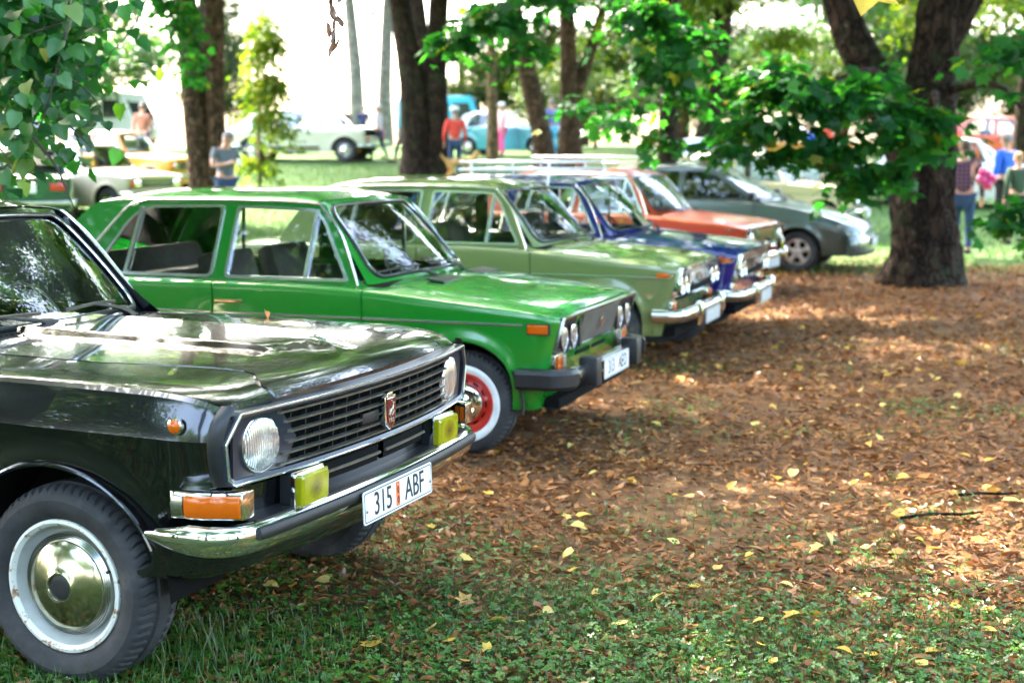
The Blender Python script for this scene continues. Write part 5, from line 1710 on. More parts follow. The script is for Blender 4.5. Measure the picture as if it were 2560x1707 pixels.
def round_lamp(root, x, y, z, r, depth=0.05, lens_bulge=0.25, yaw=0.0, mat=None, oval=1.0):
    h = empty('headlamp', (x, y, z))
    h.rotation_euler = (0, 0, R(yaw))
    h.parent = root
    MB().lathe([(r * 0.2, -depth), (r * 0.6, -depth * 0.8), (r * 0.98, -0.004)], 40, axis='x').build('reflector_bowl', M['reflector_fluted'], h)
    MB().lathe([(r * 0.965, -0.010), (r * 1.0, 0.004), (r * 1.04, 0.003), (r * 1.06, -0.012)], 40, axis='x').build('rim_ring', M['chrome'], h)
    prof = [(r * math.cos(a), r * lens_bulge * math.sin(a)) for a in np.linspace(0, math.pi / 2 - 0.001, 9)]
    MB().lathe([(max(q, 0.0004), d) for q, d in prof] , 40, axis='x').build('lamp_lens', mat or M['lens_clear'], h, recalc=False)
    MB().lathe([(0.0004, -depth * 0.3), (r * 0.16, -depth * 0.35), (r * 0.16, -depth * 0.9)], 16, axis='x').build('bulb_shield', M['dull_chrome'], h)
    return h

def wipers(root, P, us=(-0.52, 0.10), g=1.0):
    for u in us:
        a = P(u, -0.06, 0.012)
        b_ = P(u - 0.34, 0.11, 0.028)
        mb = MB().tube([a + Vector((0, 0, -0.015)), a + Vector((0, 0, 0.02 * g))], 0.012 * g, 10)
        mid = a.lerp(b_, 0.45) + Vector((0.012, 0, 0.014 * g))
        mb.tube([a + Vector((0, 0, 0.012 * g)), a.lerp(b_, 0.3) + Vector((0.01, 0, 0.016 * g)), mid, b_], [0.011 * g, 0.012 * g, 0.006 * g, 0.0045 * g], 6)
        p0 = P(u - 0.10, 0.105, 0.016 * g); p1 = P(u - 0.60, 0.10, 0.016 * g); pm = P(u - 0.35, 0.105, 0.022 * g)
        mb.tube([p0, pm, p1], 0.005 * g, 6)
        mb.build('wiper', M['black_plastic'], root)

def handle(root, G, x, z, sd, mat):
    y = sd * (G['hw'](x) + 0.004)
    mb = MB()
    mb.tube([(x - 0.085, y, z), (x - 0.075, y + sd * 0.022, z), (x + 0.06, y + sd * 0.024, z), (x + 0.085, y, z)], [0.012, 0.013, 0.013, 0.014], 8)
    mb.build('door_handle', mat, root)

def side_trim(root, G, x0, x1, z, sd, mat, rad=0.008, z1=None):
    n = 24
    pts = []
    for k in range(n + 1):
        x = x0 + (x1 - x0) * k / n
        zz = z if z1 is None else z + (z1 - z) * k / n
        c = G['zc'](x)
        u = max(0, (c - zz) / (c - 0.2))
        pts.append((x, sd * (G['hw'](x) - G['tuck'] * u ** G['tuck_p'] + 0.002), zz))
    MB().tube(pts, rad, 6).build('side_trim', mat, root)

def bumper_path(front, yw, xtip, ytip, bow=0.0, z=0.0, corner=0.10, n=8):
    """plan path from the -y tip round to the +y tip, front bumper"""
    pts = []
    half = [(xtip, -ytip), (front - corner - 0.02, -ytip + 0.004)]
    for k in range(1, 6):
        a = math.pi / 2 * k / 6
        half.append((front - corner + corner * math.sin(a), -ytip + corner - corner * math.cos(a)))
    half.append((front, -ytip + corner + 0.02))
    full = [(x + bow * (1 - (abs(y) / ytip) ** 1.5 if x >= front - 0.001 else 0), y, z) for x, y in half]
    full += [(front + bow * (1 - (abs(y) / ytip) ** 1.5), y, z) for y in np.linspace(-ytip + corner + 0.06, ytip - corner - 0.06, 9)]
    full += [(x, -y, zz) for x, y, zz in full[len(half) - 1::-1]]
    return full

D_PROF = [(-0.030, -0.045), (0.008, -0.050), (0.026, -0.030), (0.032, 0.0), (0.026, 0.030), (0.008, 0.048), (-0.030, 0.045)]

def roof_rack(root, S, z, x0, x1, w, mat, bars=6):
    r_ = empty('roof_rack', (0, 0, 0)); r_.parent = root
    for lv, ww in ((0.10, w), (0.17, w - 0.02)):
        MB().tube([(x0, -ww, z + lv), (x1, -ww, z + lv), (x1 - 0.05, ww, z + lv), (x0 + 0.05, ww, z + lv)], 0.013, 6, closed=True).build('rail', mat, r_)
    for k in range(bars):
        x = x0 + (x1 - x0) * (k + 0.5) / bars
        MB().tube([(x, -w, z + 0.10), (x, w, z + 0.10)], 0.011, 6).build('cross_bar', mat, r_)
    for x in (x0 + (x1 - x0) * 0.12, x0 + (x1 - x0) * 0.88):
        for sd in (-1, 1):
            MB().tube([(x, sd * w, z + 0.17), (x, sd * w, z + 0.08), (x, sd * (w + 0.045), z - 0.02), (x, sd * (w + 0.05), z - 0.055)], 0.013, 6).build('rack_foot', mat, r_)

def make_car(label, S, o, yaw, paint_m, front, style, group, cat='car', roof=None, pillar=None, chrome=True, far=False, plate=None, name='parked_car'):
    root = empty(name, (o[0], o[1], gz(o[0], o[1]) if o[1] > 17 else 0.0), R(yaw))
    tag(root, label, cat, group)
    mats = dict(paint=paint_m)
    if roof: mats['roof'] = roof
    if pillar: mats['pillar'] = pillar
    G = build_body(root, S, mats, chrome, far)
    G['tuck'] = S['tuck']; G['tuck_p'] = S.get('tuck_p', 1.7)
    four_wheels(root, S, style)
    FRONTS[front](root, S, G, paint_m, plate, far)
    return root, G

def lens_box(root, name, c, d, mat, bev=0.008, rot=None):
    return MB().box(c, d, rot).build(name, mat, root, bevel=bev)

# ---- front ends
def front_sport(root, S, G, pm, plate, far):
    xf = S['xf']
    xg = lambda z: xf + (z - 0.8) * S['nose_lean'] * (1 if z < .8 else .3)
    F = lambda a, b_, t: (xg(b_) + t - S['nose_bow'] * (abs(a) / 0.8) ** 2, a, b_)
    lp = [(-.735, .765), (-.725, .786), (.725, .786), (.735, .765), (.735, .585), (-.735, .585)]
    MB().prism(lp, F, -0.01, 0.006).build('grille_panel', M['black_plastic'], root)
    big = lp; small = offset_poly(lp, 0.012)
    MB().grid([[F(*p, 0.004) for p in big], [F(*p, 0.022) for p in big], [F(*p, 0.022) for p in small], [F(*p, 0.004) for p in small]], close_u=True).build('grille_frame', M['dull_chrome'], root, sharp=30)
    for k in range(13):
        z = .606 + k * 0.0135
        MB().tube([F(-.365, z, 0.014), F(.365, z, 0.014)], 0.0033, 5).build('grille_bar', M['grille_mesh'], root)
    mb = MB()
    for k in range(34):
        y = -.36 + k * .72 / 33
        mb.tube([F(y, .596, 0.011), F(y, .772, 0.011)], 0.0022, 4)
    o = mb.build('grille_ribs', M['grille_mesh'], root); o['kind'] = 'stuff'
    for y in (-.645, -.475, .475, .645):
        # sunk black cup with a lamp in it
        MB().lathe([(0.085, 0.020), (0.083, 0.010), (0.076, 0.006)], 36, (xg(.668), y, .668), axis='x').build('lamp_cup', M['black_plastic'], root)
        round_lamp(root, xg(.668) + 0.008, y, .668, 0.060, 0.03, 0.12)
    for y in (-.385, .385):
        MB().box((xg(.67) + 0.012, y, .672), (0.02, 0.03, 0.16)).build('grille_divider', M['black_plastic'], root)
    MB().prism([(-.022, .645), (.022, .645), (.026, .72), (0, .728), (-.026, .72)], F, 0.014, 0.026).build('badge', M['chrome'], root, bevel=0.004)
    MB().prism([(-.014, .655), (.014, .655), (.017, .705), (-.017, .705)], F, 0.026, 0.029).build('badge_field', M['badge_red'], root)
    for sd in (-1, 1):
        c = (xg(.535) + 0.004, sd * .648, .528)
        lens_box(root, 'indicator', c, (0.05, 0.085, 0.082), M['amber'], 0.01)
        lens_box(root, 'side_light', (c[0], sd * .575, .528), (0.05, 0.055, 0.082), M['lens_clear'], 0.01)
        lens_box(root, 'indicator_base', (c[0] - 0.016, sd * .622, .528), (0.05, 0.166, 0.094), M['dull_chrome'], 0.008)
        # side marker
        lens_box(root, 'side_marker', (.445, sd * (G['hw'](.445) - 0.004), .726), (0.118, 0.034, 0.050), M['amber'], 0.005)
        MB().box((.445, sd * (G['hw'](.445) - 0.008), .726), (0.128, 0.030, 0.060)).build('marker_gasket', M['rubber'], root)
        side_trim(root, G, -3.2, -2.53, .745, sd, M['trim'])
        side_trim(root, G, -2.515, -1.585, .745, sd, M['trim'])
        side_trim(root, G, -1.565, -0.612, .745, sd, M['trim'])
        side_trim(root, G, -0.598, 0.36, .745, sd, M['trim'])
        handle(root, G, -1.46, .822, sd, M['chrome'])
        handle(root, G, -2.40, .822, sd, M['chrome'])
        # black arch edging
        arc = [(S['R'] * 1.005 * math.cos(a), sd * (G['hw'](0) - 0.018), S['wz'] + S['R'] * 1.005 * math.sin(a)) for a in np.linspace(-0.1, math.pi + 0.1, 30)]
        MB().tube(arc, 0.011, 6).build('arch_edging', M['rubber'], root)
    for y0, y1 in ((-.30, -.03), (.03, .30)):
        MB().prism(round_poly([(y0, .522), (y1, .522), (y1, .548), (y0, .548)], .012, 3), F, -0.004, 0.004).build('air_slot', M['dark'], root)
    zb_ = .455
    MB().sweep(bumper_path(.595, .7, .36, .80, 0.02, zb_, 0.10), [(q * 1.05, h * 0.95) for q, h in D_PROF]).build('bumper', M['dull_chrome'], root)
    for sd in (-1, 1):
        full = [(x + 0.0, y, z) for x, y, z in bumper_path(.600, .7, .335, .812, 0.02, zb_, 0.10)]
        half = full[:8]
        if sd > 0: half = full[-8:]
        MB().sweep(half, [(-0.03, -.056), (0.030, -.056), (0.048, -.035), (0.050, .030), (0.036, .052), (-0.03, .054)]).build('bumper_end_cap', M['black_plastic'], root, sharp=30)
        MB().box((.635, sd * .43, zb_ + 0.004), (0.11, 0.105, 0.165)).build('overrider', M['black_plastic'], root, bevel=0.014)
    number_plate(root, .672, -.02, .445, '313 AEO', gap_text=('313', 'AEO'))
    MB().box((xf - 0.16, 0, .30), (0.22, 1.30, 0.06)).build('front_valance', M['dark'], root, bevel=0.02)
    for y in (-.34, .34):
        MB().box((-.40 if 0 else -.30, y * 0.9, G['zt'](-.30) - 0.001 - .006 * abs(y)), (0.11, 0.30, 0.012), Matrix.Rotation(R(7.5), 3, 'Y')).build('bonnet_vent', M['black_plastic'], root, bevel=0.004)
    wipers(root, G['PW'], (-0.30, 0.36))

def front_chrome4(root, S, G, pm, plate, far):
    xf = S['xf']
    xg = lambda z: xf + (z - 0.8) * S['nose_lean'] * (1 if z < .8 else .3)
    F = lambda a, b_, t: (xg(b_) + t - S['nose_bow'] * (abs(a) / 0.8) ** 2, a, b_)
    lp = [(-.725, .768), (-.715, .795), (.715, .795), (.725, .768), (.715, .545), (-.715, .545)]
    MB().prism(lp, F, -0.01, 0.010).build('grille_panel', M['dull_chrome'], root)
    small = offset_poly(lp, 0.024)
    MB().grid([[F(*p, 0.004) for p in lp], [F(*p, 0.034) for p in lp], [F(*p, 0.030) for p in small], [F(*p, 0.006) for p in small]], close_u=True).build('grille_frame', M['chrome'], root, sharp=30)
    MB().box((xg(.66) + 0.010, 0, .66), (0.008, 0.72, 0.17)).build('grille_backing', M['dark'], root)
    for k in range(11):
        z = .585 + k * 0.0155
        MB().tube([F(-.36, z, 0.022), F(.36, z, 0.022)], 0.0042, 5).build('grille_bar', M['chrome'], root)
    for y in (-.625, -.465, .465, .625):
        MB().lathe([(0.082, 0.010), (0.080, 0.036), (0.072, 0.030), (0.068, 0.012)], 32, (xg(.66), y, .66), axis='x').build('lamp_ring', M['chrome'], root)
        round_lamp(root, xg(.66) + 0.016, y, .66, 0.066, 0.04)
    MB().prism([(-.022, .635), (.022, .635), (.026, .72), (0, .728), (-.026, .72)], F, 0.026, 0.036).build('badge', M['chrome'], root, bevel=0.004)
    for sd in (-1, 1):
        lens_box(root, 'indicator', (xg(.49) + 0.010, sd * .640, .490), (0.05, 0.085, 0.075), M['amber'], 0.012)
        lens_box(root, 'indicator_base', (xg(.49) - 0.004, sd * .615, .490), (0.05, 0.15, 0.085), M['chrome'], 0.008)
        lens_box(root, 'side_marker', (.455, sd * (G['hw'](.455) - 0.002), .742), (0.095, 0.034, 0.036), M['amber'], 0.006)
        MB().tube([(.385, sd * (G['hw'](.40) + .003), .722), (.505, sd * (G['hw'](.5) + .003), .718), (.535, sd * (G['hw'](.52) + .001), .748)], 0.007, 6).build('marker_trim', M['trim'], root)
        for a, b_ in ((-3.2, -2.53), (-2.515, -1.585), (-1.565, -0.612), (-0.598, 0.40)):
            side_trim(root, G, a, b_, .726, sd, M['trim'], 0.009)
        handle(root, G, -1.46, .822, sd, M['chrome'])
        MB().sweep([(.665, sd * .40 - 0.03, .43), (.665, sd * .40 + .03, .43)], [(-.02, -.10), (0.0, -.105), (0.022, -.06), (0.026, .0), (0.018, .07), (-.005, .10), (-.03, .09)]).build('overrider', M['chrome'], root, bevel=0.01)
    MB().sweep(bumper_path(.605, .7, .38, .80, 0.03, .435, 0.12), D_PROF).build('bumper', M['dull_chrome'], root)
    number_plate(root, .685, -.03, .385, plate, w=.52, h=.115)
    MB().box((xf - 0.15, 0, .30), (0.20, 1.30, 0.08)).build('front_valance', M['dark'], root, bevel=0.02)
    wipers(root, G['PW'], (-0.30, 0.36))

def front_barred(root, S, G, pm, plate, far):
    """full width upright chrome bars with two round lamps, fog lamps on the bumper"""
    xf = S['xf']
    xg = lambda z: xf + (z - 0.8) * S['nose_lean'] * (1 if z < .8 else .3)
    F = lambda a, b_, t: (xg(b_) + t - S['nose_bow'] * (abs(a) / 0.8) ** 2, a, b_)
    lp = [(-.73, .765), (-.72, .797), (.72, .797), (.73, .765), (.72, .53), (-.72, .53)]
    MB().prism(lp, F, -0.01, 0.008).build('grille_panel', M['dull_chrome'], root)
    small = offset_poly(lp, 0.024)
    MB().grid([[F(*p, 0.004) for p in lp], [F(*p, 0.034) for p in lp], [F(*p, 0.030) for p in small], [F(*p, 0.006) for p in small]], close_u=True).build('grille_frame', M['chrome'], root, sharp=30)
    for k in range(17):
        y = -.44 + k * .88 / 16
        MB().box((xg(.65) + .02, y, .652), (0.022, 0.016, 0.20)).build('grille_bar', M['chrome'], root)
    for y in (-.585, .585):
        MB().lathe([(0.102, 0.010), (0.100, 0.036), (0.090, 0.030), (0.086, 0.012)], 32, (xg(.655), y, .655), axis='x').build('lamp_ring', M['chrome'], root)
        round_lamp(root, xg(.655) + 0.016, y, .655, 0.084, 0.05)
    for sd in (-1, 1):
        f = empty('fog_lamp', (.665, sd * .36, .565)); f.parent = root
        MB().lathe([(0.02, -0.06), (0.06, -0.05), (0.075, -0.01), (0.076, 0.004)], 28, axis='x').build('housing', M['black_plastic'], f)
        MB().lathe([(0.074, 0.0), (0.06, 0.014), (0.03, 0.022), (0.0005, 0.024)], 28, axis='x').build('lamp_lens', M['yellow_lens'], f)
        lens_box(root, 'side_marker', (.36, sd * (G['hw'](.36) - 0.002), .768), (0.055, 0.03, 0.032), M['lens_clear'], 0.01)
        for a, b_ in ((-2.515, -1.585), (-1.565, -0.612), (-0.598, 0.45)):
            side_trim(root, G, a, b_, .66, sd, M['trim'], 0.009)
        handle(root, G, -1.46, .822, sd, M['chrome'])
        MB().sweep([(.66, sd * .52 - 0.03, .44), (.66, sd * .52 + .03, .44)], [(-.02, -.09), (0.0, -.09), (0.022, -.05), (0.026, .0), (0.018, .05), (-.005, .08), (-.03, .08)]).build('overrider', M['chrome'], root, bevel=0.01)
    MB().sweep(bumper_path(.61, .7, .38, .80, 0.03, .445, 0.12), D_PROF).build('bumper', M['chrome'], root)
    number_plate(root, .665, 0, .36, plate, w=.52, h=.115)
    wipers(root, G['PW'], (-0.30, 0.36))

def front_plain(root, S, G, pm, plate, far):
    """dark square grille with round or square lamps, for the far cars"""
    xf = S['xf']
    xg = lambda z: xf + (z - 0.8) * S['nose_lean'] * (1 if z < .8 else .3)
    F = lambda a, b_, t: (xg(b_) + t - S['nose_bow'] * (abs(a) / 0.8) ** 2, a, b_)
    lp = [(-.72, .755), (.72, .755), (.72, .58), (-.72, .58)]
    MB().prism(lp, F, -0.01, 0.010).build('grille_panel', M['black_plastic'], root)
    for k in range(5):
        MB().tube([F(-.40, .61 + k * .028, .016), F(.40, .61 + k * .028, .016)], 0.005, 5).build('grille_bar', M['dull_chrome'], root)
    for sd in (-1, 1):
        lens_box(root, 'headlamp', (xg(.67) + .012, sd * .56, .668), (0.04, 0.20, 0.13), M['reflector'], 0.02)
        lens_box(root, 'indicator', (xg(.67) - .01, sd * .705, .668), (0.07, 0.075, 0.13), M['amber'], 0.015)
        handle(root, G, -1.46, .822, sd, M['black_plastic'])
    MB().sweep(bumper_path(.70, .7, .38, .80, 0.03, .455, 0.12), D_PROF).build('bumper', M['dull_chrome'], root)
    # tail: two lamps, plate panel, bumper
    for sd in (-1, 1):
        lens_box(root, 'tail_lamp', (S['xr'] - .004, sd * .52, .72), (0.05, 0.26, 0.14), M['red_lens'], 0.015)
    MB().box((S['xr'] - .006, 0, .70), (0.012, 0.34, 0.17)).build('rear_plate', M['plate'], root, bevel=0.004)
    MB().sweep([(-x - 2.424 - 0.40 + .10, -y, z) for x, y, z in bumper_path(.70, .7, .40, .79, 0.02, .45, 0.12)], D_PROF).build('rear_bumper', M['dull_chrome'], root)

def front_hatch(root, S, G, pm, plate, far):
    xf = S['xf']
    for sd in (-1, 1):
        pts = [(.83, .44), (.80, .55), (.70, .67), (.56, .735), (.585, .755)]
        rows = []
        for u in np.linspace(0, 1, 9):
            y = .36 + .36 * u
            xx = .845 - 0.02 - .35 * max(0, u - .25) ** 2 * 1.25 - 0.02 * u
            rows.append([(xx - .01, sd * y, .545), (xx + .012, sd * y, .575), (xx + .004, sd * y, .625), (xx - .04, sd * (y - .006), .668), (xx - .09, sd * (y - .012), .690)])
        MB().grid(rows).build('headlamp', M['lens_clear'], root)
        MB().grid([[(p[0] - .012, p[1] * .995, p[2]) for p in r_] for r_ in rows]).build('headlamp_reflector', M['reflector'], root)
        lens_box(root, 'indicator', (.60, sd * .745, .635), (0.15, 0.05, 0.085), M['lens_clear'], 0.02, Matrix.Rotation(R(-24 * sd), 3, 'Z'))
        m_ = empty('wing_mirror', (-.62, sd * .86, 1.04)); m_.parent = root
        MB().box((0, 0, 0), (0.10, 0.20, 0.12)).build('mirror_shell', M['black_plastic'], m_, bevel=0.03)
        side_trim(root, G, -2.4, -.62, .50, sd, M['black_plastic'], 0.016)
        handle(root, G, -1.52, .86, sd, M['black_plastic'])
    F = lambda a, b_, t: (.868 - .10 * (abs(a) / .8) ** 2 + t, a, b_)
    MB().prism([(-.30, .60), (.30, .60), (.28, .545), (-.28, .545)], F, -0.02, 0.014).build('grille', M['black_plastic'], root)
    path = []
    for a in np.linspace(-1, 1, 25):
        ang = a * 1.42
        path.append((.62 + .285 * math.cos(ang) ** .7, .80 * math.sin(ang) / math.sin(1.42), .405))
    MB().sweep(path, [(-.10, -.16), (-.02, -.17), (.014, -.13), (.022, -.02), (.018, .07), (-.01, .115), (-.10, .12)]).build('bumper', pm, root, sharp=50)
    MB().sweep([(x + .003, y * 1.003, z - .115) for x, y, z in path[3:-3]], [(-.02, -.035), (.012, -.03), (.018, .02), (-.02, .025)]).build('bumper_intake', M['black_plastic'], root)
    number_plate(root, .935, 0, .42, plate, w=.52, h=.115)
    wipers(root, G['PW'], (-0.30, 0.36))

FRONTS = dict(sport=front_sport, chrome4=front_chrome4, barred=front_barred, plain=front_plain, hatch=front_hatch)
def front_volga(root, S, G, pm, plate, far):
    X = lambda y: .706 - .088 * (abs(y) / .85) ** 2     # plan of the slightly pointed nose
    F = lambda a, b_, t: (X(a) + (b_ - .82) * .06 + t, a, b_)
    # black recess behind everything
    hexa = [(-.800, .925), (.800, .925), (.862, .835), (.845, .72), (.815, .698), (-.815, .698), (-.845, .72), (-.862, .835)]
    def dense(P, m=10):
        out = []
        for i in range(len(P)):
            a, b_ = P[i], P[(i + 1) % len(P)]
            k = m if abs(a[0] - b_[0]) > .5 else 2
            out += [(a[0] + (b_[0] - a[0]) * q / k, a[1] + (b_[1] - a[1]) * q / k) for q in range(k)]
        return out
    hx = dense(hexa, 16)
    strip = []
    for k in range(21):
        y = -.84 + 1.68 * k / 20
        strip.append([F(y, .700, -.035), F(y, .925, -.035)])
    MB().grid(strip).build('grille_backing', M['dark'], root)
    a0 = dense(hexa, 16); a1 = offset_poly(a0, .011); a2 = offset_poly(a0, .020)
    MB().grid([[F(*p, -.02) for p in a0], [F(*p, .016) for p in a0], [F(*p, .022) for p in a1], [F(*p, .016) for p in a2], [F(*p, -.012) for p in a2]], close_u=True).build('grille_frame', M['bezel'], root, sharp=35)
    a3 = offset_poly(a0, .006)
    MB().tube([F(*p, .0215) for p in a3], .0042, 6, closed=True).build('frame_bead', M['trim'], root)
    for sd in (-1, 1):
        # plain end strip between wing and grille frame
        pts = [tuple(p)[:2] for p in bez([(.825, .945, 0), (.868, .90, 0), (.880, .838, 0), (.872, .77, 0), (.850, .705, 0)], 3)]
        rows = []
        for (y, z) in pts:
            rows.append([F(sd * (y - .002), z, -.026), F(sd * (y + .001), z, -.012), F(sd * (y - .010), z, .006), F(sd * (y - .026), z, .012)])
        MB().grid(rows).build('grille_end', M['black_plastic'], root, sharp=80)
        # bezel plate round the lamp, pointed towards the grille
        bz = [(.815, .915), (.605, .905), (.525, .806), (.580, .715), (.805, .708)]
        rows_o = [(sd * y, z) for y, z in bz]
        o_ = dense(rows_o, 3)
        c = (sd * .678, .806)
        n = len(o_)
        ring = []
        for (y, z) in o_:
            a = math.atan2(z - c[1], (y - c[0]))
            ring.append((c[0] + .088 * math.cos(a), c[1] + .088 * math.sin(a)))
        MB().grid([[F(*p, -.004) for p in o_], [F(*p, .006) for p in o_], [F(*p, -.004) for p in ring], [F(*p, -.045) for p in ring]], close_u=True).build('lamp_bezel', M['bezel'], root, sharp=25)
        hl = round_lamp(root, X(.678) - .006, sd * .678, .806, .088, .06, .22, yaw=-6 * sd * -1)
        # wraparound indicator: clear rear piece, amber front piece, chrome edge
        ind = empty('indicator', (0, 0, 0)); ind.parent = root
        yo = .874
        x0, x1, xm = .458, .672, .505
        prof = lambda xa, xb, t: [(xa, -.038), (xb, -.038), (xb, .034), (xa + .006, .040)]
        Yp = lambda x: yo - .045 * sstep(.54, .68, x)
        def slab(nm, xa, xb, mat, z0, z1, push, bev):
            rows = []
            for k in range(9):
                x = xa + (xb - xa) * k / 8
                y = Yp(x)
                rows.append([(x, sd * (y - .06), z0), (x, sd * (y + push), z0), (x, sd * (y + push + .004), (z0 + z1) / 2), (x, sd * (y + push), z1), (x, sd * (y - .06), z1)])
            mb = MB().grid(rows, close_u=True)
            L = len(rows[0])
            mb.f.append(tuple(range(L))); mb.f.append(tuple(range(8 * L, 9 * L))[::-1])
            mb.build(nm, mat, ind, sharp=30, bevel=bev)
        slab('indicator_base', x0 - .006, x1 + .004, M['chrome'], .606, .688, .004, .004)
        slab('amber_lens', xm, x1, M['amber'], .612, .680, .014, .006)
        slab('clear_lens', x0, xm - .004, M['dull_chrome'], .612, .680, .012, .006)
        # round side repeater
        yy = G['hw'](.49) - .012
        rp = empty('side_repeater', (.485, sd * yy, .886)); rp.parent = root
        MB().lathe([(.026, -.004 * -sd), (.026, sd * .014), (.021, sd * .017)], 28).build('repeater_ring', M['chrome'], rp)
        MB().lathe([(.0225, sd * .012), (.020, sd * .020), (.012, sd * .024), (.0005, sd * .025)], 28).build('repeater_lens', M['amber'], rp)
        # yellow fog lamp: black housing, chrome rim, ribbed yellow lens
        f = empty('fog_lamp', (.704, sd * .498, .640)); f.parent = root
        f.rotation_euler = (0, R(2), 0)
        w, h = .090, .058
        Ff = lambda a, b_, t: (t, a, b_)
        box = round_poly([(-w, -h), (w, -h), (w, h), (-w, h)], .014, 4)
        MB().prism([(a * .94, b_ * .94) for a, b_ in box], Ff, -.055, -.012).build('housing', M['black_plastic'], f, sharp=40)
        MB().prism(box, Ff, -.014, .004).build('lamp_rim', M['chrome'], f, sharp=40, bevel=.003)
        ln = round_poly([(-w + .006, -h + .006), (w - .006, -h + .006), (w - .006, h - .006), (-w + .006, h - .006)], .012, 4)
        l2 = [(a * .90, b_ * .86) for a, b_ in ln]
        mb = MB().grid([[Ff(*p, .002) for p in ln], [Ff(*p, .020) for p in ln], [Ff(*p, .028) for p in l2]], close_u=True)
        mb.add([Ff(*p, .028) for p in l2], [tuple(range(len(l2)))])
        mb.build('lamp_lens', M['yellow_lens'], f, sharp=30)
        MB().tube([(-.03, 0, -h), (-.03, 0, -.115)], .012, 8).build('bracket', M['black_plastic'], f)
        side_trim(root, G, -3.5, -.80, .52, sd, M['trim'])
        handle(root, G, -1.70, .80, sd, M['chrome'])
        # rolled wheel arch edge
        arc = [(S['R'] * 1.0 * math.cos(a), sd * (G['hw'](S['R'] * math.cos(a)) - .052 + .018 * math.sin(a) ** 2 + .022), S['wz'] + S['R'] * 1.0 * math.sin(a)) for a in np.linspace(0.42, math.pi + .02, 36)]
        MB().tube(arc, .008, 8).build('arch_lip', pm, root)
    # horizontal grille bars following the nose
    for i, z in enumerate((.893, .860, .826, .793, .760, .728)):
        half = .600 if i in (1, 2, 3, 4) else .63
        half = (.615, .585, .565, .572, .590, .610)[i]
        mb = MB()
        rows = []
        for y in np.linspace(-half, half, 19):
            rows.append([F(y, z - .0045, -.004), F(y, z - .0035, .014), F(y, z + .0035, .015), F(y, z + .0055, -.004)])
        mb.grid(rows, close_u=True)
        mb.f.append((0, 1, 2, 3)); mb.f.append(tuple(range(18 * 4, 19 * 4))[::-1])
        mb.build('grille_bar', M['slat'], root, sharp=25)
    for k in range(15):
        y = -.54 + 1.08 * k / 14
        if abs(y) < .03: continue
        MB().add([F(y, .712, -.030), F(y + .003, .712, -.030), F(y + .003, .712, -.006), F(y, .712, -.006), F(y, .908, -.030), F(y + .003, .908, -.030), F(y + .003, .908, -.006), F(y, .908, -.006)],
                 [(0, 1, 5, 4), (1, 2, 6, 5), (2, 3, 7, 6), (3, 0, 4, 7), (4, 5, 6, 7), (3, 2, 1, 0)]).build('grille_rib', M['black_plastic'], root)
    MB().prism([(-.16, .775), (-.05, .775), (-.05, .812), (-.16, .812)], F, .004, .016).build('blank_plate', M['black_plastic'], root, bevel=.003)
    # shield badge with a leaping deer and three letters
    bd = empty('badge', (X(0) + .012, 0, .800)); bd.parent = root
    B = lambda a, b_, t: (t, a, b_)
    sh = [(-.040, .052), (-.020, .052), (-.020, .064), (.020, .064), (.020, .052), (.040, .052), (.040, -.020), (.030, -.048), (0, -.068), (-.030, -.048), (-.040, -.020)]
    MB().prism(sh, B, 0, .022).build('badge_shell', M['chrome'], bd, sharp=30, bevel=.003)
    MB().prism([(-.030, .044), (.030, .044), (.030, -.020), (.022, -.042), (0, -.056), (-.022, -.042), (-.030, -.020)], B, .022, .025).build('badge_field', M['badge_red'], bd)
    deer = MB()
    for pts, rad in (([(-.010, -.004), (-.004, .004), (.008, .006)], .0042), ([(.008, .006), (.013, .020), (.010, .028)], .0026), ([(.010, .028), (.018, .026)], .0022), ([(.011, .029), (.004, .037), (-.006, .036)], .0013),
                     ([(.008, .004), (.018, .000), (.014, -.010)], .0016), ([(-.009, -.003), (-.016, -.012), (-.010, -.020)], .0018), ([(.004, .002), (.010, -.008), (.006, -.016)], .0015), ([(-.006, -.004), (-.008, -.014), (-.002, -.022)], .0016)):
        deer.tube([B(a, b_, .026) for a, b_ in pts], rad, 5)
    deer.build('deer_emblem', M['badge_gold'], bd)
    text_obj('ГАЗ', .020, M['badge_gold'], bd, Matrix(((0, 0, 1, .0258), (1, 0, 0, 0), (0, 1, 0, -.034), (0, 0, 0, 1))))
    # lower panel openings with a bar, bumper, rubber strip, valance, plate
    for y0, y1 in ((-.36, -.02), (.02, .36)):
        rows = [[(X(y) - .025, y, .622), (X(y) - .010, y, .626), (X(y) - .006, y, .682), (X(y) - .018, y, .686)] for y in np.linspace(y0, y1, 7)]
        MB().grid(rows, close_u=True).build('air_intake', M['dark'], root)
        MB().tube([(X(y) + .000, y, .655) for y in np.linspace(y0, y1, 7)], .006, 6).build('intake_bar', M['slat'], root)
    path = []
    half = [(.362, -.882, .562), (.41, -.896, .560), (.47, -.906, .556), (.53, -.906, .553), (.585, -.896, .550), (.630, -.872, .549), (.662, -.835, .548), (.682, -.785, .548), (.694, -.72, .548)]
    path = list(half) + [(.696 + .034 * (1 - (y / .70) ** 2), y, .548) for y in np.linspace(-.62, .62, 11)] + [(x, -y, z) for x, y, z in half[::-1]]
    rows = []
    L = len(path)
    prof = [(-.055, .030), (-.010, .042), (.008, .034), (.016, .012), (.016, -.016), (.004, -.046), (-.02, -.060), (-.050, -.050)]
    mb = MB()
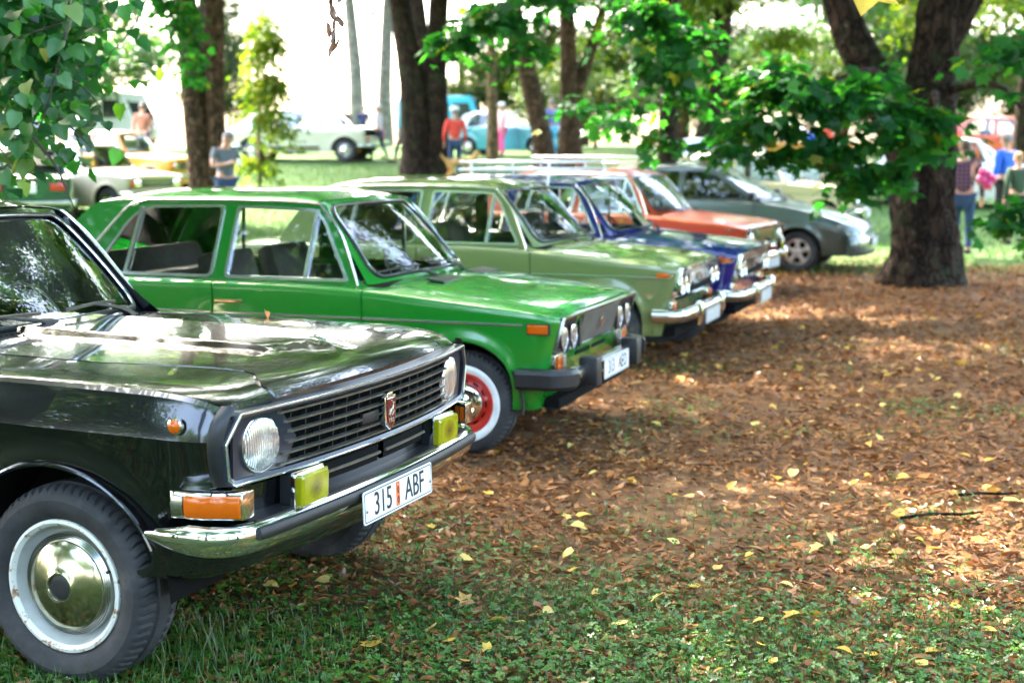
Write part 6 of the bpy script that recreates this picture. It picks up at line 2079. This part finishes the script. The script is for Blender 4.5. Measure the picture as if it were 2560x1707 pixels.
    for i in range(L):
        a, b_ = Vector(path[max(i - 1, 0)]), Vector(path[min(i + 1, L - 1)])
        t = (b_ - a).normalized(); o = Vector((t.y, -t.x, 0))
        e = min(i, L - 1 - i)
        k = min(1, .28 + .24 * e) if e < 4 else 1
        rows.append([Vector(path[i]) + o * (p[0] * (k if p[0] < 0 else k)) + Vector((0, 0, p[1] * k - .022 * (1 - k))) for p in prof])
    mb.grid(rows, close_u=True)
    mb.f.append(tuple(range(8))); mb.f.append(tuple(range((L - 1) * 8, L * 8))[::-1])
    mb.build('bumper', M['chrome'], root, sharp=50)
    sp = [p for p in path if abs(p[1]) < .815 and p[0] > .675]
    MB().sweep(sp, [(.010, -.010), (.024, -.010), (.030, .000), (.030, .016), (.024, .026), (.008, .028)]).build('bumper_strip', M['rubber'], root, sharp=45)
    tp = [(x - .045, y * .97, .5905) for x, y, z in sp]
    MB().sweep(tp, [(-.035, -.004), (.045, -.004), (.045, .003), (-.035, .006)]).build('bumper_cover', M['black_plastic'], root, sharp=40)
    val = [[(x - .070, y * .965, .525), (x - .045, y * .955, .480), (x - .060, y * .945, .435), (x - .15, y * .93, .400)] for x, y, z in path[1:-1]]
    MB().grid(val).build('front_valance', pm, root, sharp=60)
    number_plate(root, .768, .0, .512, '315 ABF', w=.52, h=.113, lean=2, sticker=True, gap_text=('315', 'ABF'))
    # vented cowl below the windscreen
    mb = MB()
    for k in range(46):
        y = -.56 + 1.12 * k / 45
        xx = -.815 + .12 * (1 - (y / .6) ** 2) + .02
        mb.box((xx, y, G['zt'](-.75) + .004 - .028 * (y / .6) ** 2), (.085, .009, .006))
    o = mb.build('cowl_vents', M['black_plastic'], root); o['kind'] = 'stuff'
    rows = []
    for k in range(21):
        y = -.58 + 1.16 * k / 20
        xx = -.815 + .12 * (1 - (y / .6) ** 2) + .02
        z = G['zt'](-.75) - .001 - .028 * (y / .6) ** 2
        rows.append([(xx - .055, y, z + .002), (xx - .05, y, z + .006), (xx + .05, y, z + .004), (xx + .055, y, z - .002)])
    MB().grid(rows).build('cowl_panel', M['dark'], root)
    # washer jets and wipers
    P = G['PW']
    wipers(root, P, (-0.02, 0.66), 1.5)

FRONTS['volga'] = front_volga
M['bulb_dark'] = simple('bulb_dark', (0.22, 0.12, 0.01), 0.4)

G_ROW = 'cars parked side by side in a row under the trees'
G_FAR = 'cars parked further back on the lawn'
make_car('shiny black saloon nearest the viewer with yellow fog lamps and plate 315 ABF', VOLGA, (-1.104, 5.13), -22.4, M['paint_black'], 'volga', 'volga', G_ROW)
make_car('bright green saloon with whitewall tyre, red wheel rim and plate 313 AEO', SEDAN, (-0.007, 8.533), -20, M['paint_green'], 'sport', 'whitewall', G_ROW)
make_car('dull olive green saloon with chrome front between the green and blue ones', SEDAN, (0.984, 11.626), -20, M['paint_olive'], 'chrome4', 'plain', G_ROW)
rb, _ = make_car('deep blue saloon with chrome front and white roof rack', SEDAN, (1.675, 13.109), -20, M['paint_blue'], 'chrome4', 'plain', G_ROW)
roof_rack(rb, SEDAN, 1.40, -1.10, -2.10, .56, M['rack_white'])
ro, _ = make_car('orange red saloon with upright chrome grille bars and round yellow fog lamps', SEDAN, (2.50, 17.10), -26, M['paint_orange'], 'barred', 'plain', G_ROW)
roof_rack(ro, SEDAN, 1.42, -1.15, -2.25, .54, M['dull_chrome'])
make_car('dark grey green rounded hatchback with alloy wheels, last in the row', HATCH, (4.20, 20.22), -22, M['paint_grey'], 'hatch', 'alloy', G_ROW, chrome=False)
make_car('beige saloon with chrome lamps mostly hidden behind the grey hatchback', SEDAN, (5.55, 25.0), -21, M['paint_beige'], 'chrome4', 'plain', G_FAR, far=True)
make_car('pale blue grey saloon behind the beige one, left of the big maple', SEDAN, (5.9, 29.5), -18, M['paint_sky'], 'plain', 'plain', G_FAR, far=True)
make_car('yellow saloon with white roof glimpsed through the maple leaves', SEDAN, (8.3, 36.5), -25, M['paint_yellow'], 'plain', 'plain', G_FAR, far=True, roof=M['paint_white'])
make_car('red saloon with black gutter at the far right edge', SEDAN, (14.8, 39.5), -8, M['paint_red'], 'plain', 'plain', G_FAR, far=True, chrome=False)
make_car('white saloon parked in front of the red one at the right', SEDAN, (10.6, 29.5), -24, M['paint_white'], 'plain', 'plain', G_FAR, far=True)
make_car('dark green saloon seen from behind with red tail lamps, half hidden by the bough', SEDAN, (-9.3, 27.3), 109, M['paint_forest'], 'plain', 'plain', G_FAR, far=True)
make_car('cream saloon with dark square grille at the left', SEDAN, (-7.35, 27.9), -27, M['paint_cream'], 'plain', 'plain', G_FAR, far=True)
make_car('yellow saloon with white roof behind the cream one', SEDAN, (-7.75, 32.3), -18, M['paint_yellow'], 'plain', 'plain', G_FAR, far=True, roof=M['paint_white'], chrome=False)
make_car('long ivory saloon standing in the sun behind the man in grey', VOLGA, (-4.75, 42.5), -8, M['paint_ivory'], 'plain', 'plain', G_FAR, far=True)
make_car('white saloon parked behind the long ivory one', SEDAN, (-5.0, 48.5), -8, M['paint_white'], 'plain', 'plain', G_FAR, far=True)
make_car('turquoise and white saloon on the sunny lawn right of the pale trunk', SEDAN, (1.05, 47.0), -22, M['paint_turquoise'], 'plain', 'plain', G_FAR, far=True, roof=M['paint_white'], pillar=M['paint_white'])
make_car('white saloon at the far left behind the hanging bough', SEDAN, (-11.2, 40.0), -15, M['paint_white'], 'plain', 'plain', G_FAR, far=True)

def van(label, o, yaw, paint_m, L=4.4, W=1.9, H=2.1):
    root = empty('parked_van', (o[0], o[1], gz(*o)), R(yaw))
    tag(root, label, 'van', G_FAR)
    prof = [(-L / 2, .45), (-L / 2, H - .25), (-L / 2 + .15, H), (L / 2 - .55, H), (L / 2 - .12, 1.15), (L / 2, 1.0), (L / 2, .45)]
    MB().prism(prof, lambda a, b_, t: (a, t, b_), -W / 2, W / 2).build('body', paint_m, root, bevel=.05)
    for sd in (-1, 1):
        for x0, x1 in ((L / 2 - 1.25, L / 2 - .62), (L / 2 - 2.3, L / 2 - 1.4), (-L / 2 + .3, L / 2 - 2.45)):
            MB().prism([(x0, 1.2), (x1 + (.18 if x1 > L / 2 - .8 else 0), 1.2), (x1, H - .28), (x0, H - .28)], lambda a, b_, t: (a, sd * (W / 2 + t), b_), -.01, .012).build('window', M['tinted'], root)
        for x in (-L / 2 + .8, L / 2 - .85):
            MB().lathe([(.19, -.10), (.30, -.09), (.32, 0), (.30, .09), (.19, .10)], 28, (x, sd * (W / 2 - .08), .32)).build('tyre', M['tyre'], root)
            MB().lathe([(.19, sd * .06), (.10, sd * .10), (.001, sd * .10)], 24, (x, sd * (W / 2 - .08), .32)).build('hub_cap', M['dull_chrome'], root)
    MB().prism([(-W / 2 + .12, 0), (W / 2 - .12, 0), (W / 2 - .2, .62), (-W / 2 + .2, .62)], lambda a, b_, t: (L / 2 - .10 - b_ * .55 + t, a, 1.2 + b_ * 1.0), -.01, .014).build('windscreen', M['tinted'], root)
    MB().box((0, 0, .40), (L - .2, W - .3, .2)).build('underbody', M['dark'], root)
    for sd in (-1, 1):
        MB().lathe([(.10, 0), (.08, .03), (.001, .04)], 20, (L / 2, sd * .62, .78), axis='x').build('headlamp', M['reflector'], root)
    return root
M['tinted'] = simple('tinted_window', (0.03, 0.035, 0.04), 0.05, spec=0.8)
van('turquoise van behind the person in the red jacket', (-2.75, 58.0), -6, M['paint_turquoise'], L=3.5)
van('white van far away at the left, seen past the bough', (-15.2, 52.0), -12, M['paint_white'])

# ---------------------------------------------------------------- people and a dog
M['skin'] = simple('skin', (0.50, 0.26, 0.17), 0.5, var=0.08)
M['hair_grey'] = simple('hair_grey', (0.16, 0.14, 0.13), 0.7, var=0.3)
M['hair_brown'] = simple('hair_brown', (0.07, 0.04, 0.02), 0.7, var=0.3)
M['hair_blond'] = simple('hair_blond', (0.34, 0.19, 0.07), 0.7, var=0.3)
CL = {}
def cloth(nm, col):
    if nm not in CL:
        CL[nm] = simple('cloth_' + nm, col, 0.85, var=0.15, scale=10)
    return CL[nm]

def skin_mesh(name, verts, edges, radii, root_i=0, sub=2):
    me = bpy.data.meshes.new(name)
    me.from_pydata(verts, edges, [])
    ob = bpy.data.objects.new(name, me)
    COL.objects.link(ob)
    md = ob.modifiers.new('skin', 'SKIN')
    md.use_smooth_shade = True
    for i, sv in enumerate(me.skin_vertices[0].data):
        r_ = radii[i]
        sv.radius = r_ if isinstance(r_, tuple) else (r_, r_)
        sv.use_root = (i == root_i)
    sb = ob.modifiers.new('sub', 'SUBSURF')
    sb.levels = sub; sb.render_levels = sub
    dg = bpy.context.evaluated_depsgraph_get()
    out = bpy.data.meshes.new_from_object(ob.evaluated_get(dg))
    out.name = name
    COL.objects.unlink(ob); bpy.data.objects.remove(ob); bpy.data.meshes.remove(me)
    out.polygons.foreach_set('use_smooth', [True] * len(out.polygons))
    return out

def person(label, x, y, yaw, top, bottom, hair, height=1.74, stride=0.0, arms='down', hat=None, sleeve=1.0, legs_bare=False, head_bow=0.0, extra=None, coat=0.0):
    """figure facing +x of its own frame before yaw; top / bottom / hat are materials"""
    root = empty('person', (x, y, gz(x, y)), R(yaw))
    tag(root, label, 'person', 'visitors between the trees')
    k = height / 1.74
    hip = Vector((0, 0, .93)); chest = Vector((0.0, 0, 1.30)); neck = Vector((0.0, 0, 1.47)); chin = Vector((.015 + head_bow * .04, 0, 1.535)); head = Vector((.03 + head_bow * .09, 0, 1.63 - head_bow * .03)); crown = Vector((.02 + head_bow * .11, 0, 1.70 - head_bow * .05))
    V = [hip, Vector((0, 0, 1.12)), chest, neck, chin, head, crown]
    E = [(0, 1), (1, 2), (2, 3), (3, 4), (4, 5), (5, 6)]
    Rd = [(.115, .150), (.100, .135), (.115, .165), (.055, .058), (.062, .060), (.092, .078), (.070, .062)]
    legs, arm_i = [], []
    for sd in (-1, 1):
        s = stride * sd
        b_ = len(V)
        kn = Vector((.04 + s * .22, sd * .10, .50)); an = Vector((s * .40 - .02, sd * .10, .09 if s >= 0 else .13))
        V += [Vector((0, sd * .095, .86)), kn, an, an + Vector((.07, 0, -.055)), an + Vector((.16, 0, -.065))]
        Rd += [(.088, .088), (.058, .058), (.040, .040), (.038, .036), (.026, .034)]
        E += [(0, b_), (b_, b_ + 1), (b_ + 1, b_ + 2), (b_ + 2, b_ + 3), (b_ + 3, b_ + 4)]
        legs.append(b_)
        c = len(V)
        sh = Vector((0, sd * .19, 1.42))
        if arms == 'down' or (arms == 'one' and sd == 1):
            el = Vector((-.03 - s * .10, sd * .26, 1.14)); wr = Vector((.06 - s * .22, sd * .27, .90)); hd = wr + Vector((.02, 0, -.09)); fg = hd + Vector((.015, -sd * .01, -.075))
        elif arms == 'hold' or arms == 'one':
            el = Vector((.02, sd * .27, 1.16)); wr = Vector((.27, sd * .10, 1.20)); hd = wr + Vector((.08, -sd * .02, .02)); fg = hd + Vector((.06, -sd * .03, .0))
        V += [sh, el, wr, hd, fg]
        Rd += [(.062, .062), (.042, .042), (.030, .028), (.022, .038), (.014, .028)]
        E += [(2, c), (c, c + 1), (c + 1, c + 2), (c + 2, c + 3), (c + 3, c + 4)]
        arm_i.append(c)
        # thumb
        t = len(V)
        V.append(hd + Vector((.035, -sd * .02, .0) if arms == 'down' else (.02, 0, .045))); Rd.append((.012, .012)); E.append((c + 3, t))
    V = [v * k for v in V]
    Rd = [(a * k, b2 * k) for a, b2 in Rd]
    link('body', skin_mesh('body', [tuple(v) for v in V], E, Rd), root, M['skin'])
    # face: nose, ears, eyes
    f = MB()
    hc = V[5]
    f.box(tuple(hc + Vector((.098, 0, -.01)) * k), (.03 * k, .022 * k, .045 * k))
    for sd in (-1, 1):
        f.box(tuple(hc + Vector((.0, sd * .082, -.005)) * k), (.045 * k, .018 * k, .06 * k))
    f.build('nose_and_ears', M['skin'], root, bevel=.006)
    e_ = MB()
    for sd in (-1, 1):
        e_.box(tuple(hc + Vector((.086, sd * .032, .018)) * k), (.012 * k, .022 * k, .010 * k))
    e_.box(tuple(hc + Vector((.082, 0, -.052)) * k), (.016 * k, .045 * k, .008 * k))
    e_.build('eyes_and_mouth', M['hair_brown'], root)
    def garment(nm, ids, edges, scale, mat, ends=None):
        vs = [V[i] for i in ids]
        rd = [(Rd[i][0] * scale, Rd[i][1] * scale) for i in ids]
        if ends:
            for q, v, r_ in ends:
                vs.append(v); rd.append(r_)
        link(nm, skin_mesh(nm, [tuple(v) for v in vs], edges, rd), root, mat)
    # shirt: hem to neck, sleeves
    ids = [0, 1, 2]
    ed = [(0, 1), (1, 2)]
    ext = []
    for c in arm_i:
        a = len(ids)
        ids += [c]
        ed.append((2, a))
        if sleeve >= 1:
            ids += [c + 1, c + 2]; ed += [(a, a + 1), (a + 1, a + 2)]
    vs = [V[i] for i in ids]; rd = [(Rd[i][0] * 1.16 + .004, Rd[i][1] * 1.12 + .004) for i in ids]
    if sleeve < 1:
        for n_, c in enumerate(arm_i):
            a = ids.index(c)
            vs.append(V[c].lerp(V[c + 1], .62)); rd.append((Rd[c][0] * 1.05, Rd[c][1] * 1.05)); ed.append((a, len(vs) - 1))
    if coat > 0:
        vs.append(V[0] + Vector((0, 0, -coat)) * k); rd.append((Rd[0][0] * 1.25, Rd[0][1] * 1.2)); ed.append((0, len(vs) - 1))
    vs.append(V[3].lerp(V[2], .45)); rd.append((.085 * k, .10 * k)); ed.append((2, len(vs) - 1))
    link('jacket' if sleeve >= 1 else 'shirt', skin_mesh('shirt', [tuple(v) for v in vs], ed, rd), root, top)
    ids = [0]
    ed = []
    for b_ in legs:
        a = len(ids)
        ids += [b_, b_ + 1] + ([] if legs_bare else [b_ + 2])
        ed += [(0, a), (a, a + 1)] + ([] if legs_bare else [(a + 1, a + 2)])
    vs = [V[i] for i in ids]; rd = [(Rd[i][0] * 1.10 + .006, Rd[i][1] * 1.08 + .006) for i in ids]
    link('trousers', skin_mesh('trousers', [tuple(v) for v in vs], ed, rd), root, bottom)
    shoes = MB()
    for b_ in legs:
        p = (V[b_ + 2] + V[b_ + 4]) / 2
        shoes.box(tuple(p + Vector((.01, 0, -.015))), (.27 * k, .095 * k, .075 * k))
    shoes.build('shoes', cloth('shoe', (.04, .035, .03)), root, bevel=.02)
    hm = MB()
    n = 14
    c0 = V[5].lerp(V[6], .35) + Vector((-.012, 0, .012)) * k
    rows = []
    for i in range(8):
        ph = math.pi / 2 * i / 7
        rows.append([tuple(c0 + Vector((.108 * math.cos(a) * math.cos(ph), .092 * math.sin(a) * math.cos(ph), .105 * math.sin(ph) - (.06 if math.cos(a) < .2 and i == 0 else 0))) * k) for a in np.linspace(0, 2 * math.pi, n + 1)[:-1]])
    hm.grid(rows, close_u=True)
    hm.build('hair', hair, root, sharp=80)
    if hat is not None:
        hb = MB()
        c1 = c0 + Vector((0, 0, .03)) * k
        hb.lathe([(.118 * k, 0), (.112 * k, .05 * k), (.085 * k, .095 * k), (.03 * k, .112 * k), (.0005, .114 * k)], 24, tuple(c1), axis='z')
        hb.box(tuple(c1 + Vector((.14, 0, .0)) * k), (.12 * k, .15 * k, .012 * k))
        hb.build('cap', hat, root, sharp=40)
    if extra: extra(root, V, k)
    return root

WHITE = cloth('white', (.75, .75, .73)); GREY = cloth('grey', (.11, .13, .15)); REDC = cloth('red', (.62, .055, .035)); JEANS = cloth('jeans', (.018, .045, .10)); BLACKC = cloth('black', (.016, .016, .018))
BLUEC = cloth('blue', (.015, .10, .52)); PALE = cloth('pale', (.60, .60, .62)); PINK = cloth('pink', (.78, .10, .30)); PALEP = cloth('pale_pink', (.70, .45, .48)); NAVY = cloth('navy', (.03, .035, .09)); SKYC = cloth('sky', (.10, .42, .62))
m, nt, b = new_mat('plaid')
tc = N(nt, 'ShaderNodeTexCoord')
ck = N(nt, 'ShaderNodeTexWave', wave_type='BANDS', bands_direction='Y'); ck.inputs['Scale'].default_value = 5
nt.links.new(tc.outputs['Object'], ck.inputs['Vector'])
ck2 = N(nt, 'ShaderNodeTexWave', wave_type='BANDS', bands_direction='Z'); ck2.inputs['Scale'].default_value = 5
nt.links.new(tc.outputs['Object'], ck2.inputs['Vector'])
ad = N(nt, 'ShaderNodeMath', operation='ADD')
nt.links.new(ck.outputs['Fac'], ad.inputs[0]); nt.links.new(ck2.outputs['Fac'], ad.inputs[1])
hf = N(nt, 'ShaderNodeMath', operation='MULTIPLY'); hf.inputs[1].default_value = 0.5
nt.links.new(ad.outputs[0], hf.inputs[0])
nt.links.new(ramp(nt, hf.outputs[0], [(0.35, (.02, .015, .03)), (0.6, (.10, .03, .06)), (0.85, (.22, .12, .18))]), b.inputs['Base Color'])
b.inputs['Roughness'].default_value = 0.85

def cup(root, V, k):
    MB().lathe([(.0005, -.05), (.033, -.05), (.040, .06), (.036, .06)], 20, (.42 * k, .02, 1.22 * k), axis='z').build('cup', WHITE, root)
def bag(mat, x, y, z, s):
    def f(root, V, k):
        MB().box((x, y, z), (s * .5, s * .35, s)).build('bag', mat, root, bevel=s * .12)
    return f
person('man in a grey t-shirt looking down at a white cup beside the double trunk', -5.0, 25.0, -48, GREY, JEANS, M['hair_grey'], 1.80, arms='hold', sleeve=0.5, head_bow=1.0, extra=cup)
person('person in a red jacket, blue jeans and white cap seen from behind', -1.47, 37.0, 96, REDC, JEANS, M['hair_grey'], 1.76, hat=WHITE)
person('walker in a white hat and pale shirt carrying a red bag', -4.0, 43.0, 160, PALE, JEANS, M['hair_blond'], 1.60, stride=.6, hat=WHITE, sleeve=.5, extra=bag(REDC, .05, -.30, .78, .36))
person('walker in a white cap and black trousers with a lime bag beside the stout trunks', -3.12, 42.0, 175, PALE, BLACKC, M['hair_brown'], 1.78, stride=.75, hat=WHITE, sleeve=.5, extra=bag(cloth('lime', (.45, .62, .04)), -.10, .26, .95, .28))
person('person in pale pink clothes right of the slender pale trunk', -.32, 46.0, 200, PALEP, PINK, M['hair_blond'], 1.66, hat=WHITE)
person('man in a dark plaid shirt and jeans seen from behind, right of the big maple', 6.95, 22.0, 70, bpy.data.materials['plaid'], JEANS, M['hair_brown'], 1.76, stride=.35)
person('grey haired person in a bright blue jacket at the right edge', 8.62, 25.0, 120, BLUEC, BLACKC, M['hair_grey'], 1.74)
person('fair haired child in dark trousers in front of the blue jacket', 8.35, 23.6, 100, cloth('dark_green', (.03, .06, .03)), BLACKC, M['hair_blond'], 1.50, stride=.3)
person('person in a vivid blue top behind the pale blue saloon', 6.55, 31.5, 190, BLUEC, NAVY, M['hair_brown'], 1.72)
person('standing visitor in dark clothes, left of the distant group', -8.0, 60.0, 90, NAVY, NAVY, M['hair_brown'], 1.78)
person('standing visitor in black, middle of the distant group', -7.1, 61.0, 100, BLACKC, NAVY, M['hair_brown'], 1.74, hat=WHITE)
person('standing visitor in a navy coat, right of the distant group', -6.2, 60.0, 80, NAVY, BLACKC, M['hair_grey'], 1.76, coat=.3)
person('visitor in a rust brown top standing left of the yellow saloon roof', -10.4, 40.5, 80, cloth('rust', (.25, .09, .05)), NAVY, M['hair_brown'], 1.74)
person('visitor in a blue jacket between the leaning trunk and the forked trunk', 1.22, 44.0, 130, cloth('periwinkle', (.16, .20, .45)), SKYC, M['hair_grey'], 1.74)
person('visitor in a red top in front of the far yellow saloon', 7.4, 34.0, 200, REDC, NAVY, M['hair_brown'], 1.70)

def dog():
    root = empty('dog', (-1.33, 36.0, gz(-1.33, 36.0)), R(25))
    tag(root, 'golden brown dog standing at the feet of the person in red', 'dog')
    V = [(0, 0, .46), (.22, 0, .47), (.33, 0, .50), (.43, 0, .62), (.50, 0, .68), (.60, 0, .64), (-.22, 0, .47), (-.30, 0, .48), (-.44, 0, .58), (-.50, 0, .68)]
    E = [(0, 1), (1, 2), (2, 3), (3, 4), (4, 5), (0, 6), (6, 7), (7, 8), (8, 9)]
    Rd = [.115, .135, .11, .075, .075, .04, .10, .095, .03, .02]
    for sd in (-1, 1):
        n = len(V)
        V += [(.25, sd * .08, .36), (.25, sd * .085, .20), (.25, sd * .085, .04), (.29, sd * .085, .02)]
        Rd += [.06, .036, .028, .026]
        E += [(1, n), (n, n + 1), (n + 1, n + 2), (n + 2, n + 3)]
        n = len(V)
        V += [(-.24, sd * .08, .38), (-.19, sd * .085, .25), (-.30, sd * .085, .15), (-.28, sd * .085, .03), (-.24, sd * .085, .02)]
        Rd += [.075, .045, .028, .026, .026]
        E += [(6, n), (n, n + 1), (n + 1, n + 2), (n + 2, n + 3), (n + 3, n + 4)]
        n = len(V)
        V += [(.47, sd * .05, .75)]; Rd += [.02]; E += [(4, n)]
    link('body', skin_mesh('body', V, E, [(r_, r_ * .8) for r_ in Rd]), root, simple('dog_fur', (.46, .24, .07), .8, var=.3, scale=8))
dog()

# crumpled orange leaf on the black bonnet, pink bag beside the plaid man
def small_things():
    tv, tf = T_curl()
    me = bpy.data.meshes.new('crumpled_leaf')
    me.from_pydata([tuple(p) for p in tv], [], [tuple(f) for f in tf])
    me.materials.append(simple('orange_leaf', (.62, .27, .08), .7, var=.2, scale=40))
    o = link('crumpled_leaf', me)
    o.location = (-1.02, 5.86, 1.01)
    o.rotation_euler = (.4, .2, .6); o.scale = (.075, .05, .13)
    tag(o, 'crumpled orange leaf lying on the far wing of the black bonnet', 'leaf')
    root = empty('balloon_bunch', (7.02, 21.4, 1.22))
    tag(root, 'bunch of bright pink balloons beside the man in the plaid shirt', 'balloons')
    mp = simple('balloon_pink', (.62, .03, .17), .3, coat=.4)
    for dx, dz, r_ in ((0, 0, .085), (.10, .07, .07), (.09, -.06, .08), (.02, .12, .065), (.17, .02, .06)):
        MB().lathe([(max(.0006, r_ * math.cos(a)), r_ * 1.08 * math.sin(a)) for a in np.linspace(-math.pi / 2, math.pi / 2, 12)], 18, (dx, 0, dz), axis='z').build('balloon', mp, root)
small_things()
